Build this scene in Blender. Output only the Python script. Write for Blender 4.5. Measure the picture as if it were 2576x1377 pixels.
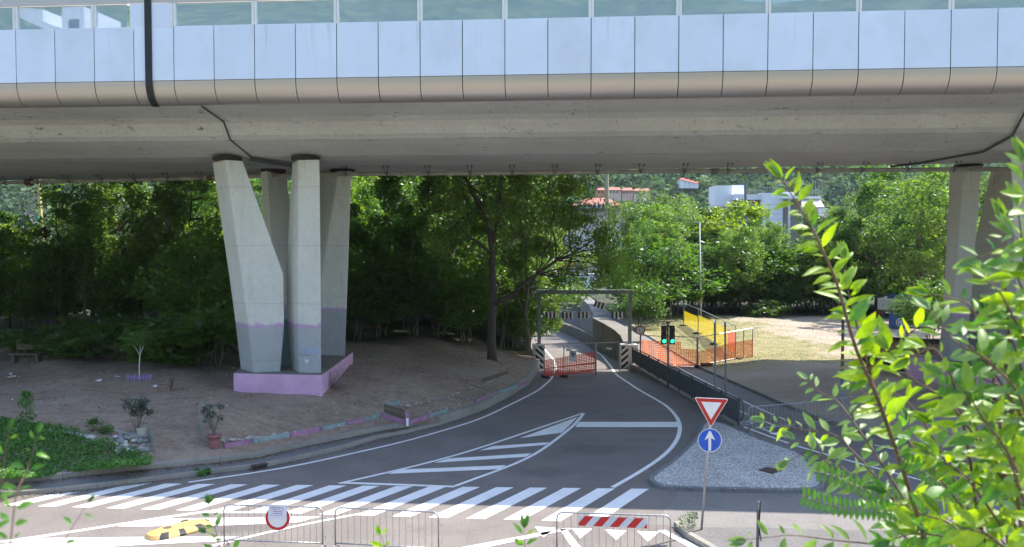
import bpy, bmesh, math, random
import numpy as np
from mathutils import Vector, Matrix
R = math.radians
for o in list(bpy.data.objects): bpy.data.objects.remove(o, do_unlink=True)
S = bpy.context.scene
C = S.collection
random.seed(7)
# ------------------------------------------------------------------ camera, sky, sun, exposure
CAMZ = 7.3; FP = 2100.0; PH = math.atan(68.5/2100)
cam = bpy.data.objects.new('camera', bpy.data.cameras.new('camera')); C.objects.link(cam)
cam.location = (0, 0, CAMZ); cam.rotation_euler = (R(90)-PH, 0, 0)
cam.data.sensor_width = 36; cam.data.lens = 36*FP/2576
cam.data.clip_start = 0.05; cam.data.clip_end = 5000
cam.data.dof.use_dof = True; cam.data.dof.focus_distance = 34; cam.data.dof.aperture_fstop = 5.0
S.camera = cam
SUN = Vector((.62, .31, 1.0)).normalized()
w = bpy.data.worlds.new('World'); S.world = w; w.use_nodes = True
nt = w.node_tree; bg = nt.nodes['Background']
sky = nt.nodes.new('ShaderNodeTexSky'); sky.sky_type = 'NISHITA'; sky.sun_disc = False
sky.sun_elevation = math.asin(SUN.z); sky.sun_rotation = math.atan2(SUN.x, SUN.y)
sky.air_density = 1.0; sky.dust_density = 1.0; sky.ozone_density = 1.2; sky.altitude = 200
nt.links.new(sky.outputs[0], bg.inputs[0]); bg.inputs[1].default_value = 0.15
sl = bpy.data.lights.new('sun', 'SUN'); sl.energy = 3.5; sl.angle = R(.53); sl.color = (1, .92, .82)
so = bpy.data.objects.new('sun', sl); C.objects.link(so)
so.rotation_euler = (-SUN).to_track_quat('-Z', 'Y').to_euler(); so.location = (40, 20, 80)
S.view_settings.view_transform = 'Standard'; S.view_settings.look = 'None'
S.view_settings.exposure = 1.6; S.view_settings.gamma = 1
S.cycles.max_bounces = 8; S.cycles.transparent_max_bounces = 24
S.cycles.sample_clamp_indirect = 6
# ------------------------------------------------------------------ pixel (2576 wide photo) -> world
def ray(x, y):
    a = (x-1288)/FP; b = (688.5-y)/FP
    return Vector((a, math.cos(PH)+b*math.sin(PH), -math.sin(PH)+b*math.cos(PH)))
def G(x, y, h=0.0):
    d = ray(x, y); t = (h-CAMZ)/d.z
    return Vector((d.x*t, d.y*t, h))
def D(x, y, Y):
    d = ray(x, y); t = Y/d.y
    return Vector((d.x*t, Y, CAMZ+d.z*t))
def XX(x, Y, h):
    c = Y*math.cos(PH)-(h-CAMZ)*math.sin(PH)
    return Vector(((x-1288)/FP*c, Y, h))
def hit(x, y, f, n=40):
    lo, hi = 6.0, 400.0      # march outwards
    d = ray(x, y); Y = 8.0; prev = Y
    while Y < 260:
        t = Y/d.y
        if CAMZ+d.z*t < f(d.x*t, Y): break
        prev = Y; Y += .5
    a, b = prev, Y
    for i in range(24):
        m = (a+b)/2; t = m/d.y
        if CAMZ+d.z*t < f(d.x*t, m): b = m
        else: a = m
    t = b/d.y
    return Vector((d.x*t, b, f(d.x*t, b)))
def lerp(a, b, t): return a+(b-a)*t
def interp(x, pts):
    if x <= pts[0][0]: return pts[0][1]
    for (a, b), (c, d) in zip(pts, pts[1:]):
        if x <= c: return b+(d-b)*(x-a)/(c-a)
    return pts[-1][1]
def sm(t): t = max(0, min(1, t)); return t*t*(3-2*t)
# ------------------------------------------------------------------ materials
MATS = {}
def newmat(name):
    m = bpy.data.materials.new(name); m.use_nodes = True
    t = m.node_tree; p = t.nodes['Principled BSDF']
    return m, t, p
def N(t, typ, **kw):
    n = t.nodes.new(typ)
    for k, v in kw.items(): setattr(n, k, v)
    return n
def ramp(t, fac, stops):
    r = N(t, 'ShaderNodeValToRGB'); e = r.color_ramp.elements
    while len(e) < len(stops): e.new(.5)
    for i, (pos, c) in enumerate(stops):
        e[i].position = pos; e[i].color = (c[0], c[1], c[2], 1) if isinstance(c, tuple) else (c, c, c, 1)
    t.links.new(fac, r.inputs[0]); return r.outputs[0]
def noise(t, scale, detail=4, rough=.6, vec=None, stretch=None, coord='Object'):
    n = N(t, 'ShaderNodeTexNoise'); n.inputs['Scale'].default_value = scale
    n.inputs['Detail'].default_value = detail; n.inputs['Roughness'].default_value = rough
    if vec is None:
        tc = N(t, 'ShaderNodeTexCoord'); vec = tc.outputs[coord]
    if stretch:
        mp = N(t, 'ShaderNodeMapping'); mp.inputs['Scale'].default_value = stretch
        t.links.new(vec, mp.inputs[0]); vec = mp.outputs[0]
    t.links.new(vec, n.inputs['Vector']); return n.outputs['Fac']
def mixc(t, fac, a, b, mode='MIX'):
    m = N(t, 'ShaderNodeMix', data_type='RGBA', blend_type=mode)
    for i, v in ((0, fac), (6, a), (7, b)):
        if isinstance(v, (int, float)): m.inputs[i].default_value = v
        elif isinstance(v, tuple): m.inputs[i].default_value = (v[0], v[1], v[2], 1)
        else: t.links.new(v, m.inputs[i])
    return m.outputs[2]
def math_(t, op, a, b=None):
    m = N(t, 'ShaderNodeMath', operation=op)
    for i, v in enumerate((a, b)):
        if v is None: continue
        if isinstance(v, (int, float)): m.inputs[i].default_value = v
        else: t.links.new(v, m.inputs[i])
    return m.outputs[0]
def bump(t, p, h, s=.3, d=.02):
    b = N(t, 'ShaderNodeBump'); b.inputs['Strength'].default_value = s; b.inputs['Distance'].default_value = d
    t.links.new(h, b.inputs['Height']); t.links.new(b.outputs[0], p.inputs['Normal'])
def M(name, c, rough=.7, c2=None, sc=3.0, var=.15, fine=0, bmp=0, metal=0, spec=.5, coat=0, world=False, stretch=None):
    """painted/mineral surface: colour varied by large noise and an optional fine grain"""
    if name in MATS: return MATS[name]
    m, t, p = newmat(name)
    co = 'Object'
    if world:
        g = N(t, 'ShaderNodeNewGeometry'); vec = g.outputs['Position']
    else: vec = None
    if c2 is None: c2 = tuple(v*(1-var) for v in c)
    f = noise(t, sc, 5, .62, vec, stretch)
    col = mixc(t, ramp(t, f, [(.32, 0.0), (.68, 1.0)]), c, c2)
    if fine:
        g2 = noise(t, fine, 2, .7, vec)
        col = mixc(t, 1.0, col, ramp(t, g2, [(.3, .72), (.7, 1.22)]), 'MULTIPLY')
        if bmp: bump(t, p, g2, bmp, .01)
    elif bmp: bump(t, p, noise(t, sc*6, 4, .6, vec), bmp, .02)
    t.links.new(col, p.inputs['Base Color'])
    p.inputs['Roughness'].default_value = rough; p.inputs['Metallic'].default_value = metal
    p.inputs['Specular IOR Level'].default_value = spec
    if coat: p.inputs['Coat Weight'].default_value = coat
    MATS[name] = m; return m
def leafmat(name, c, c2, trans=.5, hue=.05, gloss=.055, tcol=(1.5, 1.6, .55), mottle=0):
    if name in MATS: return MATS[name]
    m, t, p = newmat(name)
    t.nodes.remove(p)
    out = t.nodes['Material Output']
    a = N(t, 'ShaderNodeAttribute', attribute_name='tint')
    oi = N(t, 'ShaderNodeObjectInfo')
    col = mixc(t, a.outputs['Fac'], c, c2)
    if mottle:
        col = mixc(t, 1.0, col, ramp(t, noise(t, mottle, 4, .7), [(.3, .72), (.7, 1.2)]), 'MULTIPLY')
    k = math_(t, 'ADD', math_(t, 'MULTIPLY', oi.outputs['Random'], .5), .75)
    kk = N(t, 'ShaderNodeCombineColor'); 
    for i in range(3): t.links.new(k, kk.inputs[i])
    col = mixc(t, 1.0, col, kk.outputs[0], 'MULTIPLY')
    d = N(t, 'ShaderNodeBsdfDiffuse'); tr = N(t, 'ShaderNodeBsdfTranslucent'); gl = N(t, 'ShaderNodeBsdfGlossy')
    gl.inputs['Roughness'].default_value = .45; gl.inputs['Color'].default_value = (.75, .8, .8, 1)
    t.links.new(col, d.inputs[0])
    tc = mixc(t, 1.0, col, tcol, 'MULTIPLY'); t.links.new(tc, tr.inputs[0])
    m1 = N(t, 'ShaderNodeMixShader'); m1.inputs[0].default_value = trans
    t.links.new(d.outputs[0], m1.inputs[1]); t.links.new(tr.outputs[0], m1.inputs[2])
    m2 = N(t, 'ShaderNodeMixShader'); m2.inputs[0].default_value = gloss
    t.links.new(m1.outputs[0], m2.inputs[1]); t.links.new(gl.outputs[0], m2.inputs[2])
    t.links.new(m2.outputs[0], out.inputs[0]); MATS[name] = m; return m
# ------------------------------------------------------------------ mesh builder
class MB:
    def __init__(s): s.v = []; s.f = []; s.mi = []; s.cur = 0
    def quad(s, *p):
        i = len(s.v); s.v += [tuple(q) for q in p]; s.f.append(tuple(range(i, i+len(p)))); s.mi.append(s.cur)
    def box(s, c, d, rz=0, rx=0, ry=0):
        m = Matrix.Rotation(rz, 3, 'Z') @ Matrix.Rotation(ry, 3, 'Y') @ Matrix.Rotation(rx, 3, 'X')
        i = len(s.v); c = Vector(c)
        for a in (-.5, .5):
            for b in (-.5, .5):
                for e in (-.5, .5): s.v.append(tuple(c+m @ Vector((a*d[0], b*d[1], e*d[2]))))
        for f in ((0,1,3,2),(4,6,7,5),(0,4,5,1),(2,3,7,6),(0,2,6,4),(1,5,7,3)):
            s.f.append(tuple(i+k for k in f)); s.mi.append(s.cur)
    def bar(s, a, b, wd, ht, up=Vector((0,0,1))):
        a = Vector(a); b = Vector(b); d = (b-a).normalized(); sd = d.cross(up)
        if sd.length < 1e-4: sd = Vector((1,0,0))
        sd.normalize(); u = sd.cross(d); i = len(s.v)
        for p in (a, b):
            for k, l in ((-1,-1),(1,-1),(1,1),(-1,1)): s.v.append(tuple(p+sd*k*wd/2+u*l*ht/2))
        for f in ((3,2,1,0),(4,5,6,7),(0,1,5,4),(1,2,6,5),(2,3,7,6),(3,0,4,7)):
            s.f.append(tuple(i+k for k in f)); s.mi.append(s.cur)
    def tube(s, pts, r, n=8, cap=True):
        pts = [Vector(p) for p in pts]; rs = r if isinstance(r, (list, tuple)) else [r]*len(pts)
        base = len(s.v); ref = None
        for k, p in enumerate(pts):
            if k == 0: d = pts[1]-p
            elif k == len(pts)-1: d = p-pts[k-1]
            else: d = (pts[k+1]-pts[k-1])
            d.normalize()
            if ref is None:
                ref = d.orthogonal().normalized()
            else:
                ref = ref-d*ref.dot(d); ref.normalize()
            q = d.cross(ref)
            for j in range(n):
                a = 2*math.pi*j/n; s.v.append(tuple(p+(ref*math.cos(a)+q*math.sin(a))*rs[k]))
        for k in range(len(pts)-1):
            for j in range(n):
                a = base+k*n+j; b = base+k*n+(j+1) % n
                s.f.append((a, b, b+n, a+n)); s.mi.append(s.cur)
        if cap:
            s.f.append(tuple(base+j for j in reversed(range(n)))); s.mi.append(s.cur)
            s.f.append(tuple(base+(len(pts)-1)*n+j for j in range(n))); s.mi.append(s.cur)
    def prism(s, poly, vec):
        """closed polygon (3D points) extruded by vec"""
        vec = Vector(vec); n = len(poly); i = len(s.v)
        s.v += [tuple(p) for p in poly]+[tuple(Vector(p)+vec) for p in poly]
        s.f.append(tuple(i+k for k in reversed(range(n)))); s.mi.append(s.cur)
        s.f.append(tuple(i+n+k for k in range(n))); s.mi.append(s.cur)
        for k in range(n):
            s.f.append((i+k, i+(k+1) % n, i+n+(k+1) % n, i+n+k)); s.mi.append(s.cur)
    def grid(s, rows, close=False):
        i = len(s.v); n = len(rows[0])
        for r in rows: s.v += [tuple(p) for p in r]
        for a in range(len(rows)-1):
            for b in range(n-1 if not close else n):
                c = (b+1) % n
                s.f.append((i+a*n+b, i+a*n+c, i+(a+1)*n+c, i+(a+1)*n+b)); s.mi.append(s.cur)
    def disc(s, c, nrm, r, n=24, r0=0):
        c = Vector(c); nrm = Vector(nrm).normalized(); a = nrm.cross(Vector((0,0,1)))
        if a.length < .01: a = Vector((1,0,0))
        a.normalize(); b = nrm.cross(a)
        P = [c+(a*math.cos(2*math.pi*k/n)+b*math.sin(2*math.pi*k/n))*r for k in range(n)]
        if r0 == 0: s.quad(*P)
        else:
            Q = [c+(a*math.cos(2*math.pi*k/n)+b*math.sin(2*math.pi*k/n))*r0 for k in range(n)]
            for k in range(n): s.quad(P[k], P[(k+1) % n], Q[(k+1) % n], Q[k])
    def build(s, name, mat, parent=None, smooth=False, bevel=0):
        me = bpy.data.meshes.new(name); me.from_pydata(s.v, [], s.f)
        mats = mat if isinstance(mat, (list, tuple)) else [mat]
        for m in mats: me.materials.append(m)
        if len(mats) > 1: me.polygons.foreach_set('material_index', s.mi)
        bm = bmesh.new(); bm.from_mesh(me); bmesh.ops.recalc_face_normals(bm, faces=bm.faces); bm.to_mesh(me); bm.free()
        if smooth: me.shade_smooth()
        me.update()
        o = bpy.data.objects.new(name, me); C.objects.link(o)
        if bevel:
            b = o.modifiers.new('bevel', 'BEVEL'); b.width = bevel; b.segments = 2; b.limit_method = 'ANGLE'
        if parent:
            o.parent = parent; o.matrix_parent_inverse = Matrix.Translation(-parent.location) if parent.type == 'EMPTY' and parent.rotation_euler.z == 0 else parent.matrix_basis.inverted()
        return o
def tag(o, label=None, cat=None, group=None, kind=None):
    if label: o['label'] = label
    if cat: o['category'] = cat
    if group: o['group'] = group
    if kind: o['kind'] = kind
    return o
def E(name, loc, label, cat, group=None):
    o = bpy.data.objects.new(name, None); C.objects.link(o); o.location = loc; o.empty_display_size = .2
    return tag(o, label, cat, group)
def struct(name, mb, mat, **k): return tag(mb.build(name, mat, **k), kind='structure')
def copy_tree(o, parent=None):
    c = o.copy(); C.objects.link(c)
    if parent:
        c.parent = parent; c.matrix_parent_inverse = o.matrix_parent_inverse.copy()
    for ch in list(o.children):
        copy_tree(ch, c)
    return c
def text_mesh(txt, size, loc, right, up, ext=.002):
    """writing as mesh faces in the plane (right, up)"""
    cu = bpy.data.curves.new('t', 'FONT'); cu.body = txt; cu.size = size; cu.align_x = 'CENTER'; cu.align_y = 'CENTER'
    ob = bpy.data.objects.new('t', cu); C.objects.link(ob)
    dg = bpy.context.evaluated_depsgraph_get(); me = bpy.data.meshes.new_from_object(ob.evaluated_get(dg))
    vs = [Vector(loc)+Vector(right)*v.co.x+Vector(up)*v.co.y for v in me.vertices]
    fs = [tuple(p.vertices) for p in me.polygons]
    bpy.data.objects.remove(ob); return vs, fs
def add_text(mb, *a):
    vs, fs = text_mesh(*a); i = len(mb.v); mb.v += [tuple(v) for v in vs]
    for f in fs: mb.f.append(tuple(i+k for k in f)); mb.mi.append(mb.cur)
# ------------------------------------------------------------------ material palette
def asphalt(name, c, c2, sc=.6, stain=None):
    if name in MATS: return MATS[name]
    m, t, p = newmat(name); g = N(t, 'ShaderNodeNewGeometry').outputs['Position']
    col = mixc(t, ramp(t, noise(t, sc, 5, .6, g), [(.3, 0.0), (.7, 1.0)]), c, c2)
    st = noise(t, .35, 6, .7, g, (1, .25, 1)); col = mixc(t, ramp(t, st, [(.55, 0.0), (.75, .35)]), col, tuple(v*.6 for v in c))
    fg = noise(t, 45, 2, .8, g); col = mixc(t, 1.0, col, ramp(t, fg, [(.3, .6), (.7, 1.4)]), 'MULTIPLY')
    f2 = noise(t, 16, 3, .85, g); col = mixc(t, 1.0, col, ramp(t, f2, [(.3, .78), (.7, 1.22)]), 'MULTIPLY')
    pt = N(t, 'ShaderNodeTexVoronoi'); pt.inputs['Scale'].default_value = .09; pt.inputs['Randomness'].default_value = .8; t.links.new(g, pt.inputs['Vector'])
    sp = N(t, 'ShaderNodeSeparateColor'); t.links.new(pt.outputs['Color'], sp.inputs[0]); col = mixc(t, 1.0, col, ramp(t, sp.outputs[0], [(0.0, .93), (1.0, 1.06)]), 'MULTIPLY')
    oil = noise(t, 1.7, 4, .7, g, (1, .5, 1)); col = mixc(t, ramp(t, oil, [(.66, 0.0), (.74, .35)]), col, tuple(v*.45 for v in c))
    if stain:
        for (sx_, sy_, rx_, ry_) in stain:
            vm = N(t, 'ShaderNodeVectorMath', operation='SUBTRACT'); t.links.new(g, vm.inputs[0]); vm.inputs[1].default_value = (sx_, sy_, 0)
            vs = N(t, 'ShaderNodeVectorMath', operation='MULTIPLY'); t.links.new(vm.outputs[0], vs.inputs[0]); vs.inputs[1].default_value = (1/rx_, 1/ry_, 0)
            ln = N(t, 'ShaderNodeVectorMath', operation='LENGTH'); t.links.new(vs.outputs[0], ln.inputs[0])
            dd = math_(t, 'ADD', ln.outputs['Value'], math_(t, 'MULTIPLY', math_(t, 'SUBTRACT', noise(t, 1.4, 4, .7, g), .5), 1.6))
            col = mixc(t, ramp(t, dd, [(.6, .30), (1.05, 0.0)]), col, (.035, .032, .032))
    cr = N(t, 'ShaderNodeTexVoronoi', feature='DISTANCE_TO_EDGE'); cr.inputs['Scale'].default_value = .22
    wv = N(t, 'ShaderNodeVectorMath', operation='ADD'); nn = N(t, 'ShaderNodeTexNoise'); nn.inputs['Scale'].default_value = 1.2; nn.inputs['Detail'].default_value = 4
    t.links.new(g, nn.inputs[0]); t.links.new(g, wv.inputs[0]); t.links.new(nn.outputs['Color'], wv.inputs[1]); t.links.new(wv.outputs[0], cr.inputs['Vector'])
    ck = ramp(t, cr.outputs['Distance'], [(0.0, .6), (.006, 1.0)]); col = mixc(t, .45, col, mixc(t, 1.0, col, ck, 'MULTIPLY'))
    t.links.new(col, p.inputs['Base Color']); p.inputs['Roughness'].default_value = .85
    bump(t, p, fg, .35, .008); MATS[name] = m; return m
def concrete(name, c, c2, pock=0, streak=0):
    if name in MATS: return MATS[name]
    m, t, p = newmat(name); g = N(t, 'ShaderNodeNewGeometry').outputs['Position']
    col = mixc(t, ramp(t, noise(t, .45, 6, .65, g), [(.3, 0.0), (.7, 1.0)]), c, c2)
    col = mixc(t, 1.0, col, ramp(t, noise(t, 7, 4, .7, g), [(.25, .86), (.75, 1.1)]), 'MULTIPLY')
    if streak:
        s_ = noise(t, 2.2, 5, .7, g, (2.2, 2.2, .12)); col = mixc(t, ramp(t, s_, [(.5, 0.0), (.75, streak)]), col, tuple(v*.45 for v in c))
    if pock:
        v = noise(t, 4.2, 3, .8, g, (.5, 1, 1)); reg = noise(t, .35, 3, .6, g)
        f = math_(t, 'MULTIPLY', ramp(t, v, [(.625, 0.0), (.66, 1.0)]), ramp(t, reg, [(.44, 0.0), (.56, 1.0)]))
        big = noise(t, .22, 5, .65, g, (.5, 1.4, 1)); col = mixc(t, ramp(t, big, [(.45, 0.0), (.68, .5)]), col, tuple(v_*.68 for v_ in c))
        col = mixc(t, math_(t, 'MULTIPLY', f, pock), col, tuple(v*.3 for v in c))
    t.links.new(col, p.inputs['Base Color']); p.inputs['Roughness'].default_value = .85
    bump(t, p, noise(t, 14, 4, .7, g), .25, .01); MATS[name] = m; return m
A_road = asphalt('asphalt_main', (.138, .122, .113), (.190, .168, .155), stain=[(G(1372,1188).x, G(1372,1188).y, .9, .75), (G(1500,1130).x, G(1500,1130).y, 1.6, .9), (G(560,1330).x, G(560,1330).y, 2.0, .5)])
A_path = asphalt('asphalt_path', (.15, .142, .14), (.19, .18, .176), 1.0)
A_side = asphalt('asphalt_pavement', (.13, .13, .135), (.17, .165, .165), 1.0)
K_sof = concrete('soffit_concrete', (.52, .51, .48), (.60, .59, .56), pock=.9)
K_kerb = concrete('kerb_stone', (.33, .31, .27), (.20, .19, .16), streak=.4)
K_wall = concrete('weathered_concrete', (.25, .225, .185), (.13, .12, .10), streak=.85)
def paintmat():
    m, t, p = newmat('worn_road_paint'); g = N(t, 'ShaderNodeNewGeometry').outputs['Position']
    col = mixc(t, ramp(t, noise(t, 1.3, 5, .7, g), [(.3, 0.0), (.7, 1.0)]), (.84, .84, .84), (.70, .70, .69))
    w_ = ramp(t, noise(t, 26, 4, .8, g), [(.60, 0.0), (.66, 1.0)]); r_ = ramp(t, noise(t, .8, 4, .7, g), [(.40, 0.0), (.65, .8)])
    col = mixc(t, math_(t, 'MULTIPLY', w_, r_), col, (.22, .21, .20))
    t.links.new(col, p.inputs['Base Color']); p.inputs['Roughness'].default_value = .6; return m
W_paint = paintmat() if True else M('road_paint', (.84, .84, .84), .6, (.74, .74, .73), 2.0, fine=30, world=True)
steel = M('galvanised_steel', (.42, .43, .44), .42, (.30, .31, .32), 6, metal=.6)
darksteel = M('dark_painted_steel', (.045, .055, .062), .5, (.07, .08, .085), 5)
greysteel = M('grey_painted_steel', (.17, .185, .20), .5, (.12, .13, .145), 4)
white = M('white_panel', (.78, .79, .80), .35, (.70, .70, .70), 1.5)
black = M('black_rubber', (.02, .02, .022), .75, (.04, .04, .04), 8)
red = M('sign_red', (.55, .02, .02), .4, (.48, .02, .02), 4)
blue = M('sign_blue', (.01, .10, .55), .4, (.01, .08, .48), 4)
wht = M('sign_white', (.80, .80, .80), .4, (.74, .74, .74), 4)
# ================================================================== TERRAIN
def hr(X, Y):                       # road and ramp
    if Y < 36: return 0.0
    if Y < 51: return -.002*(Y-36)**2
    if Y < 130: return -.45-.06*(Y-51)
    if Y < 160: return -5.19+.01*(Y-130)
    return -4.89+.022*(Y-160)
def Rd(x, y): return hit(x, y, hr)
# kerb lines, read off as photo positions
inner_px = [(-900,1290),(-400,1240),(0,1204),(158,1188),(316,1172),(387,1165),(553,1149),(647,1137),(753,1113),(871,1090),(958,1072)]
outer_px = [(-900,1340),(-400,1290),(0,1251),(138,1240),(245,1228),(395,1210),(514,1194),(632,1180),(673,1174),(753,1157),(871,1129),(950,1105),(1025,1090),(1108,1070),(1203,1038),(1229,1026),(1288,995),(1331,967),(1363,937)]
OUT = [Rd(*p) for p in outer_px]; OUT[-1] = Vector((1.75, 52.6, hr(0, 52.6)))
INN = [G(x, y, .28) for x, y in inner_px]
INN += [G(1036, 1062, .28)]
def offs(pts, d):
    r = []
    for i, p in enumerate(pts):
        a = pts[max(0, i-1)]; b = pts[min(len(pts)-1, i+1)]; t = (b-a); t.z = 0; t.normalize()
        r.append(p+Vector((-t.y, t.x, 0))*d)
    return r
tail = offs(OUT[13:], .22)
MC = [Vector((p.x, p.y, 0)) for p in INN]+[Vector((p.x, p.y, 0)) for p in tail]+[Vector((1.4, 54.5, 0)), Vector((1.3, 60, 0)), Vector((1.3, 80, 0)), Vector((1.3, 110, 0)), Vector((1.0, 150, 0)), Vector((.5, 200, 0)), Vector((0, 300, 0))]
def dist_curb(X, Y):
    best = 1e9
    for a, b in zip(MC, MC[1:]):
        dx, dy = b.x-a.x, b.y-a.y; L = dx*dx+dy*dy
        t = max(0, min(1, ((X-a.x)*dx+(Y-a.y)*dy)/L)); d = math.hypot(X-a.x-t*dx, Y-a.y-t*dy)
        if d < best: best = d
    return best
def wob(X, Y): return .15*math.sin(X*.55+1.3)*math.cos(Y*.41+.4)+.09*math.sin(X*1.3+Y*.9)+.045*math.sin(X*3.1-Y*2.3)
def hm(X, Y):
    d = dist_curb(X, Y)
    return .27+1.12*(1-math.exp(-(d/3.1)**1.35))+wob(X, Y)*min(1, d/2)
def Md(x, y): return hit(x, y, hm)
def resample(pts, step):
    out = []
    for a, b in zip(pts, pts[1:]):
        n = max(1, int((b-a).length/step))
        for k in range(n): out.append(a.lerp(b, k/n))
    out.append(pts[-1]); return out
Cs = resample(MC, .8)[:]
Cs = [p for i, p in enumerate(Cs) if p.y < 60 or i % 6 == 0]
n = len(Cs); rows = []
svals = [0]+[.0022*(1.09**k-1)/.09*1.0 for k in range(1, 200)]
svals = [s for s in svals if s < 1]+[1]
for s in svals:
    row = []
    for i, c in enumerate(Cs):
        u = i/(n-1); F = Vector((-230+230*u**1.2, 300, 0)) if c.y < 299 else c+Vector((-.1, 0, 0))
        p = c.lerp(F, s); row.append((p.x, p.y, hm(p.x, p.y)+random.uniform(-.012, .012)))
    rows.append(row)
mb = MB(); mb.grid(rows)
mb.grid([[(c.x, c.y, -7) for c in Cs], [(c.x, c.y, rows[0][i][2]) for i, c in enumerate(Cs)]])
def dirtmat():
    m, t, p = newmat('trodden_earth'); g = N(t, 'ShaderNodeNewGeometry').outputs['Position']
    col = mixc(t, ramp(t, noise(t, .5, 6, .65, g), [(.3, 0.0), (.7, 1.0)]), (.30, .215, .16), (.39, .295, .225))
    col = mixc(t, ramp(t, noise(t, .9, 5, .7, g, (.4, 1.5, 1)), [(.55, 0.0), (.75, .6)]), col, (.19, .15, .125))
    col = mixc(t, 1.0, col, ramp(t, noise(t, 22, 3, .8, g), [(.3, .68), (.7, 1.3)]), 'MULTIPLY')
    col = mixc(t, 1.0, col, ramp(t, noise(t, 2.6, 7, .78, g), [(.32, .66), (.68, 1.22)]), 'MULTIPLY')
    tk = noise(t, 1.4, 6, .7, g, (.22, 1.6, 1)); col = mixc(t, ramp(t, tk, [(.5, 0.0), (.64, .45)]), col, (.17, .125, .095))
    pl_ = noise(t, .28, 5, .6, g, (.6, 1.3, 1)); col = mixc(t, ramp(t, pl_, [(.52, 0.0), (.7, .5)]), col, (.42, .33, .26))
    col = mixc(t, ramp(t, noise(t, 6, 2, .5, g), [(.66, 0.0), (.73, .8)]), col, (.44, .40, .35))
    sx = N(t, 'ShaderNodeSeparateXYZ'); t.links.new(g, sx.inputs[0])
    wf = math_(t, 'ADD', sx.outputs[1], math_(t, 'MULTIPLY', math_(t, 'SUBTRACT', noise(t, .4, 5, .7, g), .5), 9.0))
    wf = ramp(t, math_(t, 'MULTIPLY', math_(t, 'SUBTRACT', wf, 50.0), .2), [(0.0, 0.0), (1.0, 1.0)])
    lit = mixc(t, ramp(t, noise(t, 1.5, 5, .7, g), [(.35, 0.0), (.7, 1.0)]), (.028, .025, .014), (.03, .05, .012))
    col = mixc(t, wf, col, lit)  # leaf litter and grass, coloured darker still to stand for tree shade
    t.links.new(col, p.inputs['Base Color']); p.inputs['Roughness'].default_value = .95
    bump(t, p, noise(t, 5, 7, .75, g), 1.0, .09); return m
dirt = dirtmat()
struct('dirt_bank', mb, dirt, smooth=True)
# road sheets
mb = MB(); mb.quad((-160,4,0),(160,4,0),(160,36,0),(-160,36,0)); struct('road', mb, A_road)
mb = MB(); mb.grid([[(-7, Y, hr(0, Y)), (9.6, Y, hr(0, Y))] for Y in [36+k*.75 for k in range(0, 40)]+[67+5*k for k in range(60)]]); struct('ramp_road', mb, A_road, smooth=True)
# pavement and kerbs on the left
def along(px, h=None):
    return [Rd(*p) if h is None else G(p[0], p[1], h) for p in px]
o_ = resample(OUT[:14], .5); PI_ = resample([Vector((p.x, p.y, 0)) for p in INN], .5)
mb = MB(); rows = []
for k in range(81):
    a = o_[int(k/80*(len(o_)-1))]; b = PI_[int(k/80*(len(PI_)-1))]; rows.append([(a.x, a.y, .115), (b.x, b.y, .125)])
mb.grid(rows); struct('pavement', mb, A_side)
def kerb_run(name, pts, wd, top, mat, side=1, stone=1.0, gap=.012, bottom=-.05):
    mb = MB(); L = resample(pts, stone)
    for a, b in zip(L, L[1:]):
        a = Vector(a); b = Vector(b); d = (b-a); d.z = 0
        if d.length < .05: continue
        d.normalize(); nrm = Vector((-d.y, d.x, 0))*side
        a = a+d*gap/2; b = b-d*gap/2; j = random.uniform(-.006, .006)
        t0 = top(a) if callable(top) else top; t1 = top(b) if callable(top) else top
        P = [a+Vector((0,0,0)), b, b+nrm*wd, a+nrm*wd]
        lo = [Vector((q.x, q.y, (t0 if i in (0, 3) else t1)-.6)) for i, q in enumerate(P)]
        hi = [Vector((q.x, q.y, (t0 if i in (0, 3) else t1)+j)) for i, q in enumerate(P)]
        ins = .018; hi2 = [hi[0]+nrm*ins, hi[1]+nrm*ins, hi[2], hi[3]]
        lo2 = [Vector((q.x, q.y, q.z-.02)) for q in hi]
        mb.quad(lo[0], lo[1], lo2[1], lo2[0]); mb.quad(lo2[0], lo2[1], hi2[1], hi2[0]); mb.quad(hi2[0], hi2[1], hi2[2], hi2[3])
        mb.quad(lo[1], lo[2], hi[2], hi2[1], lo2[1]); mb.quad(lo[3], lo[0], lo2[0], hi2[0], hi[3]); mb.quad(lo[2], lo[3], hi[3], hi[2])
    return struct(name, mb, mat)
kerb_run('kerb', OUT[:14], .14, .13, K_kerb)
kerb_run('kerb', [Vector((p.x, p.y, 0)) for p in offs(INN, -.16)], .2, .29, K_kerb)
kerb_run('kerb', OUT[13:], .26, lambda p: .34+hr(0, p.y)*.3, K_kerb, stone=1.6)
# ---- right of the ramp
def LX(Y): return interp(Y, [(33.3, 9.15), (53.4, 7.75), (54.8, 8.2), (72, 7.75), (100, 9.3), (140, 10), (300, 12)])
def KX(Y): return interp(Y, [(30.0, 14.9), (32.7, 13.6), (34.4, 13.0), (38.7, 12.4), (51.1, 11.46), (63.6, 11.05), (71, 10.6), (80, 10.3), (100, 10.6), (300, 13)])
def hp(Y): return interp(Y, [(32, .0), (33.5, .004), (42, -.06), (50, -.18), (56, -.15), (66, .02), (80, .25), (300, .3)])
def hd(X, Y):
    k = sm((X-KX(Y)-.2)/5.0); b = hp(Y)+.11
    return lerp(b, .38, k)*sm((Y-29.5)/3)+wob(X*.7, Y*.7)*.5*k*sm((Y-31)/5)
def hdp(X, Y): return hp(Y) if X < KX(Y) else hd(X, Y)
mb = MB(); Ys = [33.2+k*.8 for k in range(0, 60)]+[82+6*k for k in range(36)]
mb.grid([[(LX(Y)-.1, Y, hp(Y)+.004), (KX(Y)+.05, Y, hp(Y)+.004)] for Y in Ys])
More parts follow.
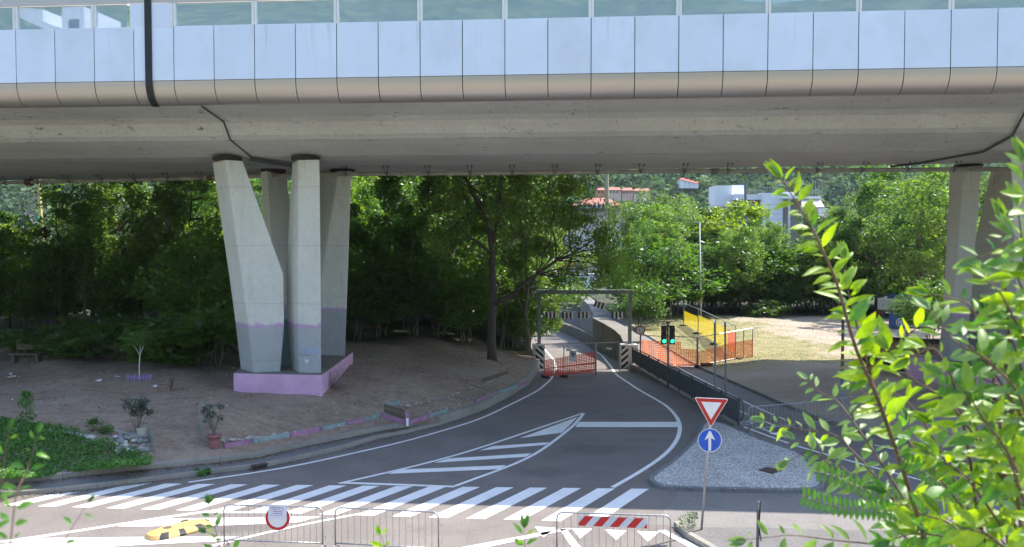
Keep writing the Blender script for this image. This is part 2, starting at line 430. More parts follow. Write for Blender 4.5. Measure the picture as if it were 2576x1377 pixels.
mb.grid([[(LX(Y)-.1, Y, -7), (LX(Y)-.1, Y, hp(Y)+.004)] for Y in Ys])
struct('cycle_path', mb, A_path)
def dirt2():
    m, t, p = newmat('dry_grass_and_gravel'); g = N(t, 'ShaderNodeNewGeometry').outputs['Position']
    sx = N(t, 'ShaderNodeSeparateXYZ'); t.links.new(g, sx.inputs[0])
    base = mixc(t, ramp(t, noise(t, .4, 6, .65, g), [(.3, 0.0), (.7, 1.0)]), (.29, .235, .18), (.38, .32, .26))
    gr = mixc(t, ramp(t, noise(t, 1.1, 6, .7, g), [(.35, 0.0), (.7, 1.0)]), (.30, .25, .13), (.10, .13, .04))
    # grass lies left of the gravel track
    d = math_(t, 'ADD', math_(t, 'MULTIPLY', sx.outputs[0], -1.0), 23.0)
    d = math_(t, 'ADD', d, math_(t, 'MULTIPLY', math_(t, 'SUBTRACT', noise(t, .25, 5, .7, g), .5), 16.0))
    far = ramp(t, math_(t, 'MULTIPLY', math_(t, 'SUBTRACT', sx.outputs[1], 47.0), .2), [(0.0, 0.0), (1.0, 1.0)])
    f = math_(t, 'MULTIPLY', ramp(t, math_(t, 'MULTIPLY', d, .3), [(.2, 0.0), (.8, 1.0)]), far)
    col = mixc(t, f, base, gr)
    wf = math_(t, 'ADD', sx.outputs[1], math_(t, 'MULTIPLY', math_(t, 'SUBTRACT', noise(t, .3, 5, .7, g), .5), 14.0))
    col = mixc(t, ramp(t, math_(t, 'MULTIPLY', math_(t, 'SUBTRACT', wf, 80.0), .2), [(0.0, 0.0), (1.0, 1.0)]), col, (.035, .045, .018))  # floor colour darkened beyond the lot, as in the shade under trees
    col = mixc(t, 1.0, col, ramp(t, noise(t, 18, 3, .8, g), [(.3, .78), (.7, 1.2)]), 'MULTIPLY')
    col = mixc(t, ramp(t, noise(t, .8, 5, .7, g, (.35, 2, 1)), [(.56, 0.0), (.72, .55)]), col, (.13, .11, .09))
    t.links.new(col, p.inputs['Base Color']); p.inputs['Roughness'].default_value = .95
    bump(t, p, noise(t, 9, 5, .75, g), .6, .04); return m
mb = MB(); Ys2 = [30+k*.7 for k in range(0, 82)]+[88+6*k for k in range(36)]
cols = [0, .3, .8, 1.4, 2, 2.6, 3.2, 4, 5, 6, 7, 8, 9, 10, 11, 12, 13.5, 15, 17, 19, 22, 26, 32, 45, 70, 120, 220]
mb.grid([[(KX(Y)+.16+c, Y, hd(KX(Y)+.16+c, Y)+(.008 if Y > 30.4 else -.05)) for c in cols] for Y in Ys2])
struct('dirt_lot', mb, dirt2(), smooth=True)
kerb_run('kerb', [Vector((KX(Y), Y, hp(Y))) for Y in (31, 33, 35, 38, 42, 46, 50, 54, 60, 66, 72, 80)], .17, lambda p: hp(p.y)+.13, K_kerb, side=-1)
# low retaining wall under the railing
mb = MB(); RA = Vector((7.62, 53.0, 0)); RB = Vector((9.08, 33.4, 0))
for k in range(14):
    a = RA.lerp(RB, k/14); b = RA.lerp(RB, (k+1)/14)
    za = lerp(-.18, .10, k/14); zb = lerp(-.18, .10, (k+1)/14)
    mb.quad((a.x-.16, a.y, -1.2), (b.x-.16, b.y, -1.2), (b.x-.12, b.y, zb), (a.x-.12, a.y, za))
    mb.quad((a.x-.12, a.y, za), (b.x-.12, b.y, zb), (b.x+.25, b.y, zb), (a.x+.25, a.y, za))
    mb.quad((a.x+.25, a.y, -1.2), (b.x+.25, b.y, -1.2), (b.x+.25, b.y, zb), (a.x+.25, a.y, za))
mb.quad((RB.x-.16, RB.y, -1), (RB.x+.25, RB.y, -1), (RB.x+.25, RB.y, .1), (RB.x-.12, RB.y, .1))
tag(mb.build('retaining_wall', K_wall), 'low concrete retaining wall carrying the dark railing beside the ramp', 'wall')
# embankment the camera stands over
mb = MB(); rows = []
for k in range(24):
    Y = -30+k*2; 
    rows.append([(X, Y, (5.4 if Y < 1 else max(-.3, 5.4*(1-(Y-1)/13.0)))+.12*math.sin(X*1.7+Y)) for X in range(-60, 62, 4)])
mb.grid(rows); struct('embankment', mb, M('embankment_soil', (.22, .21, .15), .95, (.27, .25, .19), .8, fine=12, world=True), smooth=True)
# ================================================================== ROAD MARKINGS
def paint(pxs, f=Rd, dz=.005, name='road_marking', mat=None):
    mb = MB()
    for poly in pxs:
        P = [f(*q) for q in poly]; mb.quad(*[p+Vector((0, 0, dz)) for p in P])
    return struct(name, mb, mat or W_paint)
def line(px, wpx=None, wd=.15, f=Rd, dz=.007, step=.7, mb=None):
    P = resample([f(*q) for q in px], step); own = mb is None; mb = mb or MB(); rows = []
    hf = hr if f is Rd else (lambda X, Y: hp(Y)+.004)
    # smooth
    for it in range(3):
        P = [P[0]]+[(P[i-1]+P[i]*2+P[i+1])/4 for i in range(1, len(P)-1)]+[P[-1]]
    for i, p in enumerate(P):
        a = P[max(0, i-1)]; b = P[min(len(P)-1, i+1)]; t = b-a; t.z = 0; t.normalize(); q = Vector((-t.y, t.x, 0))*wd/2
        r = []
        for s in (q, -q):
            v = p+s; r.append((v.x, v.y, hf(v.x, v.y)+dz))
        rows.append(r)
    mb.grid(rows)
    if own: struct('road_marking', mb, W_paint)
line([(474,1214),(555,1202),(648,1190),(713,1180),(871,1145),(1030,1109),(1110,1085),(1203,1058),(1229,1046),(1308,1007),(1355,983),(1387,955),(1399,928),(1395,908),(1371,880),(1350,866)], wd=.14)
line([(1380,816),(1394,822),(1443,844),(1485,871),(1516,897),(1536,921),(1548,941),(1561,951),(1606,981),(1624,991),(1679,1022),(1707,1054),(1714,1076),(1707,1105),(1679,1141),(1624,1180),(1541,1227)], wd=.16)
paint([[(1456,1062),(1706,1062),(1706,1075),(1447,1075)]])
line([(1467,1040),(1203,1129),(1110,1158),(1030,1177),(853,1217)], wd=.14)
line([(1468,1041),(1450,1066),(1414,1095),(1347,1145),(1268,1180),(1189,1206),(1146,1223)], wd=.14)
paint([[(867,1213),(1148,1223),(1142,1227),(850,1217)],
       [(1308,1103),(1454,1049),(1414,1089)],
       [(1207,1134),(1240,1123),(1383,1113),(1371,1120)], [(1093,1165),(1128,1154),(1338,1141),(1323,1150)], [(974,1193),(1010,1182),(1274,1171),(1256,1181)]], dz=.006)
bD, bN = G(267,1279), G(1172,1305); tD, tP = G(498,1218), G(1503,1229)
mb = MB()
for i in range(-3, 14):
    b0 = bD+(bN-bD)*i/10; t0 = tD+(tP-tD)*i/12; db = (bN-bD)/10*.5*1.02; dt = (tP-tD)/12*.52; c = 0
    if i == -1: c = .0
    if i == -2: c = .12
    if i == -3: c = .5
    t1 = t0.lerp(b0, c); t2 = (t0+dt).lerp(b0+db, c*.8)
    if i == -2: t2 = (t0+dt).lerp(b0+db, -.02)
    z = Vector((0, 0, .0045)); mb.quad(b0+z, b0+db+z, t2+z, t1+z)
struct('zebra_crossing', mb, W_paint)
paint([[(294,1326),(425,1306),(810,1300),(745,1316),(560,1323)], [(0,1372),(90,1355),(365,1352),(600,1351),(560,1362),(335,1373),(0,1392)],
       [(500,1288),(745,1288),(748,1292),(500,1292)],
       [(1134,1383),(1420,1330),(1446,1330),(1160,1392)], [(1408,1332),(1424,1332),(1480,1400),(1452,1400)],
       [(1345,1326),(1398,1329),(1367,1353)], [(1438,1330),(1490,1331),(1459,1356)], [(1521,1333),(1576,1336),(1550,1360)], [(1602,1337),(1658,1339),(1630,1364)],
       [(1655,1336),(1672,1334),(1790,1392),(1760,1392)]], dz=.009)
line([(-40,1370),(0,1366),(250,1328),(501,1288),(560,1283)], wd=.17, dz=.006)
line([(470,1392),(629,1348),(758,1322),(807,1310),(907,1294),(960,1284)], wd=.13, dz=.012)
mb = MB()
fp = lambda x, y: hit(x, y, hdp)
line([(1690,915),(1723,935),(1881,1016),(1896,1023),(1990,1063)], wd=.1, f=fp, mb=mb)
line([(1600,890),(1688,945),(1740,975),(1865,1038),(1945,1070)], wd=.1, f=fp, mb=mb)
struct('road_marking', mb, W_paint)
line([(1861,1071),(1984,1116)], wd=.12); line([(1998,1121),(2114,1154),(2330,1212)], wd=.12)
line([(1905,1074),(1943,1089)], wd=.1); line([(2200,1120),(2400,1166),(2576,1200)], wd=.1)
paint([[(1934,1091),(1956,1089),(1983,1104)]], dz=.012)
# hatched steps and bicycle symbol on the path
mb = MB()
for k in range(5):
    a = fp(1700+k*13, 1004+k*8-20); line([(1716+k*8, 986+k*6), (1765+k*10, 985+k*6.5)], wd=.09, f=fp, mb=mb, step=.4)
struct('road_marking', mb, W_paint)
mb = MB()
for cx, cy in ((1876,1064),(1900,1060)):
    c = G(cx, cy, .006); mb.disc(c, (0,0,1), .3, 20, .24)
c1 = G(1876,1064,.009); c2 = G(1900,1060,.009)
for a, b in ((c1, c1.lerp(c2, .5)), (c1.lerp(c2, .5), c2), (c1+Vector((.15,.3,0)), c2+Vector((0,.35,0)))): mb.bar(a, b, .05, .002)
struct('bicycle_marking', mb, W_paint)
# ---- gravel island with kerb, manhole cover
isl = [(1626,1206),(1640,1220),(1664,1225),(1782,1229),(2051,1233),(2078,1228),(2067,1196),(2019,1137),(1984,1127),(1913,1105),(1861,1080),(1806,1058),(1767,1060),(1747,1105),(1711,1141),(1672,1173),(1632,1196)]
IP = [G(x, y, .12) for x, y in isl]
IPr = resample(IP+[IP[0]], .35)[:-1]
for it in range(2): IPr = [(IPr[i-1]+IPr[i]*2+IPr[(i+1) % len(IPr)])/4 for i in range(len(IPr))]
def gravelmat():
    m, t, p = newmat('crushed_gravel'); g = N(t, 'ShaderNodeNewGeometry').outputs['Position']
    v = N(t, 'ShaderNodeTexVoronoi'); v.inputs['Scale'].default_value = 26; t.links.new(g, v.inputs['Vector'])
    sep = N(t, 'ShaderNodeSeparateColor'); t.links.new(v.outputs['Color'], sep.inputs[0])
    col = mixc(t, 1.0, ramp(t, sep.outputs[0], [(0.0, (.22,.215,.21)), (.5, (.52,.50,.48)), (1.0, (.80,.78,.75))]), ramp(t, noise(t, .6, 4, .6, g), [(.3, .8), (.7, 1.05)]), 'MULTIPLY')
    t.links.new(col, p.inputs['Base Color']); p.inputs['Roughness'].default_value = .9
    bump(t, p, v.outputs['Distance'], 1.0, .03); return m
gravel = gravelmat()
mb = MB(); mb.quad(*[p for p in IPr]); o = struct('gravel_island', mb, gravel)
kerb_run('kerb', IPr+[IPr[0]], .14, .135, M('island_kerb', (.20, .205, .21), .85, (.13, .135, .14), 2, world=True), side=1)
# loose stones on the island
mb = MB(); xs = [p.x for p in IPr]; ys = [p.y for p in IPr]
def inside(x, y, P):
    c = False
    for i in range(len(P)):
        a, b = P[i], P[i-1]
        if (a.y > y) != (b.y > y) and x < (b.x-a.x)*(y-a.y)/(b.y-a.y)+a.x: c = not c
    return c
k = 0
while k < 5200:
    x = random.uniform(min(xs), max(xs)); y = random.uniform(min(ys), max(ys))
    if not inside(x, y, IPr): continue
    k += 1; r = random.uniform(.012, .03); a = random.random()*6.3
    q = [(x+r*math.cos(a+j*2.1), y+r*math.sin(a+j*2.1), .118) for j in range(3)]; tp = (x, y, .122+r*.9)
    for j in range(3): mb.quad(q[j], q[(j+1) % 3], tp)
tag(mb.build('gravel', gravel), kind='stuff')
mb = MB(); P = [G(x, y, .15) for x, y in ((1908,1182),(1930,1175),(1967,1183),(1944,1191))]
mb.prism([p-Vector((0,0,.05)) for p in P], (0, 0, .055)); r = MB()
ctr = sum(P, Vector())/4
for k in range(1, 6):
    for a, b, c, d in ((0,1,3,2), (0,3,1,2)):
        p0 = P[a].lerp(P[b], k/6).lerp(ctr, .08); p1 = P[c].lerp(P[d], k/6).lerp(ctr, .08); r.bar(p0+Vector((0,0,.008)), p1+Vector((0,0,.008)), .02, .006)
o = mb.build('manhole_cover', M('rusty_iron', (.09, .06, .045), .8, (.05, .04, .035), 8)); tag(o, 'square rusty iron manhole cover in the gravel island', 'manhole cover')
r.build('tread_pattern', M('rusty_iron_rib', (.12, .08, .06), .8), o)
# second cover at the edge of the path and drain grate in the left kerb
def cover(px, label):
    P = [G(x, y, .008) for x, y in px]; mb = MB(); mb.prism([p-Vector((0,0,.03)) for p in P], (0,0,.034)); o = mb.build('manhole_cover', M('rusty_iron', (.09,.06,.045))); tag(o, label, 'manhole cover')
    r = MB(); c = sum(P, Vector())/4
    for k in range(1, 5): r.bar(P[0].lerp(P[3], k/5).lerp(c, .08)+Vector((0,0,.006)), P[1].lerp(P[2], k/5).lerp(c, .08)+Vector((0,0,.006)), .03, .006)
    r.build('tread_pattern', M('rusty_iron_rib', (.12,.08,.06)), o)
cover([(2048,1158),(2072,1157),(2082,1165),(2056,1167)], 'dark iron cover in the asphalt right of the gravel island')
o = E('storm_drain', G(652,1178,0), 'rusty storm drain inlet set into the kerb below the dirt bank', 'drain')
a, b = G(637,1184), G(672,1177); dd = (b-a).normalized(); nn = Vector((-dd.y, dd.x, 0))
mb = MB(); mb.bar(a+nn*.04+Vector((0,0,.145)), b+nn*.04+Vector((0,0,.145)), .2, .03); mb.build('lintel', M('rusty_iron', (.09,.06,.045)), o)
mb = MB()
for k in range(9): p = a.lerp(b, (k+.5)/9)-nn*.03; mb.bar(p+Vector((0,0,.01)), p+Vector((0,0,.13)), .012, .012)
mb.build('grating', M('rusty_iron', (.09,.06,.045)), o)
mb = MB(); mb.bar(a-nn*.012+Vector((0,0,.07)), b-nn*.012+Vector((0,0,.07)), .01, .12); mb.build('opening', black, o)
# right foreground kerb and pavement
cor = [(1698,1322),(1722,1350),(1795,1392),(1900,1440)]
mb = MB(); P = [G(1698,1322,.12), G(1764,1327,.12), G(1900,1327,.12), G(2036,1331,.12), G(2300,1336,.12), G(2700,1345,.12), G(2700,1500,.12), G(1920,1450,.12), G(1795,1384,.12)]
mb.quad(*P); struct('pavement', mb, asphalt('asphalt_pavement_grey', (.115,.112,.11), (.15,.147,.143), 1.2))  # grey asphalt, darker than the road beside it
mb.v[:] = []; mb = MB(); mb.grid([[tuple(p) for p in P[:6]], [(p.x, p.y, -.02) for p in P[:6]]]); struct('pavement_edge', mb, K_kerb)
kerb_run('kerb', [G(*q) for q in [(1694,1325),(1724,1354),(1795,1396),(1900,1450)]], .18, .14, K_kerb, side=-1 if False else 1)
# grass strip patch colour: lighter patched asphalt beyond the crossing at the right
mb = MB(); mb.quad(*[G(x, y, .0035) for x, y in ((1700,1252),(1640,1320),(1700,1322),(1764,1328),(2700,1346),(2900,1240),(2100,1236),(1700,1232))])
struct('asphalt_patch', mb, asphalt('asphalt_worn', (.165,.157,.150), (.20,.19,.182), .8))
# ================================================================== VIADUCT
TH = R(4.6); du = Vector((math.cos(TH), -math.sin(TH), 0)); dv = Vector((math.sin(TH), math.cos(TH), 0))
def UV(u, v, h): return du*u+dv*v+Vector((0, 0, h))
via = E('viaduct', UV(0, 29, 12.4), 'concrete motorway viaduct with blue white side panels crossing the whole view', 'viaduct')
U0, U1 = -95, 95; VF = 29.0
def rear(u): return 40.9-.115*u           # rear edge of the flat bottom slab
prof = lambda u: [(29.55,12.44),(31.3,12.25),(31.68,12.10),(31.85,11.9),(32.0,11.66),(32.25,11.50),(32.8,11.36),(34.3,11.07),(rear(u),11.0),(rear(u)+.5,11.35),(57.2,14.3),(57.6,14.9),(57.6,15.3),(57.0,15.3),(57.0,14.5),(30,14.2),(29.3,14.2),(29.55,12.44)]
mb = MB(); us = [U0, -60, -45, -30, -20, -10, 0, 10, 20, 30, 45, 60, U1]
mb.grid([[UV(u, v, h) for v, h in prof(u)] for u in us])
for u in (U0, U1): mb.quad(*[UV(u, v, h) for v, h in prof(u)[:-1]])
mb.build('box_girder', K_sof, via)
def panelmat(name, c, c2):
    m, t, p = newmat(name); g = N(t, 'ShaderNodeNewGeometry').outputs['Position']; oi = N(t, 'ShaderNodeObjectInfo').outputs['Random']
    ov = N(t, 'ShaderNodeVectorMath', operation='ADD'); t.links.new(g, ov.inputs[0]); t.links.new(math_(t, 'MULTIPLY', oi, 37.0), ov.inputs[1])
    st = noise(t, 1.6, 5, .7, ov.outputs[0], (3.5, 3.5, .2))
    sa = ramp(t, st, [(.55, 0.0), (.74, .7)]); so_ = ramp(t, math_(t, 'FRACT', math_(t, 'MULTIPLY', oi, 7.3)), [(.55, 0.0), (1.0, 1.0)])
    zz = N(t, 'ShaderNodeSeparateXYZ'); t.links.new(g, zz.inputs[0]); zt_ = ramp(t, math_(t, 'SUBTRACT', zz.outputs[2], 14.0), [(0.0, .35), (1.0, 1.0)])
    col = mixc(t, math_(t, 'MULTIPLY', math_(t, 'MULTIPLY', sa, so_), zt_), c, c2)
    col = mixc(t, ramp(t, noise(t, .6, 4, .6, ov.outputs[0]), [(.5, 0.0), (.75, .22)]), col, c2)
    col = mixc(t, 1.0, col, ramp(t, oi, [(0.0, .92), (1.0, 1.0)]), 'MULTIPLY')
    col = mixc(t, 1.0, col, ramp(t, noise(t, .8, 3, .5, g), [(.3, .95), (.7, 1.0)]), 'MULTIPLY')
    t.links.new(col, p.inputs['Base Color']); p.inputs['Roughness'].default_value = .38; p.inputs['Coat Weight'].default_value = .25; p.inputs['Coat Roughness'].default_value = .15; return m
pan = panelmat('enamel_panel', (.74, .82, .97), (.42, .43, .43))
m, t, p = newmat('satin_metal_panel'); MATS['satin'] = m
p.inputs['Base Color'].default_value = (.56, .50, .46, 1); p.inputs['Metallic'].default_value = .75; p.inputs['Roughness'].default_value = .42
bump(t, p, noise(t, 1.2, 3, .5), .04, .02)
satin = m
mb = MB()
for v_, h_ in ((32.24,11.49),(34.3,11.06)):
    for k in range(40):
        u0 = -24+k*1.2+random.uniform(0, .5)
        if random.random() < .3: mb = MB(); mb.bar(UV(u0, v_-.004, h_), UV(u0+random.uniform(.3, 1.1), v_-.004, h_), .012, .012); mb.build('form_seam', M('seam_dark', (.22,.215,.19), .9), via)
for u_ in (-3.1, .9, 4.8):
    n_ = 20; hh0 = 11.85; P_ = []
    for k in range(n_):
        a_ = 2*math.pi*k/n_; h_ = hh0+.52*math.sin(a_); uu = u_+.52*math.cos(a_)
        if h_ > 12.18 or h_ < 11.52: P_.append(None); continue
        vv_ = interp(-h_, [(-12.1,31.68),(-11.9,31.85),(-11.66,32.0),(-11.5,32.25)])-.012; P_.append(UV(uu, vv_, h_))
    for a_, b_ in zip(P_, P_[1:]+P_[:1]):
        if a_ and b_ and random.random() < .35: r_ = MB(); r_.bar(a_, b_, .015, .01); r_.build('ring_mark', M('seam_soft', (.30,.29,.26), .9), via)

# dark backing behind the joints
mb = MB(); mb.grid([[UV(u, VF+.07, 15.14), UV(u, VF+.07, 13.22), UV(u, VF+.16, 12.85), UV(u, VF+.62, 12.46)] for u in (U0, U1)])
mb.build('panel_backing', M('joint_black', (.012, .012, .014), .9), via)
W = 1.485; u_ref = G(1268, 190, 0).x  # placeholder
u_ref = -2.58
proto = None; proto2 = None
for k in range(-17, 17):
    ua = u_ref+k*W+.014; ub = u_ref+(k+1)*W-.014
    if ua < -24 or ub > 24: continue
    if proto is None:
        mb = MB(); j = 0
        a = [UV(ua, VF, 15.15), UV(ub, VF, 15.15), UV(ub, VF, 13.235), UV(ua, VF, 13.235)]
        mb.prism(a, dv*.03); proto = mb.build('side_panel', pan, via, bevel=.004); pu = ua
        mb = MB(); rows = []
        for i in range(11):
            al = math.pi/2*i/10; vv = VF+.56*(1-math.cos(al)); hh = 13.215-.79*math.sin(al)
            rows.append([UV(ua, vv, hh), UV(ub, vv, hh)])
        mb.grid(rows)
        # returns at the ends, seen as the panel thickness
        for uu in (ua, ub):
            mb.grid([[UV(uu, VF+.56*(1-math.cos(math.pi/2*i/10)), 13.215-.79*math.sin(math.pi/2*i/10)), UV(uu, VF+.03+.56*(1-math.cos(math.pi/2*i/10)), 13.23-.76*math.sin(math.pi/2*i/10))] for i in range(11)])
        proto2 = mb.build('curved_panel', satin, via, smooth=False)
        for pl in proto2.data.polygons: pl.use_smooth = len(set(round(proto2.data.vertices[i].co.dot(du), 2) for i in pl.vertices)) > 1
    else:
        for pr in (proto, proto2):
            c = pr.copy(); C.objects.link(c); c.parent = via; c.matrix_parent_inverse = pr.matrix_parent_inverse.copy(); c.location = du*(ua-pu)+dv*random.uniform(-.004, .004)
for a, b in ((U0, u_ref-14*W), (u_ref+17*W, U1)):
    mb = MB(); mb.quad(UV(a, VF, 15.15), UV(b, VF, 15.15), UV(b, VF, 13.22), UV(a, VF, 13.22)); mb.quad(UV(a, VF, 13.2), UV(b, VF, 13.2), UV(b, VF+.56, 12.43), UV(a, VF+.56, 12.43)); mb.build('outer_cladding', pan, via)
# glazing band
def glassmat():
    m, t, p = newmat('barrier_glass'); t.nodes.remove(p); out = t.nodes['Material Output']
    tr = N(t, 'ShaderNodeBsdfTransparent'); tr.inputs[0].default_value = (.78, .86, .90, 1)
    gl = N(t, 'ShaderNodeBsdfGlossy'); gl.inputs['Roughness'].default_value = .015; gl.inputs[0].default_value = (.80, .88, 1.0, 1)
    fr = N(t, 'ShaderNodeFresnel'); fr.inputs[0].default_value = 1.5
    f = math_(t, 'ADD', fr.outputs[0], .42); mx = N(t, 'ShaderNodeMixShader'); t.links.new(f, mx.inputs[0])
    df = N(t, 'ShaderNodeBsdfDiffuse'); df.inputs[0].default_value = (.52, .66, .80, 1); m2 = N(t, 'ShaderNodeMixShader'); m2.inputs[0].default_value = .36  # pale blue diffuse mixed in so the mirrored hill looks hazy
    t.links.new(tr.outputs[0], mx.inputs[1]); t.links.new(gl.outputs[0], mx.inputs[2]); t.links.new(mx.outputs[0], m2.inputs[1]); t.links.new(df.outputs[0], m2.inputs[2]); t.links.new(m2.outputs[0], out.inputs[0]); return m
gls = glassmat()
proto = None
kk = -12
idx = 0
for k in range(-12, 14):
    ua = u_ref+(2*k)*W; ub = ua+2*W
    if k == -5:            # two blind panels beside the black joint cover
        mb = MB(); mb.prism([UV(ua+.02+W*.9, VF, 15.97), UV(ub-.02, VF, 15.97), UV(ub-.02, VF, 15.165), UV(ua+.02+W*.9, VF, 15.165)], dv*.03); mb.build('side_panel', pan, via)
        mb = MB(); mb.prism([UV(ua+.05, VF+.05, 15.97), UV(ua+W*.9-.1, VF+.05, 15.97), UV(ua+W*.9-.1, VF+.05, 15.165), UV(ua+.05, VF+.05, 15.165)], dv*.012); mb.build('glass_pane', gls, via)
    elif k != -5:
        mb = MB(); mb.prism([UV(ua+.06, VF+.05, 15.97), UV(ub-.06, VF+.05, 15.97), UV(ub-.06, VF+.05, 15.165), UV(ua+.06, VF+.05, 15.165)], dv*.012); mb.build('glass_pane', gls, via)
    mb = MB()
    for s in (-.05, .05): mb.prism([UV(ua+s-.042, VF-.01, 15.99), UV(ua+s+.042, VF-.01, 15.99), UV(ua+s+.042, VF-.01, 15.16), UV(ua+s-.042, VF-.01, 15.16)], dv*.12)
    mb.build('mullion', white, via)
mb = MB(); mb.prism([UV(-38.5, VF-.02, 16.28), UV(36, VF-.02, 16.28), UV(36, VF-.02, 15.985), UV(-38.5, VF-.02, 15.985)], dv*.3); mb.build('top_rail', satin, via)
mb = MB(); mb.prism([UV(U0, VF+.3, 16.0), UV(U1, VF+.3, 16.0), UV(U1, VF+.3, 15.98), UV(U0, VF+.3, 15.98)], dv*.01)
# black joint cover
uj = XX(374, 30.1, 13.3).dot(du)
mb = MB(); rows = []
path = [(VF-.06, 16.6), (VF-.06, 13.2)]+[(VF-.06+.58*(1-math.cos(math.pi/2*i/8)), 13.2-.82*math.sin(math.pi/2*i/8)) for i in range(1, 9)]
mb.grid([[UV(uj-.12, v, h) for v, h in path], [UV(uj+.12, v, h) for v, h in path]])
mb.grid([[UV(uj-.12, v, h) for v, h in path], [UV(uj-.12, v+.06, h) for v, h in path]]); mb.grid([[UV(uj+.12, v, h) for v, h in path], [UV(uj+.12, v+.06, h) for v, h in path]])
mb.build('joint_cover', M('black_steel', (.012, .014, .018), .5), via)
# conduits along the soffit in the cross direction
def soffit_path(u, inset=.05): return [(29.62,12.40),(31.5,12.12),(31.9,11.72),(32.1,11.5),(34.3,11.02),(36.5,10.97)]
uc = XX(500, 30.4, 12.4).dot(du)
mb = MB(); mb.tube([UV(uc, v, h) for v, h in soffit_path(0)], .035, 6); mb.build('conduit', darksteel, via)
mb = MB(); mb.bar(UV(uc+.02, 34.2, 10.95), UV(uc+1.1, 37.2, 10.9), .22, .14); mb.build('cable_tray', darksteel, via)
pts = [D(2640,270,30.2), D(2560,300,30.6), D(2545,335,30.9), D(2530,350,31.5), D(2440,395,34.0), D(2300,422,37.5), D(2240,429,38.2)]
pts = [UV(p.dot(du), v, h) for p, v, h in zip(pts, (30.6, 31.5, 31.95, 32.4, 34.3, 38.2, 39.4), (12.25,12.1,11.6,11.38,11.0,10.95,10.93))]
mb = MB(); mb.tube(pts, .05, 6); mb.build('conduit', darksteel, via)
# long drain pipe with hangers
pk = [(-200,475,46.0),(0,459,44.8),(300,452.5,43.2),(530,446.5,41.6),(700,440.5,40.2),(880,437,38.9),(1300,434,38.3),(1700,430,37.7),(2100,427.5,37.1),(2490,424.5,36.5),(2700,423,36.2)]
PP = [D(q[0], q[1]+1.5, q[2]) for q in pk]
PP = [Vector((p.x, p.y, min(p.z, 10.82))) for p in PP]
mb = MB(); mb.tube(PP, .095, 10); mb.build('drain_pipe', M('stained_pipe', (.40, .38, .33), .7, (.25, .23, .20), 1.5, world=True), via, smooth=True)
mb = MB(); H = resample(PP, 1.5); 
def pipe_at(x):
    for a, b in zip(PP, PP[1:]):
        if a.x <= x <= b.x: return a.lerp(b, (x-a.x)/(b.x-a.x))
for k in range(-28, 24):
    p = pipe_at(k*1.93/1.0*1.0) if False else pipe_at(k*1.93)
    if p is None or p.x < -30 or p.x > 21: continue
    h = MB()
    for s in (-.1, .1):
        h.tube([p+Vector((s*.5, -.13, -.05)), p+Vector((s, -.45, 11.0-p.z))], .014, 5)
        h.tube([p+Vector((s+.05*math.cos(a), -.47, 10.93-p.z+.05*math.sin(a))) for a in [j*math.pi/4 for j in range(9)]], .012, 4)
    h.tube([p+Vector((0, .12*math.cos(a), .12*math.sin(a))) for a in [j*math.pi/5 for j in range(11)]], .02, 4)
    h.build('pipe_hanger', darksteel, via)
for x in (48, 513, 1075, 1135, 1440, 1770, 1815):
    best = min(H, key=lambda q: abs(1288+q.x/q.y*FP-x)); i = H.index(best); d = (H[min(i+1, len(H)-1)]-H[i-1]).normalized()
    h = MB(); h.tube([best-d*.16, best+d*.16], .13 if x > 60 else .2, 10); h.build('pipe_coupling', M('rust_coupling', (.12, .07, .05), .8) if x < 600 else M('stained_pipe', (.2,.19,.17)), via)
for x, y in ((1700,245),(1890,241),(2046,239),(2218,237),(2385,234),(2545,232),(1563,246),(1405,248)):
    p = D(x, y, 29.9); h = MB()
    for s in (-.03, .03): h.tube([p+Vector((s, 0, .12)), p+Vector((s, .02, -.03)), p+Vector((s+.03, .04, -.06))], .016, 5)
    h.build('cable_hook', darksteel, via)
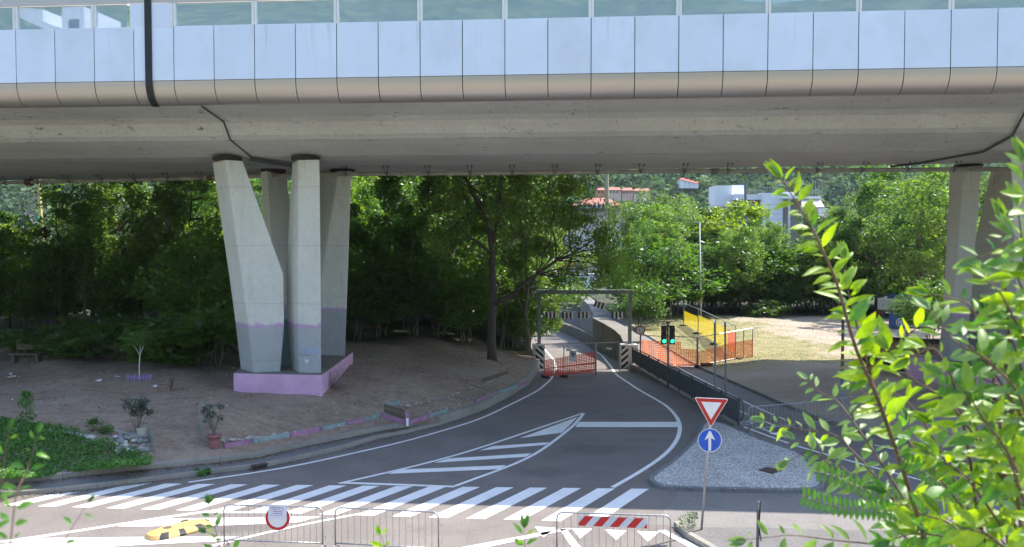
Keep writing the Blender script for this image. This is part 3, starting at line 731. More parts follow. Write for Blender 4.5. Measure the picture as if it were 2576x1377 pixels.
# ------------------------------------------------------------------ PIER (four splayed legs on a painted plinth)
def piermat():
    m, t, p = newmat('pier_concrete'); g = N(t, 'ShaderNodeNewGeometry').outputs['Position']; sx = N(t, 'ShaderNodeSeparateXYZ'); t.links.new(g, sx.inputs[0])
    base = mixc(t, ramp(t, noise(t, .5, 5, .65, g), [(.3, 0.0), (.7, 1.0)]), (.60, .60, .54), (.68, .68, .62))
    stk = ramp(t, noise(t, 2.5, 4, .7, g, (3, 3, .2)), [(.52, 0.0), (.7, .6)])
    topf = ramp(t, math_(t, 'SUBTRACT', sx.outputs[2], 9.6), [(0.0, 0.0), (1.0, 1.0)])
    base = mixc(t, math_(t, 'MULTIPLY', stk, topf), base, (.2, .19, .17))
    zz = math_(t, 'ADD', sx.outputs[2], math_(t, 'MULTIPLY', math_(t, 'SUBTRACT', noise(t, 1.1, 3, .6, g), .5), .5))
    zq = math_(t, 'ADD', zz, math_(t, 'MULTIPLY', sx.outputs[1], -.055)); zq = math_(t, 'ADD', zq, 1.93)
    grey = mixc(t, ramp(t, noise(t, .7, 4, .6, g), [(.3, 0.0), (.7, 1.0)]), (.36, .385, .375), (.41, .43, .45))
    line_ = ramp(t, math_(t, 'SUBTRACT', zq, 3.45), [(0.0, 0.0), (.02, 1.0), (.62, 1.0), (.64, 0.0)])
    flat = ramp(t, math_(t, 'SUBTRACT', math_(t, 'ADD', sx.outputs[2], math_(t, 'MULTIPLY', sx.outputs[1], -.055)), 2.02), [(0.0, 1.0), (.01, 0.0)])
    col = mixc(t, flat, base, grey)
    edge = math_(t, 'ADD', sx.outputs[2], math_(t, 'MULTIPLY', sx.outputs[1], -.055))
    e1 = math_(t, 'SUBTRACT', edge, 1.95); e2 = math_(t, 'ABSOLUTE', math_(t, 'SUBTRACT', e1, .07))
    pk_ = ramp(t, math_(t, 'ADD', e2, math_(t, 'MULTIPLY', math_(t, 'SUBTRACT', noise(t, 2, 4, .7, g, (2, 2, .6)), .5), .45)), [(.06, 1.0), (.10, 0.0)])
    col = mixc(t, math_(t, 'MULTIPLY', pk_, .85), col, (.52, .33, .55))
    col = mixc(t, 1.0, col, ramp(t, noise(t, 6, 4, .7, g), [(.25, .9), (.75, 1.07)]), 'MULTIPLY')
    fz = math_(t, 'FRACT', math_(t, 'MULTIPLY', math_(t, 'ADD', sx.outputs[2], math_(t, 'MULTIPLY', noise(t, .8, 2, .5, g), .02)), .41)); col = mixc(t, 1.0, col, ramp(t, fz, [(0.0, .84), (.012, .84), (.018, 1.0)]), 'MULTIPLY')
    dr = noise(t, 1.3, 6, .75, g, (2, 2, .15)); col = mixc(t, ramp(t, dr, [(.55, 0.0), (.72, .35)]), col, (.30, .29, .26))
    t.links.new(col, p.inputs['Base Color']); p.inputs['Roughness'].default_value = .8; bump(t, p, noise(t, 12, 4, .7, g), .2, .01); return m
pm = piermat()
HB, HT = 1.96, 10.85
pier = E('bridge_pier', Vector((-9.5, 38, 1.3)), 'tall four legged concrete pier on a pink painted plinth, lower parts painted grey', 'bridge pier')
def leg(secs):
    """secs: list of (h, [4 (x_px, Y)])"""
    mb = MB(); rows = [[XX(x, Y, h) for x, Y in q] for h, q in secs]
    rows2 = []
    for a, b in zip(rows, rows[1:]):
        for k in range(4): rows2.append([x.lerp(y, k/4) for x, y in zip(a, b)])
    rows2.append(rows[-1])
    mb.grid(rows2, close=True); mb.quad(*rows2[0]); mb.quad(*rows2[-1]); return mb.build('leg', pm, pier, bevel=.05)
def hpx(y, Y): return CAMZ+(620-y)/FP*Y
# corners order: left-back, crease(front-left), right-front, right-back
leg([(HB, [(605,36.2),(638,35.1),(705,35.4),(700,36.9)]), (hpx(820,35.1), [(592,36.1),(624,35.0),(715,35.3),(712,36.8)]), (hpx(690,35), [(575,36.0),(607,34.8),(713,35.2),(706,36.6)]), (HT, [(534,35.6),(566,34.5),(611,34.9),(604,36.0)])])
leg([(HB, [(734,36.2),(752,35.1),(808,35.0),(800,36.4)]), (hpx(820,35), [(722,36.2),(750,35.0),(808,34.9),(800,36.4)]), (hpx(690,35), [(719,36.2),(749,34.9),(807,34.8),(800,36.3)]), (HT, [(735,35.8),(750,34.5),(804,34.4),(797,35.8)])])
leg([(HB, [(682,41.4),(700,40.8),(750,43.0),(735,43.4)]), (hpx(800,41), [(678,41.2),(696,40.6),(752,42.9),(737,43.2)]), (HT, [(655,40.2),(671,39.6),(722,41.9),(706,42.2)])])
leg([(HB, [(764,42.8),(786,40.8),(868,40.5),(858,42.6)]), (hpx(700,41), [(778,42.9),(808,40.4),(875,40.3),(866,42.6)]), (HT, [(806,42.3),(851,39.7),(884,39.7),(872,42.0)])])
# low arch of painted concrete between the front legs
mb = MB(); mb.prism([XX(700,36.9,HB), XX(736,36.9,HB), XX(736,36.9,3.6), XX(718,36.9,4.1), XX(700,36.9,3.6)], (0,.3,0)); mb.build('web_wall', M('teal_paint', (.18, .30, .30), .8), pier)
a, b, c_, d = XX(587,34.9,HB), XX(810,34.4,HB), XX(888,41.9,HB), XX(668,43.6,HB)
mb = MB(); mb.prism([Vector((q.x, q.y, .9)) for q in (a, b, c_, d)], (0, 0, HB-.9)); pl = mb.build('plinth', M('pink_paint', (.68, .42, .62), .8, (.54, .34, .50), 1.2, world=True), pier, bevel=.02)
mb = MB(); mb.prism([Vector((q.x, q.y, HB+.002)).lerp(Vector((-9.3, 38.8, HB+.002)), .01) for q in (a, b, c_, d)], (0, 0, .012)); mb.build('plinth_top', K_wall, pl)
# painted heart and pale blue square on the front leg
mb = MB(); y0 = 35.02
def fp_(x, h): return XX(x, y0-.05-(h-HB)*.01, h)
mb.quad(fp_(757,3.05), fp_(803,3.05), fp_(803,2.3+.45), fp_(757,2.3+.45)); mb.build('painted_square', M('pale_blue_paint', (.36,.40,.50), .8, world=True, sc=4), pier)
mb = MB(); hp_ = []
for k in range(24):
    tt = k/24*2*math.pi; hx = 16*math.sin(tt)**3; hy = 13*math.cos(tt)-5*math.cos(2*tt)-2*math.cos(3*tt)-math.cos(4*tt); hp_.append(XX(772, y0-.062, 2.47)+Vector((hx*.0065, 0, hy*.0075)))
mb.quad(*hp_); mb.build('painted_heart', M('heart_white', (.62,.64,.70), .8), pier)
for x, Y in ((572,35.2),(769,35.1),(688,40.7),(862,40.6)):
    p = XX(x, Y, HT); mb = MB(); mb.tube([p+Vector((0,0,.0)), p+Vector((0,0,.06))], .50, 20); mb.cur = 1; mb.tube([p+Vector((0,0,.06)), p+Vector((0,0,.17))], .60, 20)
    mb.build('bearing', [M('bearing_red', (.11,.028,.022), .8), M('bearing_black', (.02,.02,.02), .7)], pier)
bk = copy_tree(pier); bk.location = pier.location+Vector((32.35, -2.6, 0)); bk['label'] = 'concrete pier at the right edge, behind the leafy shrub and dark fence'
for q in (pier, bk): q['group'] = 'viaduct piers'
for ch in list(bk.children):
    if ch.name.startswith('painted'): bpy.data.objects.remove(ch)
# ================================================================== STREET FURNITURE
UPZ = Vector((0, 0, 1))
# ---- steel crowd barriers
def barrier(p0, p1, label, nb=15, tilt=0, group='steel crowd barriers'):
    p0 = Vector(p0); p1 = Vector(p1); d = (p1-p0).normalized(); nrm = Vector((-d.y, d.x, 0)); L = (p1-p0).length
    t = E('crowd_barrier', (p0+p1)/2, label, 'crowd barrier', group)
    r = .14; H = 1.08; lo = .22
    pts = [p0+UPZ*.12, p0+UPZ*(H-r)]+[p0+d*(r-r*math.cos(a))+UPZ*(H-r+r*math.sin(a)) for a in (R(25), R(50), R(75))]+[p0+d*r+UPZ*H, p1-d*r+UPZ*H]
    pts += [p1-d*(r-r*math.cos(a))+UPZ*(H-r+r*math.sin(a)) for a in (R(75), R(50), R(25))]+[p1+UPZ*(H-r), p1+UPZ*.12]
    mb = MB(); mb.tube(pts, .02, 8); mb.tube([p0+UPZ*lo, p1+UPZ*lo], .018, 8); mb.build('frame', steel, t, smooth=True)
    mb = MB()
    for k in range(1, nb+1): q = p0.lerp(p1, k/(nb+1)); mb.tube([q+UPZ*lo, q+UPZ*(H-.005)], .0075, 6)
    mb.build('bars', steel, t)
    for q in (p0, p1):
        mb = MB(); mb.tube([q-nrm*.27+UPZ*.015, q-nrm*.2+UPZ*.1, q-nrm*.08+UPZ*.16, q+UPZ*.17, q+nrm*.08+UPZ*.16, q+nrm*.2+UPZ*.1, q+nrm*.27+UPZ*.015], .018, 7); mb.build('foot', steel, t, smooth=True)
    for q, s in ((p0, -1), (p1, 1)):
        for h in (.4, .83):
            mb = MB(); mb.tube([q+UPZ*h, q+d*s*.07+UPZ*h, q+d*s*.07+UPZ*(h-.09)], .008, 5); mb.build('hook', steel, t)
    return t, d, nrm
def topG(x, y): p = G(x, y, 1.08); p.z = 0; return p
b1, d1, n1 = barrier(topG(563,1270), topG(811,1277), 'steel crowd barrier carrying the round red no entry sign')
b2, d2, n2 = barrier(topG(843,1277), topG(1103,1289), 'empty steel crowd barrier right of the one with the round sign')
b3, d3, n3 = barrier(topG(1401,1289), topG(1687,1298), 'steel crowd barrier with a red and white striped board, over painted triangles')
barrier(topG(1884,1024), topG(2028,1013), 'steel crowd barrier beside the end of the dark railing, behind the gravel island')
barrier(topG(2005,1014), topG(2150,998), 'steel crowd barrier running behind the leaves towards the stickered post')
# round sign on first barrier
c = G(698,1303,.78); c.z = 0; Y_ = topG(698,1273).y; c = XX(699, Y_-.05, 0); cz = 1.08-.30
c.z = cz+.02
s = E('no_entry_sign', c, 'round red rimmed sign with a white notice taped over it, hung on a barrier', 'road sign')
fr = Vector((0, -1, 0))
mb = MB(); mb.tube([c, c+Vector((0,.012,0))], .30, 32); mb.build('disc', wht, s)
mb = MB(); mb.disc(c-Vector((0,.003,0)), fr, .292, 40, .225); mb.build('rim', red, s)
mb = MB(); P = [c+Vector((-.215,-.012,.34)), c+Vector((.23,-.012,.32)), c+Vector((.215,-.012,-.03)), c+Vector((-.225,-.012,-.01))]
mb.prism(P, (0,.003,0)); pp = mb.build('notice', M('paper', (.72,.72,.82), .6), s)
mb = MB()
for k, (w_, h_) in enumerate(((.30,.016),(.33,.008),(.2,.016),(.2,.016),(.34,.008))):
    q = c+Vector((0,-.0155,.255-k*.047)); random.seed(k); x = -w_/2
    while x < w_/2:
        ww = random.uniform(.01, .035); mb.quad(q+Vector((x,0,-h_/2-x*.06)), q+Vector((x+ww,0,-h_/2-x*.06)), q+Vector((x+ww,0,h_/2-x*.06)), q+Vector((x,0,h_/2-x*.06))); x += ww+.008
mb.build('lettering', M('ink', (.08,.07,.2), .7), pp)
# striped board on third barrier
a = XX(1456, topG(1456,1291).y-.03, 1.03); b = XX(1628, topG(1628,1296).y-.03, 1.01)
s = E('striped_board', (a+b)/2, 'red and white diagonally striped board fixed to the right hand barrier', 'hazard board')
d = (b-a).normalized(); L = (b-a).length; h = .235; dn = Vector((0,0,-1))
mb = MB(); mb.prism([a, b, b+dn*h, a+dn*h], (0,.012,0)); mb.build('board', M('reflective_white', (.62,.66,.72), .4), s)
mb = MB(); sl_ = .20
def clipx(poly):
    out = []
    for lim, sg in ((0, 1), (L, -1)):
        src = poly; out = []
        for i in range(len(src)):
            p, q = src[i-1], src[i]; ip = (p[0]-lim)*sg >= 0; iq = (q[0]-lim)*sg >= 0
            if ip != iq: t_ = (lim-p[0])/(q[0]-p[0]); out.append((lim, p[1]+(q[1]-p[1])*t_))
            if iq: out.append(q)
        poly = out
    return poly
for k in range(-1, 6):
    x0 = .10+k*.385-.155; poly = clipx([(x0+sl_, 0), (x0+sl_+.2, 0), (x0+.2, h), (x0, h)])
    if len(poly) > 2: mb.quad(*[a+d*x+dn*y-Vector((0,.003,0)) for x, y in poly])
mb.build('red_stripes', red, s)
# ---- yield + one way sign on a leaning pole
base = G(1764,1333,.12); top = base+Vector((.30, -.02, 3.25)); top = D(1790,1005,base.y-.05)
s = E('sign_post', base, 'give way triangle above a round blue arrow sign on a leaning grey pole', 'road sign')
mb = MB(); mb.tube([base-UPZ*.1, top], .03, 10); mb.build('pole', steel, s, smooth=True)
ax = (top-base).normalized(); rt = Vector((1, 0, .0)); up = Vector((-.03, 0, 1)).normalized(); Yf = base.y-.11
def W2(x, y): return D(x, y, Yf)
T = [W2(1747,1000), W2(1833,1004), W2(1788,1076)]; cc = sum(T, Vector())/3
def rounded(T, k, dy, r=.12):
    P = []
    Q = [cc+(t-cc)*k for t in T]
    for i in range(3):
        a, b, c = Q[i-1], Q[i], Q[(i+1) % 3]
        for j in range(5):
            u = j/4; p = (b+(a-b)*r)*(1-u)**2+b*2*u*(1-u)+(b+(c-b)*r)*u**2; P.append(p+Vector((0, dy, 0)))
    return P
mb = MB(); mb.prism(rounded(T, 1, 0, .07), (0,.015,0)); pl = mb.build('yield_triangle', wht, s)
mb = MB(); o_t = rounded(T, .945, -.003, .05); i_t = rounded(T, .60, -.003, .02)
for k in range(15): mb.quad(o_t[k], o_t[(k+1) % 15], i_t[(k+1) % 15], i_t[k])
mb.build('red_border', red, pl)
cb = W2(1785.5,1108); mb = MB(); mb.tube([cb, cb+Vector((0,.015,0))], .30, 36); pl = mb.build('blue_disc', blue, s)
mb = MB(); mb.disc(cb-Vector((0,.003,0)), fr, .30, 40, .285); mb.build('white_rim', wht, pl)
mb = MB(); ar = [(-.035,-.26),(.035,-.26),(.035,.06),(.135,.0),(.02,.235),(-.02,.235),(-.135,.0),(-.035,.06)]
mb.quad(*[cb+Vector((x,-.005,y)) for x, y in [ar[0],ar[1],ar[2],ar[7]]]); mb.quad(*[cb+Vector((x,-.005,y)) for x, y in [ar[7],ar[2],ar[3],ar[4],ar[5],ar[6]]])
mb.build('white_arrow', wht, pl)
for z in (.95, .1, -.25):
    q = cb+Vector((.0, .05, z*.6+.05)); h = MB(); h.box(q, (.1, .06, .04)); h.build('bracket', steel, s)
# ---- slim bollard with a strap
bb = XX(1905, 18.9, .12); s = E('slim_post', bb, 'thin dark metal post with a loose black strap standing on the right pavement', 'post')
mb = MB(); mb.tube([bb-UPZ*.05, D(1908,1262,18.9)], .035, 10); mb.build('post', M('weathered_post', (.16,.165,.17), .5, (.07,.07,.075), 9), s, smooth=True)
mb = MB(); tp = D(1913,1262,18.86); pts = [tp, D(1911,1290,18.85), D(1909,1315,18.85), D(1911,1340,18.85), D(1915,1362,18.84)]; mb.tube(pts, [.012,.02,.024,.02,.012], 6); mb.build('strap', black, s)
# ---- yellow rubber lane divider with black blocks
def divider(c, ang, L, Wd, label):
    s = E('lane_divider', c, label, 'lane divider', 'yellow lane dividers'); ca, sa = math.cos(ang), math.sin(ang)
    def tr(x, y, z): return Vector((c.x+x*ca-y*sa, c.y+x*sa+y*ca, z))
    n = 84; prof_ = []
    rows = []; rings = [(1.0, .015), (1.0, .05), (.90, .11), (.62, .145), (.3, .155), (.02, .16)]
    for k, z in rings:
        row = []
        for i in range(n):
            a = 2*math.pi*i/n; ex = .62
            x = math.copysign(abs(math.cos(a))**ex, math.cos(a)); y = math.copysign(abs(math.sin(a))**.8, math.sin(a))
            row.append(tr(x*(L/2-(1-k)*Wd/2*.9), y*Wd/2*k, z))
        rows.append(row)
    mb = MB(); mb.grid(rows, close=True); mb.mi = []
    for r_ in range(len(rings)-1):
        for i in range(n):
            a = 2*math.pi*(i+.5)/n; x = math.copysign(abs(math.cos(a))**.62, math.cos(a)); mb.mi.append(1 if r_ < 3 and int((x+1.1)*3.4) % 2 == 1 else 0)
    mb.quad(*rows[-1]); mb.mi[-1] = 0
    mb.build('rubber_body', [M('faded_yellow', (.62,.38,.12), .7, (.50,.33,.14), 3, fine=40), M('black_block', (.035,.035,.04), .6)], s)
    mb = MB(); mb.grid([[tr(p[0], p[1], .002) for p in [(0,0)]*2], [tr(0,0,.003)]*2])
    q = tr(-.28, .06, .156); mb = MB(); mb.disc(q+UPZ*.006, (0,0,1), .11, 18); mb.build('post_socket', M('socket_dirt', (.12,.10,.07), .9), s)
    q = tr(.3, .3, .12); mb = MB(); mb.box(q, (.17, .1, .06), ang); mb.build('marker_block', black, s)
    return s
ca_ = G(440,1336,0); a0 = G(372,1358,0); a1 = G(525,1318,0); vv = a1-a0
dvd = divider(Vector(((a0.x+a1.x)/2, (a0.y+a1.y)/2, 0)), math.atan2(vv.y, vv.x), vv.length*1.03, .78, 'yellow and black rubber lane divider left of the crowd barriers')
c2_ = G(1268,1412,0); divider(c2_, R(14), 1.75, .8, 'yellow lane divider cut by the lower edge between two crowd barriers')
# ---- railing beside the ramp
s = E('railing', Vector((8.4, 43, 0)), 'dark slatted steel railing along the ramp from the striped pillar to the gravel island', 'railing')
def rb(t): p = RA.lerp(RB, t); return Vector((p.x+.05, p.y, lerp(-.18, .10, t)))
mb = MB(); mb.bar(rb(0)+UPZ*1.05, rb(1)+UPZ*1.05, .06, .045); mb.bar(rb(0)+UPZ*.94, rb(1)+UPZ*.94, .03, .03); mb.bar(rb(0)+UPZ*.1, rb(1)+UPZ*.1, .03, .03); mb.build('rails', darksteel, s)
mb = MB()
for k in range(150): p = rb((k+.5)/150); mb.box(p+UPZ*.52, (.03, .075, .84), rz=-.1)
mb.build('slats', darksteel, s)
for k in range(10): p = rb(k/9*.998+.001); mb = MB(); mb.box(p+UPZ*.545, (.085, .085, 1.09)); mb.build('post', darksteel, s)
e_ = rb(1); mb = MB(); mb.tube([e_+Vector((.03,-.02,1.05)), e_+Vector((.1,-.14,1.0)), e_+Vector((.13,-.2,.75)), e_+Vector((.12,-.18,.4)), e_+Vector((.06,-.06,.2))], .03, 8); mb.build('end_loop', darksteel, s, smooth=True)
# ---- poles, lights
def pole(name, bpx, tpx, Y, r, label, cat, mat, h=None, r2=None):
    b = XX(bpx[0], Y, hdp(XX(bpx[0], Y, 0).x, Y)); t = D(tpx[0], tpx[1], Y)
    s = E(name, b, label, cat); mb = MB(); mb.tube([b-UPZ*.2, b.lerp(t, .02), t], [r, r, r2 or r], 10); mb.build('pole', mat, s, smooth=True); return s, b, t
s1, _, _ = pole('steel_mast', (1800,0), (1798,812), 37.0, .045, 'slender grey mast behind the railing, left one of the pair', 'mast', greysteel)
s2, _, _ = pole('steel_mast', (1826,0), (1824,811), 37.8, .045, 'slender grey mast behind the railing, right one of the pair', 'mast', greysteel)
for s_, x, Y in ((s1,1800,37.0),(s2,1826,37.8)):
    mb = MB(); p = XX(x, Y, 0); mb.box(p+UPZ*.1, (.22,.22,.2)); mb.build('base', darksteel, s_)
s, b, t = pole('traffic_light', (1681,0), (1680,815), 43.5, .05, 'twin headed traffic light showing green on a dark pole behind the railing', 'traffic light', darksteel)
housing = M('signal_housing', (.012,.014,.014), .5); 
m, tt, p = newmat('green_lamp'); p.inputs['Base Color'].default_value = (.02,.4,.22,1); p.inputs['Emission Color'].default_value = (.03,.95,.45,1); p.inputs['Emission Strength'].default_value = .8; grn = m
offg = M('unlit_lens', (.03,.012,.01), .3)
for x in (1670, 1690.5):
    c0 = D(x, 843, 43.35); mb = MB(); mb.box(c0, (.27, .2, .98)); hd_ = mb.build('signal_head', housing, s, bevel=.03)
    for k in range(3):
        c = c0+Vector((0, -.105, .31-.31*k)); mb = MB(); mb.disc(c, (0,-1,0), .105, 20); mb.build('lens', grn if k == 2 else offg, hd_)
        mb = MB(); mb.grid([[c+Vector((math.cos(a)*.115, yy, math.sin(a)*.115)) for a in [math.pi*j/10 for j in range(-1, 12)]] for yy in (0, -.14)]); mb.build('hood', housing, hd_)
mb = MB(); mb.box(D(1680,822,43.45), (.3,.1,.06)); mb.box(D(1680,812,43.5), (.2,.2,.1)); mb.build('mounting', darksteel, s)
# height restriction sign
Y = 51.8; b = XX(1610, Y, hdp(8.3, Y)); t = D(1611, 843, Y); c = D(1611, 831, Y-.06)
s = E('height_limit_sign', b, 'round red rimmed height limit sign reading 3.50 beside the right portal pillar', 'road sign')
mb = MB(); mb.tube([b, t+UPZ*.5], .035, 8); mb.build('pole', greysteel, s)
mb = MB(); mb.tube([c, c+Vector((0,.015,0))], .3, 32); dd_ = mb.build('disc', wht, s)
mb = MB(); mb.disc(c-Vector((0,.004,0)), fr, .3, 32, .225); mb.build('rim', red, dd_)
mb = MB(); add_text(mb, '3', .27, c+Vector((-.07,-.008,0)), (1,0,0), (0,0,1)); add_text(mb, '50', .13, c+Vector((.09,-.008,-.05)), (1,0,0), (0,0,1)); add_text(mb, 'm', .09, c+Vector((.09,-.008,.07)), (1,0,0), (0,0,1))
for sg in (1, -1): mb.quad(c+Vector((-.045,-.008,.205*sg)), c+Vector((.045,-.008,.205*sg)), c+Vector((0,-.008,.135*sg)))
mb.build('lettering', M('sign_black', (.01,.01,.01), .5), dd_)
# street lamp
s, b, t = pole('street_lamp', (1763,0), (1760,560), 80, .11, 'tall thin grey street lamp with a short flat arm in front of the trees', 'street lamp', M('pale_grey_paint', (.42,.45,.48), .5), r2=.06)
mb = MB(); mb.bar(t, t+Vector((-.75,0,.03)), .16, .07); mb.build('lamp_head', M('pale_grey_paint', (.42,.45,.48)), s)
mb = MB(); q = b.lerp(t, .17); mb.tube([q, q+UPZ*.5], .12, 10); mb.build('yellow_band', M('band_yellow', (.6,.5,.08), .6), s)
# stickered lamp post right
s, b, t = pole('lamp_post', (2118,0), (2122,690), 36.3, .075, 'dark lamp post covered in small stickers, seen behind the shrub leaves', 'lamp post', darksteel, r2=.05)
mb = MB(); mb.bar(t+Vector((-.5,0,.0)), t+Vector((.1,0,.02)), .14, .06); mb.build('lamp_head', darksteel, s)
for k, (z, col) in enumerate(((2.15,(.55,.45,.05)),(1.8,(.6,.5,.05)),(1.55,(.6,.6,.6)),(1.2,(.1,.2,.5)),(1.0,(.6,.6,.62)),(.8,(.35,.4,.5)),(.6,(.5,.5,.5)))):
    q = b+UPZ*z; mb = MB(); mb.tube([q, q+UPZ*(.1+.03*(k % 3))], .0775, 12, cap=False); mb.build('sticker', M('sticker_%s' % ('yellow','yellow','pale','blue','pale','bluegrey','pale')[k], col, .5), s)
mb = MB(); mb.tube([b, b+UPZ*.9], .085, 12); mb.build('lower_sleeve', M('peeling_paint', (.30,.36,.42), .6, (.15,.18,.2), 8), s)
# ---- height gauge portal
YP = 54.0; s = E('height_gauge_portal', Vector((4.7, YP, 0)), 'grey steel portal over the ramp with black and white plates hanging from it', 'height gauge')
L0, L1 = XX(1357, YP, .95), XX(1584, YP, .95); T0, T1 = D(1356,735,YP), D(1585,735,YP)
zt = (T0.z+T1.z)/2
gp = M('portal_grey', (.24,.27,.30), .5, (.17,.19,.21), 3)
for p, x in ((L0, T0.x), (L1, T1.x)): mb = MB(); mb.box(((p.x+x)/2, YP, (.95+zt)/2), (.22,.22,zt-.95)); mb.build('post', gp, s, bevel=.01)
for p in (L0, L1): mb = MB(); mb.box((p.x, YP, .98), (.5,.4,.06)); mb.build('base_plate', gp, s)
mb = MB(); mb.box(((T0.x+T1.x)/2, YP-.02, zt+.005), (T1.x-T0.x+.42, .3, .27)); mb.build('beam', gp, s, bevel=.01)
bw = [M('plate_black', (.015,.015,.02), .5), M('plate_white', (.78,.78,.80), .45)]
for k, (x, y, rot) in enumerate(((1387,793,0),(1428,794,0),(1469,793,0),(1509,768,-.32),(1553,793,0))):
    c = D(x, y, YP); mb = MB(); ca, sa = math.cos(rot), math.sin(rot); n6 = 6; w6 = .74; h6 = .41
    for j in range(n6):
        mb.cur = j % 2
        P = [(-w6/2+w6*j/n6, h6/2), (-w6/2+w6*(j+1)/n6, h6/2), (-w6/2+w6*(j+1)/n6, -h6/2), (-w6/2+w6*j/n6, -h6/2)]
        mb.prism([c+Vector((a*ca-b*sa, 0, a*sa+b*ca)) for a, b in P], (0,.015,0))
    pl = mb.build('striped_plate', bw, s)
    mb = MB()
    for a in (-.25, .25): mb.tube([c+Vector((a*ca, 0, a*sa+.2)), Vector((c.x+a*.9, YP, zt-.13))], .006, 4)
    mb.build('chain', darksteel, pl)
# ---- striped pillars
def pillar(x0, x1, xs0, xs1, mirror, label, top_y, bot_y):
    a = XX(x0, YP-.35, 0); b = XX(x1, YP-.35, 0); zt_ = .95; zb = -1.3
    s = E('striped_pillar', Vector(((a.x+b.x)/2, YP, -.6)), label, 'pillar', 'striped portal pillars')
    mb = MB(); mb.box(((a.x+b.x)/2, YP, (zt_+zb)/2), (b.x-a.x, .7, zt_-zb)); mb.build('shaft', M('pillar_whitewash', (.62,.62,.60), .8, (.5,.5,.48), 2), s, bevel=.02)
    sx0 = XX(xs0, YP-.36, 0).x; sx1 = XX(xs1, YP-.36, 0).x; z0 = -.62; z1 = .86; yy = YP-.353
    mb = MB(); mb.cur = 1; mb.prism([Vector((sx0,yy,z0)), Vector((sx1,yy,z0)), Vector((sx1,yy,z1)), Vector((sx0,yy,z1))], (0,-.012,0)); w_ = sx1-sx0; mb.cur = 0
    st = .205; k = 0
    z = z0-w_
    while z < z1:
        def cz(v): return max(z0, min(z1, v))
        P = [(0, z), (w_, z+w_*.9), (w_, z+w_*.9+st), (0, z+st)]
        if mirror: P = [(w_-q[0], q[1]) for q in P]
        # clip in z
        poly = P
        for lim, sg in ((z0, 1), (z1, -1)):
            src = poly; poly = []
            for i in range(len(src)):
                p, q = src[i-1], src[i]; ip = (p[1]-lim)*sg >= 0; iq = (q[1]-lim)*sg >= 0
                if ip != iq: t_ = (lim-p[1])/(q[1]-p[1]); poly.append((p[0]+(q[0]-p[0])*t_, lim))
                if iq: poly.append(q)
        if len(poly) > 2: mb.quad(*[Vector((sx0+p[0], yy-.016, p[1])) for p in poly])
        z += st*2
    mb.build('striped_board', bw, s)
    return s
pillar(1340,1368,1347,1367,True, 'white pillar with a black striped board at the left foot of the portal', 0, 0)
pillar(1562,1605,1563,1580,False, 'broad white pillar with a black striped board at the right foot of the portal', 0, 0)
# ---- ribbed concrete wall on the right of the ramp
wallp = [(7.45,54.4),(7.75,58),(7.8,62),(7.6,67),(7.2,72.6)]
wallp = [Vector((x, y, 0)) for x, y in wallp]
s = E('ribbed_wall', Vector((7.6, 63, 0)), 'ribbed concrete parapet wall with a broad coping curving along the ramp', 'wall')
Wp = resample(wallp, .26); mb = MB(); rows = []
for i, p in enumerate(Wp):
    for o_ in ((0, .15) if i % 2 else (.15, 0)): rows.append([(p.x-o_, p.y+(0 if o_ else .004), hr(0, p.y)-.3), (p.x-o_, p.y, .93), (p.x+.8, p.y, .93), (p.x+.8, p.y, -.6)])
mb.grid(rows); mb.build('ribbed_face', K_wall, s)
mb = MB(); rows = [[(p.x-.18, p.y, .94), (p.x-.18, p.y, 1.08), (p.x+1.05, p.y, 1.10), (p.x+1.05, p.y, .94)] for p in Wp]; mb.grid(rows, close=True); mb.quad(*rows[0]); mb.quad(*rows[-1])
mb.build('coping', concrete('coping_concrete', (.20,.185,.155), (.13,.12,.10), streak=.3), s, smooth=False)
w2 = [(7.2,72.7),(7.3,80),(7.2,90),(6.9,104),(6.2,120),(5.2,134)]; w2 = resample([Vector((x, y, 0)) for x, y in w2], .5)
s = E('ribbed_wall', Vector((7.2, 95, -2)), 'lower ribbed concrete wall farther down the ramp, topped by a panel railing', 'wall')
wt = lambda Y: hr(0, Y)+1.05+interp(Y, [(72,-.0),(90,.1)])
mb = MB(); rows = []
for i, p in enumerate(w2):
    o_ = 0 if i % 2 else .16; rows.append([(p.x-o_, p.y, hr(0, p.y)-.3), (p.x-o_, p.y, wt(p.y)), (p.x+.5, p.y, wt(p.y)), (p.x+.5, p.y, -4)])
mb.grid(rows); mb.build('ribbed_face', K_wall, s)
s = E('panel_railing', Vector((7.2, 95, -1)), 'grey panel railing on top of the far ribbed wall', 'railing')
for i in range(0, len(w2)-4, 4):
    a, b = w2[i].copy(), w2[i+4].copy(); a.z = wt(a.y); b.z = wt(b.y); a.x += .12; b.x += .12
    mb = MB(); mb.bar(a+UPZ*.9, b+UPZ*.9, .02, 1.3); mb.build('panel', M('panel_grey', (.17,.18,.21), .6, (.12,.13,.15), 2), s)
    mb = MB(); mb.tube([a, a+UPZ*1.85], .035, 6); mb.build('post', steel, s)
mb = MB(); mb.tube([Vector((p.x+.12, p.y, wt(p.y)+1.75)) for p in w2], .03, 6); mb.build('handrail', steel, s)
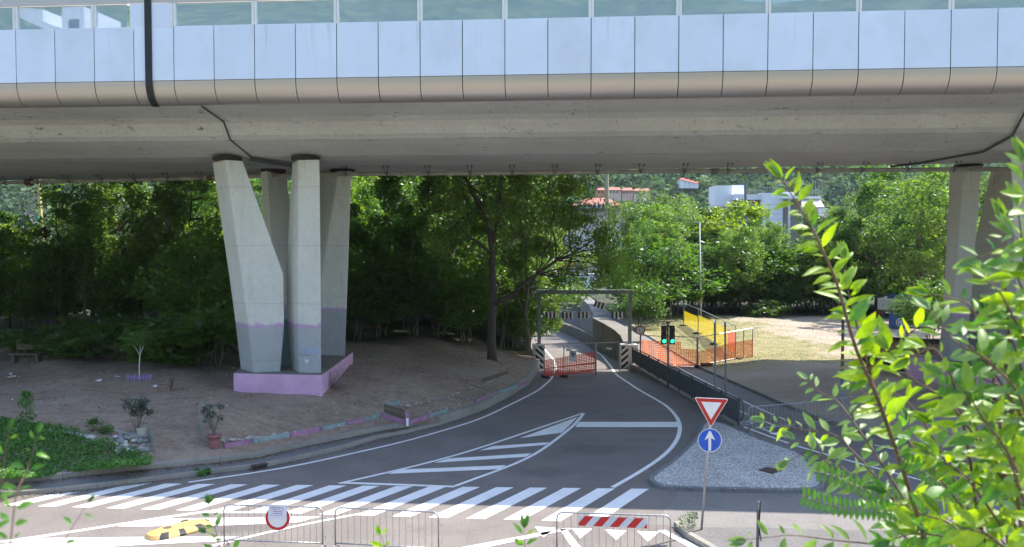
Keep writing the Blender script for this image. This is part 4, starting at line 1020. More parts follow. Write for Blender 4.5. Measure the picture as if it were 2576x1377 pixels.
# ---- site fences with plastic netting
def netmat(name, col, cell, cov, trans=True):
    m, t, p = newmat(name); t.nodes.remove(p); out = t.nodes['Material Output']
    uv = N(t, 'ShaderNodeUVMap'); sx = N(t, 'ShaderNodeSeparateXYZ'); t.links.new(uv.outputs[0], sx.inputs[0]); fs = []
    for i in (0, 1):
        f = math_(t, 'FRACT', math_(t, 'DIVIDE', sx.outputs[i], cell[i])); fs.append(math_(t, 'LESS_THAN', f, cov[i]))
    a = math_(t, 'MAXIMUM', fs[0], fs[1])
    d = N(t, 'ShaderNodeBsdfDiffuse'); d.inputs[0].default_value = (*col, 1); tl = N(t, 'ShaderNodeBsdfTranslucent'); tl.inputs[0].default_value = (*col, 1)
    m1 = N(t, 'ShaderNodeMixShader'); m1.inputs[0].default_value = .5 if trans else 0; t.links.new(d.outputs[0], m1.inputs[1]); t.links.new(tl.outputs[0], m1.inputs[2])
    tr = N(t, 'ShaderNodeBsdfTransparent'); mx = N(t, 'ShaderNodeMixShader'); t.links.new(a, mx.inputs[0]); t.links.new(tr.outputs[0], mx.inputs[1]); t.links.new(m1.outputs[0], mx.inputs[2]); t.links.new(mx.outputs[0], out.inputs[0]); return m
net_or = netmat('orange_netting', (.95,.26,.07), (.11,.16), (.42,.40)); net_rd = netmat('red_netting', (.90,.10,.08), (.11,.16), (.42,.40)); net_ye = netmat('yellow_netting', (.80,.62,.02), (.10,.11), (.4,.42))
wire = netmat('wire_mesh', (.32,.33,.34), (.10,.30), (.05,.02), False)
net_bk = netmat('black_screen', (.010,.011,.012), (.06,.06), (.75,.8), False)
def sheet(name, a, b, z0, z1, mat, parent, off=.03, sag=.03, nx=24, ny=6, edge=True, fa=None):
    a = Vector(a); b = Vector(b); d = b-a; L = d.length; d2 = d.normalized(); nn = Vector((d2.y, -d2.x, 0)).normalized(); mb = MB(); rows = []; uvs = []
    for j in range(ny+1):
        row = []
        for i in range(nx+1):
            u = i/nx; v = j/ny; p = a.lerp(b, u)
            za = z0(u) if callable(z0) else z0; zb = z1(u) if callable(z1) else z1
            p = p+UPZ*lerp(za, zb, v)+nn*(off+sag*math.sin(u*9+v*4)*math.sin(u*23)); row.append(p)
        rows.append(row)
    mb.grid(rows); o = mb.build(name, mat, parent)
    ul = o.data.uv_layers.new(name='UVMap')
    for pl in o.data.polygons:
        for li, vi in zip(pl.loop_indices, pl.vertices):
            j, i = divmod(vi, nx+1); ul.data[li].uv = (L*i/nx, 2.0*j/ny)
    return o
def fence(a, b, H, label, nets, posts=(0, 1), blocks=(0, 1), group='wire site fence panels', lean=0):
    a = Vector(a); b = Vector(b); s = E('site_fence', (a+b)/2, label, 'site fence', group)
    la = UPZ*H
    mb = MB()
    for t in posts: p = a.lerp(b, t); mb.tube([p+UPZ*.03, p+la], .032, 6)
    mb.tube([a+la, b+la], .028, 6); mb.tube([a+UPZ*.12, b+UPZ*.12], .024, 6); mb.build('frame', steel, s)
    sheet('wire_mesh', a, b, .12, H, wire, s, off=0, sag=0, nx=2, ny=1)
    for (u0, u1, z0, z1, mt) in nets: sheet('netting', a.lerp(b, u0), a.lerp(b, u1), z0, z1, mt, s)
    d = (b-a).normalized(); ang = math.atan2(d.y, d.x)
    for t in blocks:
        p = a.lerp(b, t); mb = MB(); mb.box(p+UPZ*.07, (.24, .72, .14), ang); mb.build('base_block', M('block_dark', (.05,.048,.045), .9), s, bevel=.02)
    return s
f0 = Rd(1369,951); f1 = Rd(1497,946); f2 = Rd(1558,943)
s = fence(f0, f1, 1.95, 'wire fence panel across the ramp, covered with red netting and a white warning notice', [(0, 1, lambda u: .1+.1*u, lambda u: 1.02+.42*u, net_rd)], posts=(0, .38, 1), blocks=(.02, .38))
mb = MB(); 
for zz in (.55, .15): mb.bar(f0+Vector((0,-.06,zz)), f1+Vector((0,-.06,zz+.22)), .01, .05)
mb.build('net_band', M('net_band_red', (.8,.10,.05), .6), s)
c = D(1441,896,f0.y-.12); q = E('warning_notice', c, 'white notice with a crossed out hand pictogram hung on the red netted fence', 'notice')
mb = MB(); mb.box(c, (.40, .01, .62)); pl = mb.build('board', wht, q)
mb = MB(); c1 = c+Vector((0,-.009,.11)); mb.disc(c1, fr, .175, 28, .135); mb.bar(c1+Vector((-.11,-.002,.11)), c1+Vector((.11,-.002,-.11)), .004, .035); 
mb.disc(c1+Vector((0,-.001,-.02)), fr, .07, 14)
for k in range(4): mb.bar(c1+Vector((-.05+.035*k,-.001,0)), c1+Vector((-.06+.042*k,-.001,.095)), .004, .024)
mb.build('pictogram', M('sign_black', (.01,.01,.01)), pl)
mb = MB(); add_text(mb, 'DIVIETO', .07, c+Vector((0,-.008,-.16)), (1,0,0), (0,0,1)); add_text(mb, 'DI ACCESSO', .05, c+Vector((0,-.008,-.23)), (1,0,0), (0,0,1)); mb.build('lettering', M('sign_black', (.01,.01,.01)), pl)
fence(f1+Vector((.06,0,0)), f2, 1.95, 'bare wire fence panel beside the red netted one, ending at the ribbed wall', [], blocks=())
for x, y, nm in ((1431,881,'small blue tag'),(1540-8,877,'small white tag')):
    c = D(x, y, f2.y-.1); q = E('small_tag', c, nm+' tied to the wire fence across the ramp', 'tag'); mb = MB(); mb.box(c, (.34,.008,.1), rx=0, ry=.1); mb.build('plate', M('tag_blue', (.25,.27,.55), .5) if 'blue' in nm else wht, q)
def gp_(x, y): return fp(x, y)
A0 = gp_(1612,918); B0 = gp_(1753,924); D0 = gp_(1893,899)
fence(A0, B0, 1.85, 'wire fence panel with orange netting across the cycle path, nearest the height limit sign', [(0, .72, .0, 1.55, net_or), (.72, 1, .05, 1.1, net_or)], blocks=(1,))
fence(B0+Vector((.06,0,0)), D0, 1.85, 'wire fence panel with orange netting reaching onto the dry grass, leaning at its end', [(0, .55, .0, lambda u: .95+.2*u, net_or), (.55, 1, .0, 1.15, net_or)], posts=(0, .83, 1), blocks=(.72,))
mb = MB(); 
q = gp_(1778,922); s = E('rubble_block', q, 'small red brick block lying below the orange netting on the path', 'block'); mb = MB(); mb.box(q+UPZ*.1, (.7,.3,.2), .1); mb.build('block', M('brick_red', (.25,.07,.04), .9), s, bevel=.02)
Ya = [Vector((14.3,53.2,0)), Vector((14.55,59.5,0)), Vector((14.75,66,0)), Vector((14.95,72.5,0)), Vector((14.95,78.5,0))]
for v in Ya: v.z = hdp(v.x, v.y)
labs = ['wire fence panel with red and yellow netting nearest the corner of the orange nets', 'wire fence panel with yellow netting, second from the front of the row on the grass', 'wire fence panel with yellow netting before the street lamp, third of the row', 'bare wire fence panel at the back of the row by the trees']
nt_ = [[(0, .42, .1, 1.5, net_rd), (.42, 1, .1, 1.55, net_ye)], [(0, 1, .15, 1.5, net_ye)], [(0, 1, .2, 1.35, net_ye)], []]
for k in range(4): fence(Ya[k], Ya[k+1], 2.0, labs[k], nt_[k], blocks=(1,) if k < 3 else ())
a = Vector((14.6, 80, .3)); b = Vector((14.2, 86, .3)); fence(a, b, 2.0, 'short wire fence panel with yellow netting in the shade of the trees behind the row', [(0, 1, .1, 1.4, net_ye)])
# ---- dark screened enclosure at right under the pier
EN = [gp_(2216,950), Vector((25.5, 41.5, 0)), Vector((34, 40.5, 0))]
EN = [Vector((19.6,46.5,0)), Vector((25.8,44.0,0)), Vector((34,43,0))]
for v in EN: v.z = hdp(v.x, v.y)
for k in range(2):
    a, b = EN[k], EN[k+1]; s = E('screened_fence', (a+b)/2, ['black screened fence panel standing on the dirt lot in front of the gravel track', 'black screened fence panel below the right hand pier'][k], 'screened fence')
    mb = MB()
    for j in range(4): p = a.lerp(b, j/3); mb.box(p+UPZ*1.25, (.07,.07,2.5))
    mb.bar(a+UPZ*2.48, b+UPZ*2.48, .05, .05); mb.bar(a+UPZ*1.9, b+UPZ*1.9, .04, .04); mb.build('frame', darksteel, s); sheet('screen', a, b, .05, 1.9, net_bk, s); sheet('wire_mesh', a, b, 1.9, 2.48, wire, s, sag=0, nx=2, ny=1)
# ================================================================== VEGETATION
rng = np.random.default_rng(11)
def leaf_quads(cent, size, aspect=.5, flat=.35, nrm=None, droop=0, jitter=.35):
    n = len(cent)
    d = rng.normal(size=(n, 3)); d[:, 2] = d[:, 2]*.6-droop; d /= np.linalg.norm(d, axis=1)[:, None]
    q = rng.normal(size=(n, 3)); q[:, 2] += flat*3
    if nrm is not None: q = q*.6+nrm*2.0
    w_ = np.cross(d, q); w_ /= (np.linalg.norm(w_, axis=1)[:, None]+1e-9)
    s = size*(1+rng.uniform(-jitter, jitter, size=(n, 1))); a = d*s; b = w_*s*aspect
    v = np.stack([cent-a, cent+b-a*.1, cent+a, cent-b-a*.1], axis=1).reshape(-1, 3)
    return v
def quad_mesh(name, v, mat, tint=None, k=4):
    n = len(v)//k; me = bpy.data.meshes.new(name)
    me.vertices.add(len(v)); me.vertices.foreach_set('co', v.astype(np.float32).ravel())
    me.loops.add(n*k); me.loops.foreach_set('vertex_index', np.arange(n*k, dtype=np.int32))
    me.polygons.add(n); me.polygons.foreach_set('loop_start', np.arange(0, n*k, k, dtype=np.int32))
    me.materials.append(mat); me.update(calc_edges=True)
    t = tint if tint is not None else rng.uniform(0, 1, n)
    at = me.attributes.new('tint', 'FLOAT', 'FACE'); at.data.foreach_set('value', t.astype(np.float32)); return me
def blobs(n, rx, rz, z0, bias=.6, seed=0, cone=0):
    r = np.random.default_rng(seed); out = []
    while len(out) < n:
        p = r.uniform(-1, 1, 3)
        l = np.linalg.norm(p)
        if l > 1 or l < bias*r.uniform(0, 1): continue
        k = 1-cone*(p[2]+1)/2
        out.append((p[0]*rx*k, p[1]*rx*k, z0+rz*(1+p[2])))
    return np.array(out)
def cloud(bl, rad, per, seed=0, squash=.75):
    r = np.random.default_rng(seed); P = []; T = []
    for b in bl:
        m = int(per*r.uniform(.6, 1.4)); d = r.normal(size=(m, 3)); d /= np.linalg.norm(d, axis=1)[:, None]
        k = r.uniform(.25, 1, (m, 1))**.6*rad*r.uniform(.6, 1.35); d[:, 2] *= squash
        P.append(b+d*k); T.append(np.clip(r.normal(.5, .25, m)+r.normal(0, .22), 0, 1))
    return np.vstack(P), np.concatenate(T)
bark = M('tree_bark', (.10,.085,.07), .9, (.055,.045,.038), 6, bmp=.5)
bark_l = M('young_bark', (.20,.18,.15), .9, (.12,.10,.085), 6)
L_dark = leafmat('leaf_dark', (.045,.11,.018), (.10,.19,.03), .58, gloss=.05)
L_mid = leafmat('leaf_mid', (.07,.14,.026), (.16,.24,.055), .58, gloss=.05)
L_yel = leafmat('leaf_yellow_green', (.12,.21,.025), (.28,.35,.045), .6)
L_grey = leafmat('leaf_grey_green', (.07,.13,.035), (.17,.25,.08), .55, gloss=.05)
L_blue = leafmat('cedar_needles', (.035,.065,.055), (.09,.13,.11), .25)
def limb(mb, a, b, r0, r1, seed, wob_=.12, n=6, sides=6):
    r = random.Random(seed); a = Vector(a); b = Vector(b); L = (b-a).length; pts = []
    for i in range(n+1):
        t = i/n; p = a.lerp(b, t)+Vector((0, 0, -L*.08*math.sin(math.pi*t)*0))
        if 0 < i < n: p += Vector((r.uniform(-1, 1), r.uniform(-1, 1), r.uniform(-.5, .5)))*wob_*L*.35
        pts.append(p)
    mb.tube(pts, [r0+(r1-r0)*i/n for i in range(n+1)], sides); return pts
PROT = {}
def tree_proto(key, H, cr, z0, nb, rad, per, lsize, mat, trunk_r, bmat, aspect=.5, nl=10, seed=1, cone=0, droop=0, stems=1, bias=.6, squash=.75, clear=None):
    bl = blobs(nb, cr, (H-z0)/2, z0, bias, seed, cone)
    P, T = cloud(bl, rad*.92, per*.72, seed+1, squash)
    me = quad_mesh('crown', leaf_quads(P, lsize*1.08, aspect, droop=droop), mat, T)
    mb = MB(); r = random.Random(seed)
    for s in range(stems):
        a = Vector((r.uniform(-.5, .5)*(stems > 1), r.uniform(-.5, .5)*(stems > 1), -.3)); top = Vector((r.uniform(-.25, .25)*cr, r.uniform(-.25, .25)*cr, H*.88))
        pts = limb(mb, a, top, trunk_r*(1 if stems == 1 else .6), trunk_r*.15, seed+s, .06, 9, 9)
        for k in range(nl//stems):
            j = r.randint(2, 7); b = bl[r.randrange(len(bl))]
            if b[2] < pts[j].z-.3: j = max(1, j-2)
            pp = limb(mb, pts[j], b, trunk_r*.38, trunk_r*.08, seed*7+k+s*31, .22, 5, 5)
            b2 = bl[r.randrange(len(bl))]
            if (Vector(b2)-pp[3]).length < cr*.9: limb(mb, pp[3], b2, trunk_r*.16, trunk_r*.05, seed*9+k, .2, 4, 4)
    me2 = bpy.data.meshes.new('trunk'); me2.from_pydata(mb.v, [], mb.f); me2.materials.append(bmat); me2.shade_smooth(); me2.update()
    PROT[key] = (me, me2)
tree_proto('broad', 14, 4.6, 2.6, 60, 1.25, 230, .16, L_mid, .24, bark, nl=16, seed=3)
tree_proto('dense', 13, 4.0, 1.2, 66, 1.15, 230, .15, L_dark, .20, bark, nl=14, seed=5)
tree_proto('slim', 14, 2.6, 4.2, 34, .95, 170, .15, L_mid, .13, bark_l, nl=10, seed=8, aspect=.42)
tree_proto('feathery', 12, 4.4, 2.0, 60, 1.15, 230, .17, L_grey, .19, bark, nl=14, seed=13, droop=.7, aspect=.32)
tree_proto('bright', 10, 4.2, .8, 54, 1.15, 220, .17, L_yel, .18, bark, nl=12, seed=17)
tree_proto('thicket', 6, 3.0, .2, 40, .95, 170, .14, L_dark, .08, bark_l, nl=12, seed=21, stems=4, bias=.3)
tree_proto('shrub', 2.4, 1.5, .0, 18, .55, 120, .10, L_dark, .03, bark_l, nl=6, seed=25, stems=3, bias=.2)
tree_proto('cedar', 17, 5.5, 2.5, 70, 1.5, 170, .17, L_blue, .3, bark, nl=18, seed=29, cone=.75, squash=.22, aspect=.25)
used = {}
def plant(key, x, Y, H, label, name='tree', cat='tree', group=None, wd=1.0, rot=None, sink=0, gz=None, pos=None):
    me, me2 = PROT[key]; base = {'broad':14,'dense':13,'slim':14,'feathery':12,'bright':10,'thicket':6,'shrub':2.4,'cedar':17}[key]
    gx = XX(x, Y, 1.0).x if pos is None else pos
    g = gz if gz is not None else (hm(gx, Y) if gx < 1.5 else hdp(gx, Y))
    t = E(name, Vector((gx, Y, g-sink)), label, cat, group); s = H/base
    t.rotation_euler.z = random.uniform(0, 6.28) if rot is None else rot; t.scale = (s*wd, s*wd, s)
    for nm, m in (('trunk', me2), ('crown', me)):
        if cat == 'bush' and nm == 'trunk': nm = 'stems'
        o = bpy.data.objects.new(nm if cat != 'bush' or nm == 'stems' else 'foliage', m); C.objects.link(o); o.parent = t
    return t
TR = [
 ('feathery', 1690, 93, 12.6, 1.0, 'pale feathery tree just left of the tall grey street lamp', 'feathery_tree'),
 ('broad', 1790, 96, 12.0, 1.0, 'green tree right behind the tall grey street lamp', 'broadleaf_tree'),
 ('dense', 1905, 98, 10.4, 1.0, 'dark tree under the brown panel of the white house', 'dense_tree'),
 ('feathery', 2165, 88, 12.2, 1.0, 'pale tree between the small brown roof and the flatbed truck', 'feathery_tree'),
 ('broad', 2260, 90, 15.0, 1.0, 'tall tree behind the flatbed truck reaching the viaduct', 'broadleaf_tree'),
 # key, px x, depth, height, width, label
 ('dense', -70, 58, 12, 1.1, 'dark tree cut by the left edge of the photo behind the cedar', 'dense_tree'),
 ('bright', 25, 60, 7.6, .8, 'yellow green tree low at the left edge below the yellow mast', 'bushy_tree'),
 ('dense', 175, 57, 10.2, 1.0, 'dark tree just right of the yellow mast', 'dense_tree'),
 ('broad', 270, 62, 13.5, .95, 'broad green tree between the yellow mast and the thin forked trunk', 'broadleaf_tree'),
 ('slim', 408, 54, 14.5, 1.0, 'tree with a thin straight trunk that forks high up left of the pier', 'slender_tree'),
 ('feathery', 350, 68, 13.5, 1.0, 'pale feathery tree behind the thin forked trunk', 'feathery_tree'),
 ('broad', 480, 60, 13.5, .9, 'broad green tree just left of the pier', 'broadleaf_tree'),
 ('dense', 560, 66, 13.5, .9, 'dark tree directly behind the left leg of the pier', 'dense_tree'),
 ('feathery', 640, 78, 14.5, .9, 'feathery tree seen through the gap between the pier legs', 'feathery_tree'),
 ('bright', 905, 70, 14, 1.0, 'bright green tree right of the pier, its top in full sun', 'bushy_tree'),
 ('dense', 860, 60, 12, .8, 'dark tree close behind the right rear leg of the pier', 'dense_tree'),
 ('dense', 985, 58, 12.6, .9, 'dark tree second to the right of the pier', 'dense_tree'),
 ('broad', 1060, 66, 14, .9, 'broad tree midway between the pier and the big forked tree', 'broadleaf_tree'),
 ('dense', 1130, 57, 12.5, .85, 'dark tree just left of the big forked tree', 'dense_tree'),
 ('broad', 1190, 72, 15, 1.0, 'tall broad tree behind the crown of the big forked tree', 'broadleaf_tree'),
 ('slim', 1326, 53.5, 15, 1.15, 'tall straight dark trunked tree right of the big forked tree', 'slender_tree'),
 ('feathery', 1318, 64, 14.2, 1.0, 'feathery tree whose twigs hang over the left side of the portal', 'feathery_tree'),
 ('broad', 1290, 66, 14.2, .9, 'broad green tree behind the tall straight trunk', 'broadleaf_tree'),
 ('bright', 1333, 60, 6.5, .62, 'small light green tree leaning over the left portal post', 'bushy_tree'),
 ('feathery', 1560, 101, 12.4, .72, 'feathery tree above the ramp behind the right end of the portal beam', 'feathery_tree'),
 ('feathery', 1640, 96, 13.3, .95, 'tall pale tree right of the red roofed house', 'feathery_tree'),
 ('broad', 1640, 84, 12.0, .9, 'green tree between the portal and the tall grey street lamp', 'broadleaf_tree'),
 ('dense', 1622, 78, 9.4, .65, 'dark tree right behind the portal post and the height limit sign', 'dense_tree'),
 ('bright', 1835, 92, 12.2, 1.0, 'tree with yellowish top in front of the white modern house', 'bushy_tree'),
 ('dense', 1740, 97, 12.0, .95, 'dark tree behind the grey street lamp', 'dense_tree'),
 ('broad', 1860, 84, 9.6, .9, 'green tree behind the dry grass, right of the street lamp', 'broadleaf_tree'),
 ('broad', 1960, 88, 10.2, .9, 'green tree below the white modern house', 'broadleaf_tree'),
 ('dense', 2030, 90, 10.6, .85, 'dark bushy tree under the striped awning of the white house', 'dense_tree'),
 ('feathery', 2120, 94, 11.0, .9, 'pale feathery tree below the small brown roof', 'feathery_tree'),
 ('bright', 2070, 84, 7.6, .9, 'low light green tree at the end of the dry grass', 'bushy_tree'),
 ('dense', 2205, 82, 15.0, .9, 'dark leafy tree behind the flatbed truck', 'dense_tree'),
 ('broad', 2300, 74, 14.4, .95, 'broad tree with dark limbs left of the right hand pier', 'broadleaf_tree'),
 ('slim', 2375, 68, 14.0, 1.1, 'slender tree touching the left side of the right hand pier', 'slender_tree'),
 ('broad', 2480, 80, 15, .9, 'broad green tree seen behind the right hand pier', 'broadleaf_tree'),
 ('feathery', 2600, 84, 15, 1.0, 'feathery tree cut by the right edge of the photo', 'feathery_tree'),
]
for key, x, Y, H, wd, lab, nm in TR: plant(key, x, Y, H, lab, nm, 'tree', 'trees beyond the viaduct', wd)
plant('cedar', 205, 92, 17.5, 'blue green cedar with layered branches behind the yellow mast', 'cedar_tree', 'tree', None, 1.15)
plant('cedar', 60, 98, 14.5, 'blue green cedar at the left edge above the white van', 'cedar_tree', 'tree', None, 1.0)
# rows of dark understory behind the bank
under = [(-60,57,5),(60,58,4.6),(120,56,5.2),(250,57,5),(330,55,5.5),(430,56,6),(520,52,6.4),(560,47,7.4),(590,55,5),(690,56,5.5),(770,58,6),(905,54,5),(960,55,6.4),(1040,54,5),(1100,55,6),(1170,53,4.6),(1290,56,5.5),(1328,57,3.6),(1280,60,6)]
words = ['leaf spilling low behind the grass patch','left of the timber bench','behind the timber bench','above the low bench planting','left of the purple edged sapling','behind the purple edged sapling','right of the purple edged sapling','touching the left leg of the pier','behind the left leg of the pier','behind the gap in the pier','behind the right legs of the pier','just right of the plinth','second right of the plinth','third right of the plinth','fourth right of the plinth','at the foot of the big forked tree','between the forked and the straight trunks','at the left portal pillar','behind the straight trunked tree']
for (x, Y, H), wd_ in zip(under, words): plant('thicket', x, Y, H, 'shaded dark thicket '+wd_, 'thicket', 'bush', 'dark thickets at the edge of the trees', 1.05)
for k, (x, Y, H) in enumerate([(-40,66,6),(60,70,6.5),(150,64,6),(240,70,7),(330,65,6.5),(420,70,7),(500,66,7),(600,72,7),(700,68,7),(880,68,7),(960,64,6.5),(1030,70,7),(1100,64,6.5),(1170,70,7),(1240,63,6),(1310,70,7)]):
    plant('thicket', x, Y, H, 'dense dark undergrowth deep in the wood between the trunks', 'thicket', 'bush', 'undergrowth in the wood', 1.35)
for x, Y, H, lab in ((1605,72,4.5,'dark bush right of the portal behind the height limit sign'),(1700,84,5,'dark bush behind the far end of the yellow netted fences'),(1800,86,4.4,'dark bush at the back edge of the dry grass, left part'),(1890,86,4.6,'dark bush at the back edge of the dry grass, middle'),(1985,85,4.4,'dark bush at the back edge of the dry grass, right part'),(2110,84,5,'dark bush left of the flatbed truck'),(2170,90,6,'dark bush just behind the flatbed truck'),(2340,62,4.5,'dark bush beside the blue bin')):
    plant('thicket', x, Y, H, lab, 'thicket', 'bush', 'dark bushes beyond the lot', 1.1)
for k, (x, Y, H) in enumerate([(1655,80,7.5),(1675,86,7),(1720,90,7.5),(1785,90,7),(1830,88,7.5),(1885,88,7),(1940,89,7.5),(1995,88,7),(2050,88,7.5),(2105,88,7),(2150,88,8),(1630,86,6),(1690,92,6.5),(1745,95,6),(1790,90,5.5),(1850,94,6.5),(1905,91,6),(1960,94,6),(2015,90,5.8),(2060,94,6.2),(2120,92,6.5),(2160,97,6.5),(2225,96,7),(2290,94,7),(2360,90,7),(2440,92,7),(2320,84,5),(2400,78,5),(2490,84,6)]):
    plant('thicket', x, Y, H, 'dense dark undergrowth below the trees beyond the lot', 'thicket', 'bush', 'undergrowth beyond the lot', 1.5)
for x, Y, H, w_, lab in ((1622,79,6.0,.6,'dark bush between the right portal post and the yellow netted fence'),(1618,92,8,.6,'tall dark bush behind the height limit sign')):
    plant('thicket', x, Y, H, lab, 'thicket', 'bush', None, w_)
plant('shrub', 1925, 82, 1.9, 'low bright weedy bush at the edge of the dry grass', 'shrub', 'bush', None, 1.9)
for x, Y, H, lab in ((150,44.5,2.2,'low scrubby bush in front of the timber bench'),(215,43,2.0,'low scrubby bush left of the litter on the bank'),(265,43.8,2.3,'low scrubby bush nearest the purple edged sapling'),(420,43.5,2.6,'dark shrub right of the purple edged sapling'),(470,42,2.9,'dark shrub between the sapling and the pier'),(540,41,3.4,'dark shrub against the left side of the pier'),(20,45,1.8,'low scrubby bush at the left edge of the bank')):
    plant('shrub', x, Y, H, lab, 'shrub', 'bush', 'shrubs on the dirt bank', 1.7)
# background wood beyond: thin stems row (individual saplings)
mbx = MB(); r = random.Random(5)
for k in range(46):
    x = r.choice([r.uniform(40, 540), r.uniform(890, 1330)]); Y = r.uniform(53, 64); b = XX(x, Y, 1.2); mb = MB(); H = r.uniform(5, 9)
    limb(mb, (0, 0, -.3), (r.uniform(-.7, .7), r.uniform(-.5, .5), H), r.uniform(.03, .07), .012, k, .06, 7, 5)
    s = E('sapling', Vector((b.x, Y, hm(b.x, Y))), 'thin bare stemmed sapling among the dark thickets behind the bank', 'sapling', 'thin saplings in the dark wood')
    mb.build('trunk', bark_l, s).matrix_parent_inverse = Matrix.Identity(4)
# ---- hero forked tree
hb = XX(1238, 47.5, 0); hb.z = hm(hb.x, 47.5)
t = E('forked_tree', hb, 'big tree with a thick forked trunk standing on the bank between pier and portal', 'tree')
def HW(x, y, Y=47.5): return D(x, y, Y)
mb = MB()
mb.tube([hb-UPZ*.3, HW(1236,850), HW(1238,800), HW(1240,765), HW(1239,700), HW(1238,640), HW(1232,590), HW(1222,560), HW(1205,520), HW(1180,470), HW(1160,430), HW(1140,380)], [.30,.24,.22,.23,.19,.17,.15,.13,.11,.09,.07,.04], 10)
mb.tube([HW(1236,620), HW(1246,580), HW(1262,530), HW(1256,480), HW(1262,430), HW(1266,380)], [.13,.12,.12,.10,.08,.05], 8)
mb.tube([HW(1240,768), HW(1262,755,47.3), HW(1290,742,46.8), HW(1312,720,46.6), HW(1352,690,46.6), HW(1400,655,47), HW(1440,640,47.4), HW(1480,612,47.8), HW(1520,590,48)], [.16,.14,.12,.10,.09,.075,.06,.04,.02], 7)
mb.tube([HW(1400,655,47), HW(1430,648,47), HW(1460,658,47), HW(1478,670,47)], [.06,.05,.03,.015], 5)
mb.tube([HW(1236,640), HW(1205,612), HW(1170,590), HW(1150,560), HW(1130,545)], [.1,.09,.07,.05,.02], 6)
r = random.Random(3)
tips = [(1140,470,47),(1180,430,47.5),(1100,520,47),(1210,400,48),(1262,400,47),(1300,440,47),(1330,480,46.8),(1290,520,47),(1150,560,46.5),(1340,560,47),(1400,560,47),(1440,600,47.4),(1480,600,47.8),(1520,580,48),(1400,500,47),(1450,520,47.6),(1490,540,48),(1380,440,47),(1440,450,47.5),(1110,440,47.5),(1220,460,46.6),(1170,500,46.4),(1500,650,48),(1540,660,48.2),(1470,690,47.6),(1420,720,47.6),(1530,700,48.2),(1560,620,48.5),(1250,560,46.6),(1100,600,47),(1395,735,56.5),(1430,738,57),(1380,790,58),(1376,830,58),(1445,715,55),(1560,690,52)]
for k, (x, y, Y) in enumerate(tips): 
    a = HW(*r.choice([(1205,520),(1222,560),(1262,530),(1256,480),(1180,470)])) if x < 1380 else HW(*r.choice([(1352,690,46.6),(1400,655,47),(1440,640,47.4)]))
    limb(mb, a, HW(x, y, Y), .05, .012, k, .2, 5, 5)
mb.build('trunk', bark, t, smooth=True)
bl = []
for x, y, Y in tips:
    for j in range(3): bl.append(HW(x+r.uniform(-30, 30), y+r.uniform(-26, 26), Y+r.uniform(-1.2, 1.2)))
P, T = cloud(np.array(bl), .85, 150, 77, .9)
o = bpy.data.objects.new('crown', quad_mesh('crown', leaf_quads(P, .12, .34, droop=.8), L_mid, T)); C.objects.link(o); o.parent = t; o.matrix_parent_inverse = Matrix.Translation(-hb)
# ---- small plants and grass
def ground_leaves(poly, f, n, size, name, mat, kind='stuff', hmax=.25, upright=.8):
    P0 = [f(*q) for q in poly]; xs = [p.x for p in P0]; ys = [p.y for p in P0]; out = []; rr = random.Random(9)
    hf = hm if f is Md else (hdp if f is fp else hr)
    while len(out) < n:
        x = rr.uniform(min(xs), max(xs)); y = rr.uniform(min(ys), max(ys))
        if inside(x, y, P0):
            d = min(1, .25+abs(math.sin(x*1.1)*math.cos(y*.9))+.3*rr.random()); out.append((x, y, hf(x, y)+rr.uniform(.0, hmax)*d))
    o = bpy.data.objects.new(name, quad_mesh(name, leaf_quads(np.array(out), size, .35, flat=.1, droop=-upright), mat)); C.objects.link(o); return tag(o, kind=kind)
L_grass = leafmat('weed_green', (.045,.16,.02), (.11,.27,.04), .35)
ground_leaves([(-1100,1000),(-300,1036),(-60,1052),(60,1062),(150,1082),(240,1112),(300,1128),(372,1150),(384,1163),(316,1170),(158,1185),(0,1200),(-350,1235),(-850,1280)], Md, 90000, .06, 'weeds', L_grass, hmax=.26)
p = Md(66, 1085); 
P, T = cloud(np.array([(0,0,.2),(0,.05,.5),(.03,0,.8),(0,0,1.05),(.01,0,1.3)]), .22, 150, 3); v = leaf_quads(P, .06, .3, droop=-.8)
s = E('tall_weed', p, 'tall pointed green weed rising from the grass patch at the left', 'weed'); o = bpy.data.objects.new('foliage', quad_mesh('foliage', v, L_grass, T)); C.objects.link(o); o.parent = s
mb = MB(); mb.tube([(0,0,-.05),(0,0,.7),(.01,0,1.35)], .012, 5); mb.build('stem', bark_l, s).matrix_parent_inverse = Matrix.Identity(4)
def weed(x, y, f, h, rad, label, mat=L_grass, n=160, sz=.05):
    p = f(x, y); s = E('weed_tuft', p, label, 'weed'); P, T = cloud(np.array([(random.uniform(-1, 1)*rad, random.uniform(-.6, .6)*rad, h*k/4) for k in range(1, 5)]), rad*.7, n, int(x)); v = leaf_quads(P, sz, .35, droop=-.4)
    o = bpy.data.objects.new('foliage', quad_mesh('foliage', v, mat, T)); C.objects.link(o); o.parent = s
    mb = MB()
    for k in range(5): mb.tube([(0,0,-.02), (random.uniform(-1,1)*rad, random.uniform(-.5,.5)*rad, h)], .006, 4)
    mb.build('stems', bark_l, s).matrix_parent_inverse = Matrix.Identity(4)
weed(1728, 1338, lambda x, y: G(x, y, .1), .42, .3, 'green weed growing over the end of the right foreground kerb', L_grey, 60, .035)
weed(505, 1196, Rd, .14, .2, 'small weed tuft growing out of the left kerb above the crossing')
weed(255, 1092, Md, .4, .35, 'dark weed clump behind the white stones of the grass patch', L_dark)
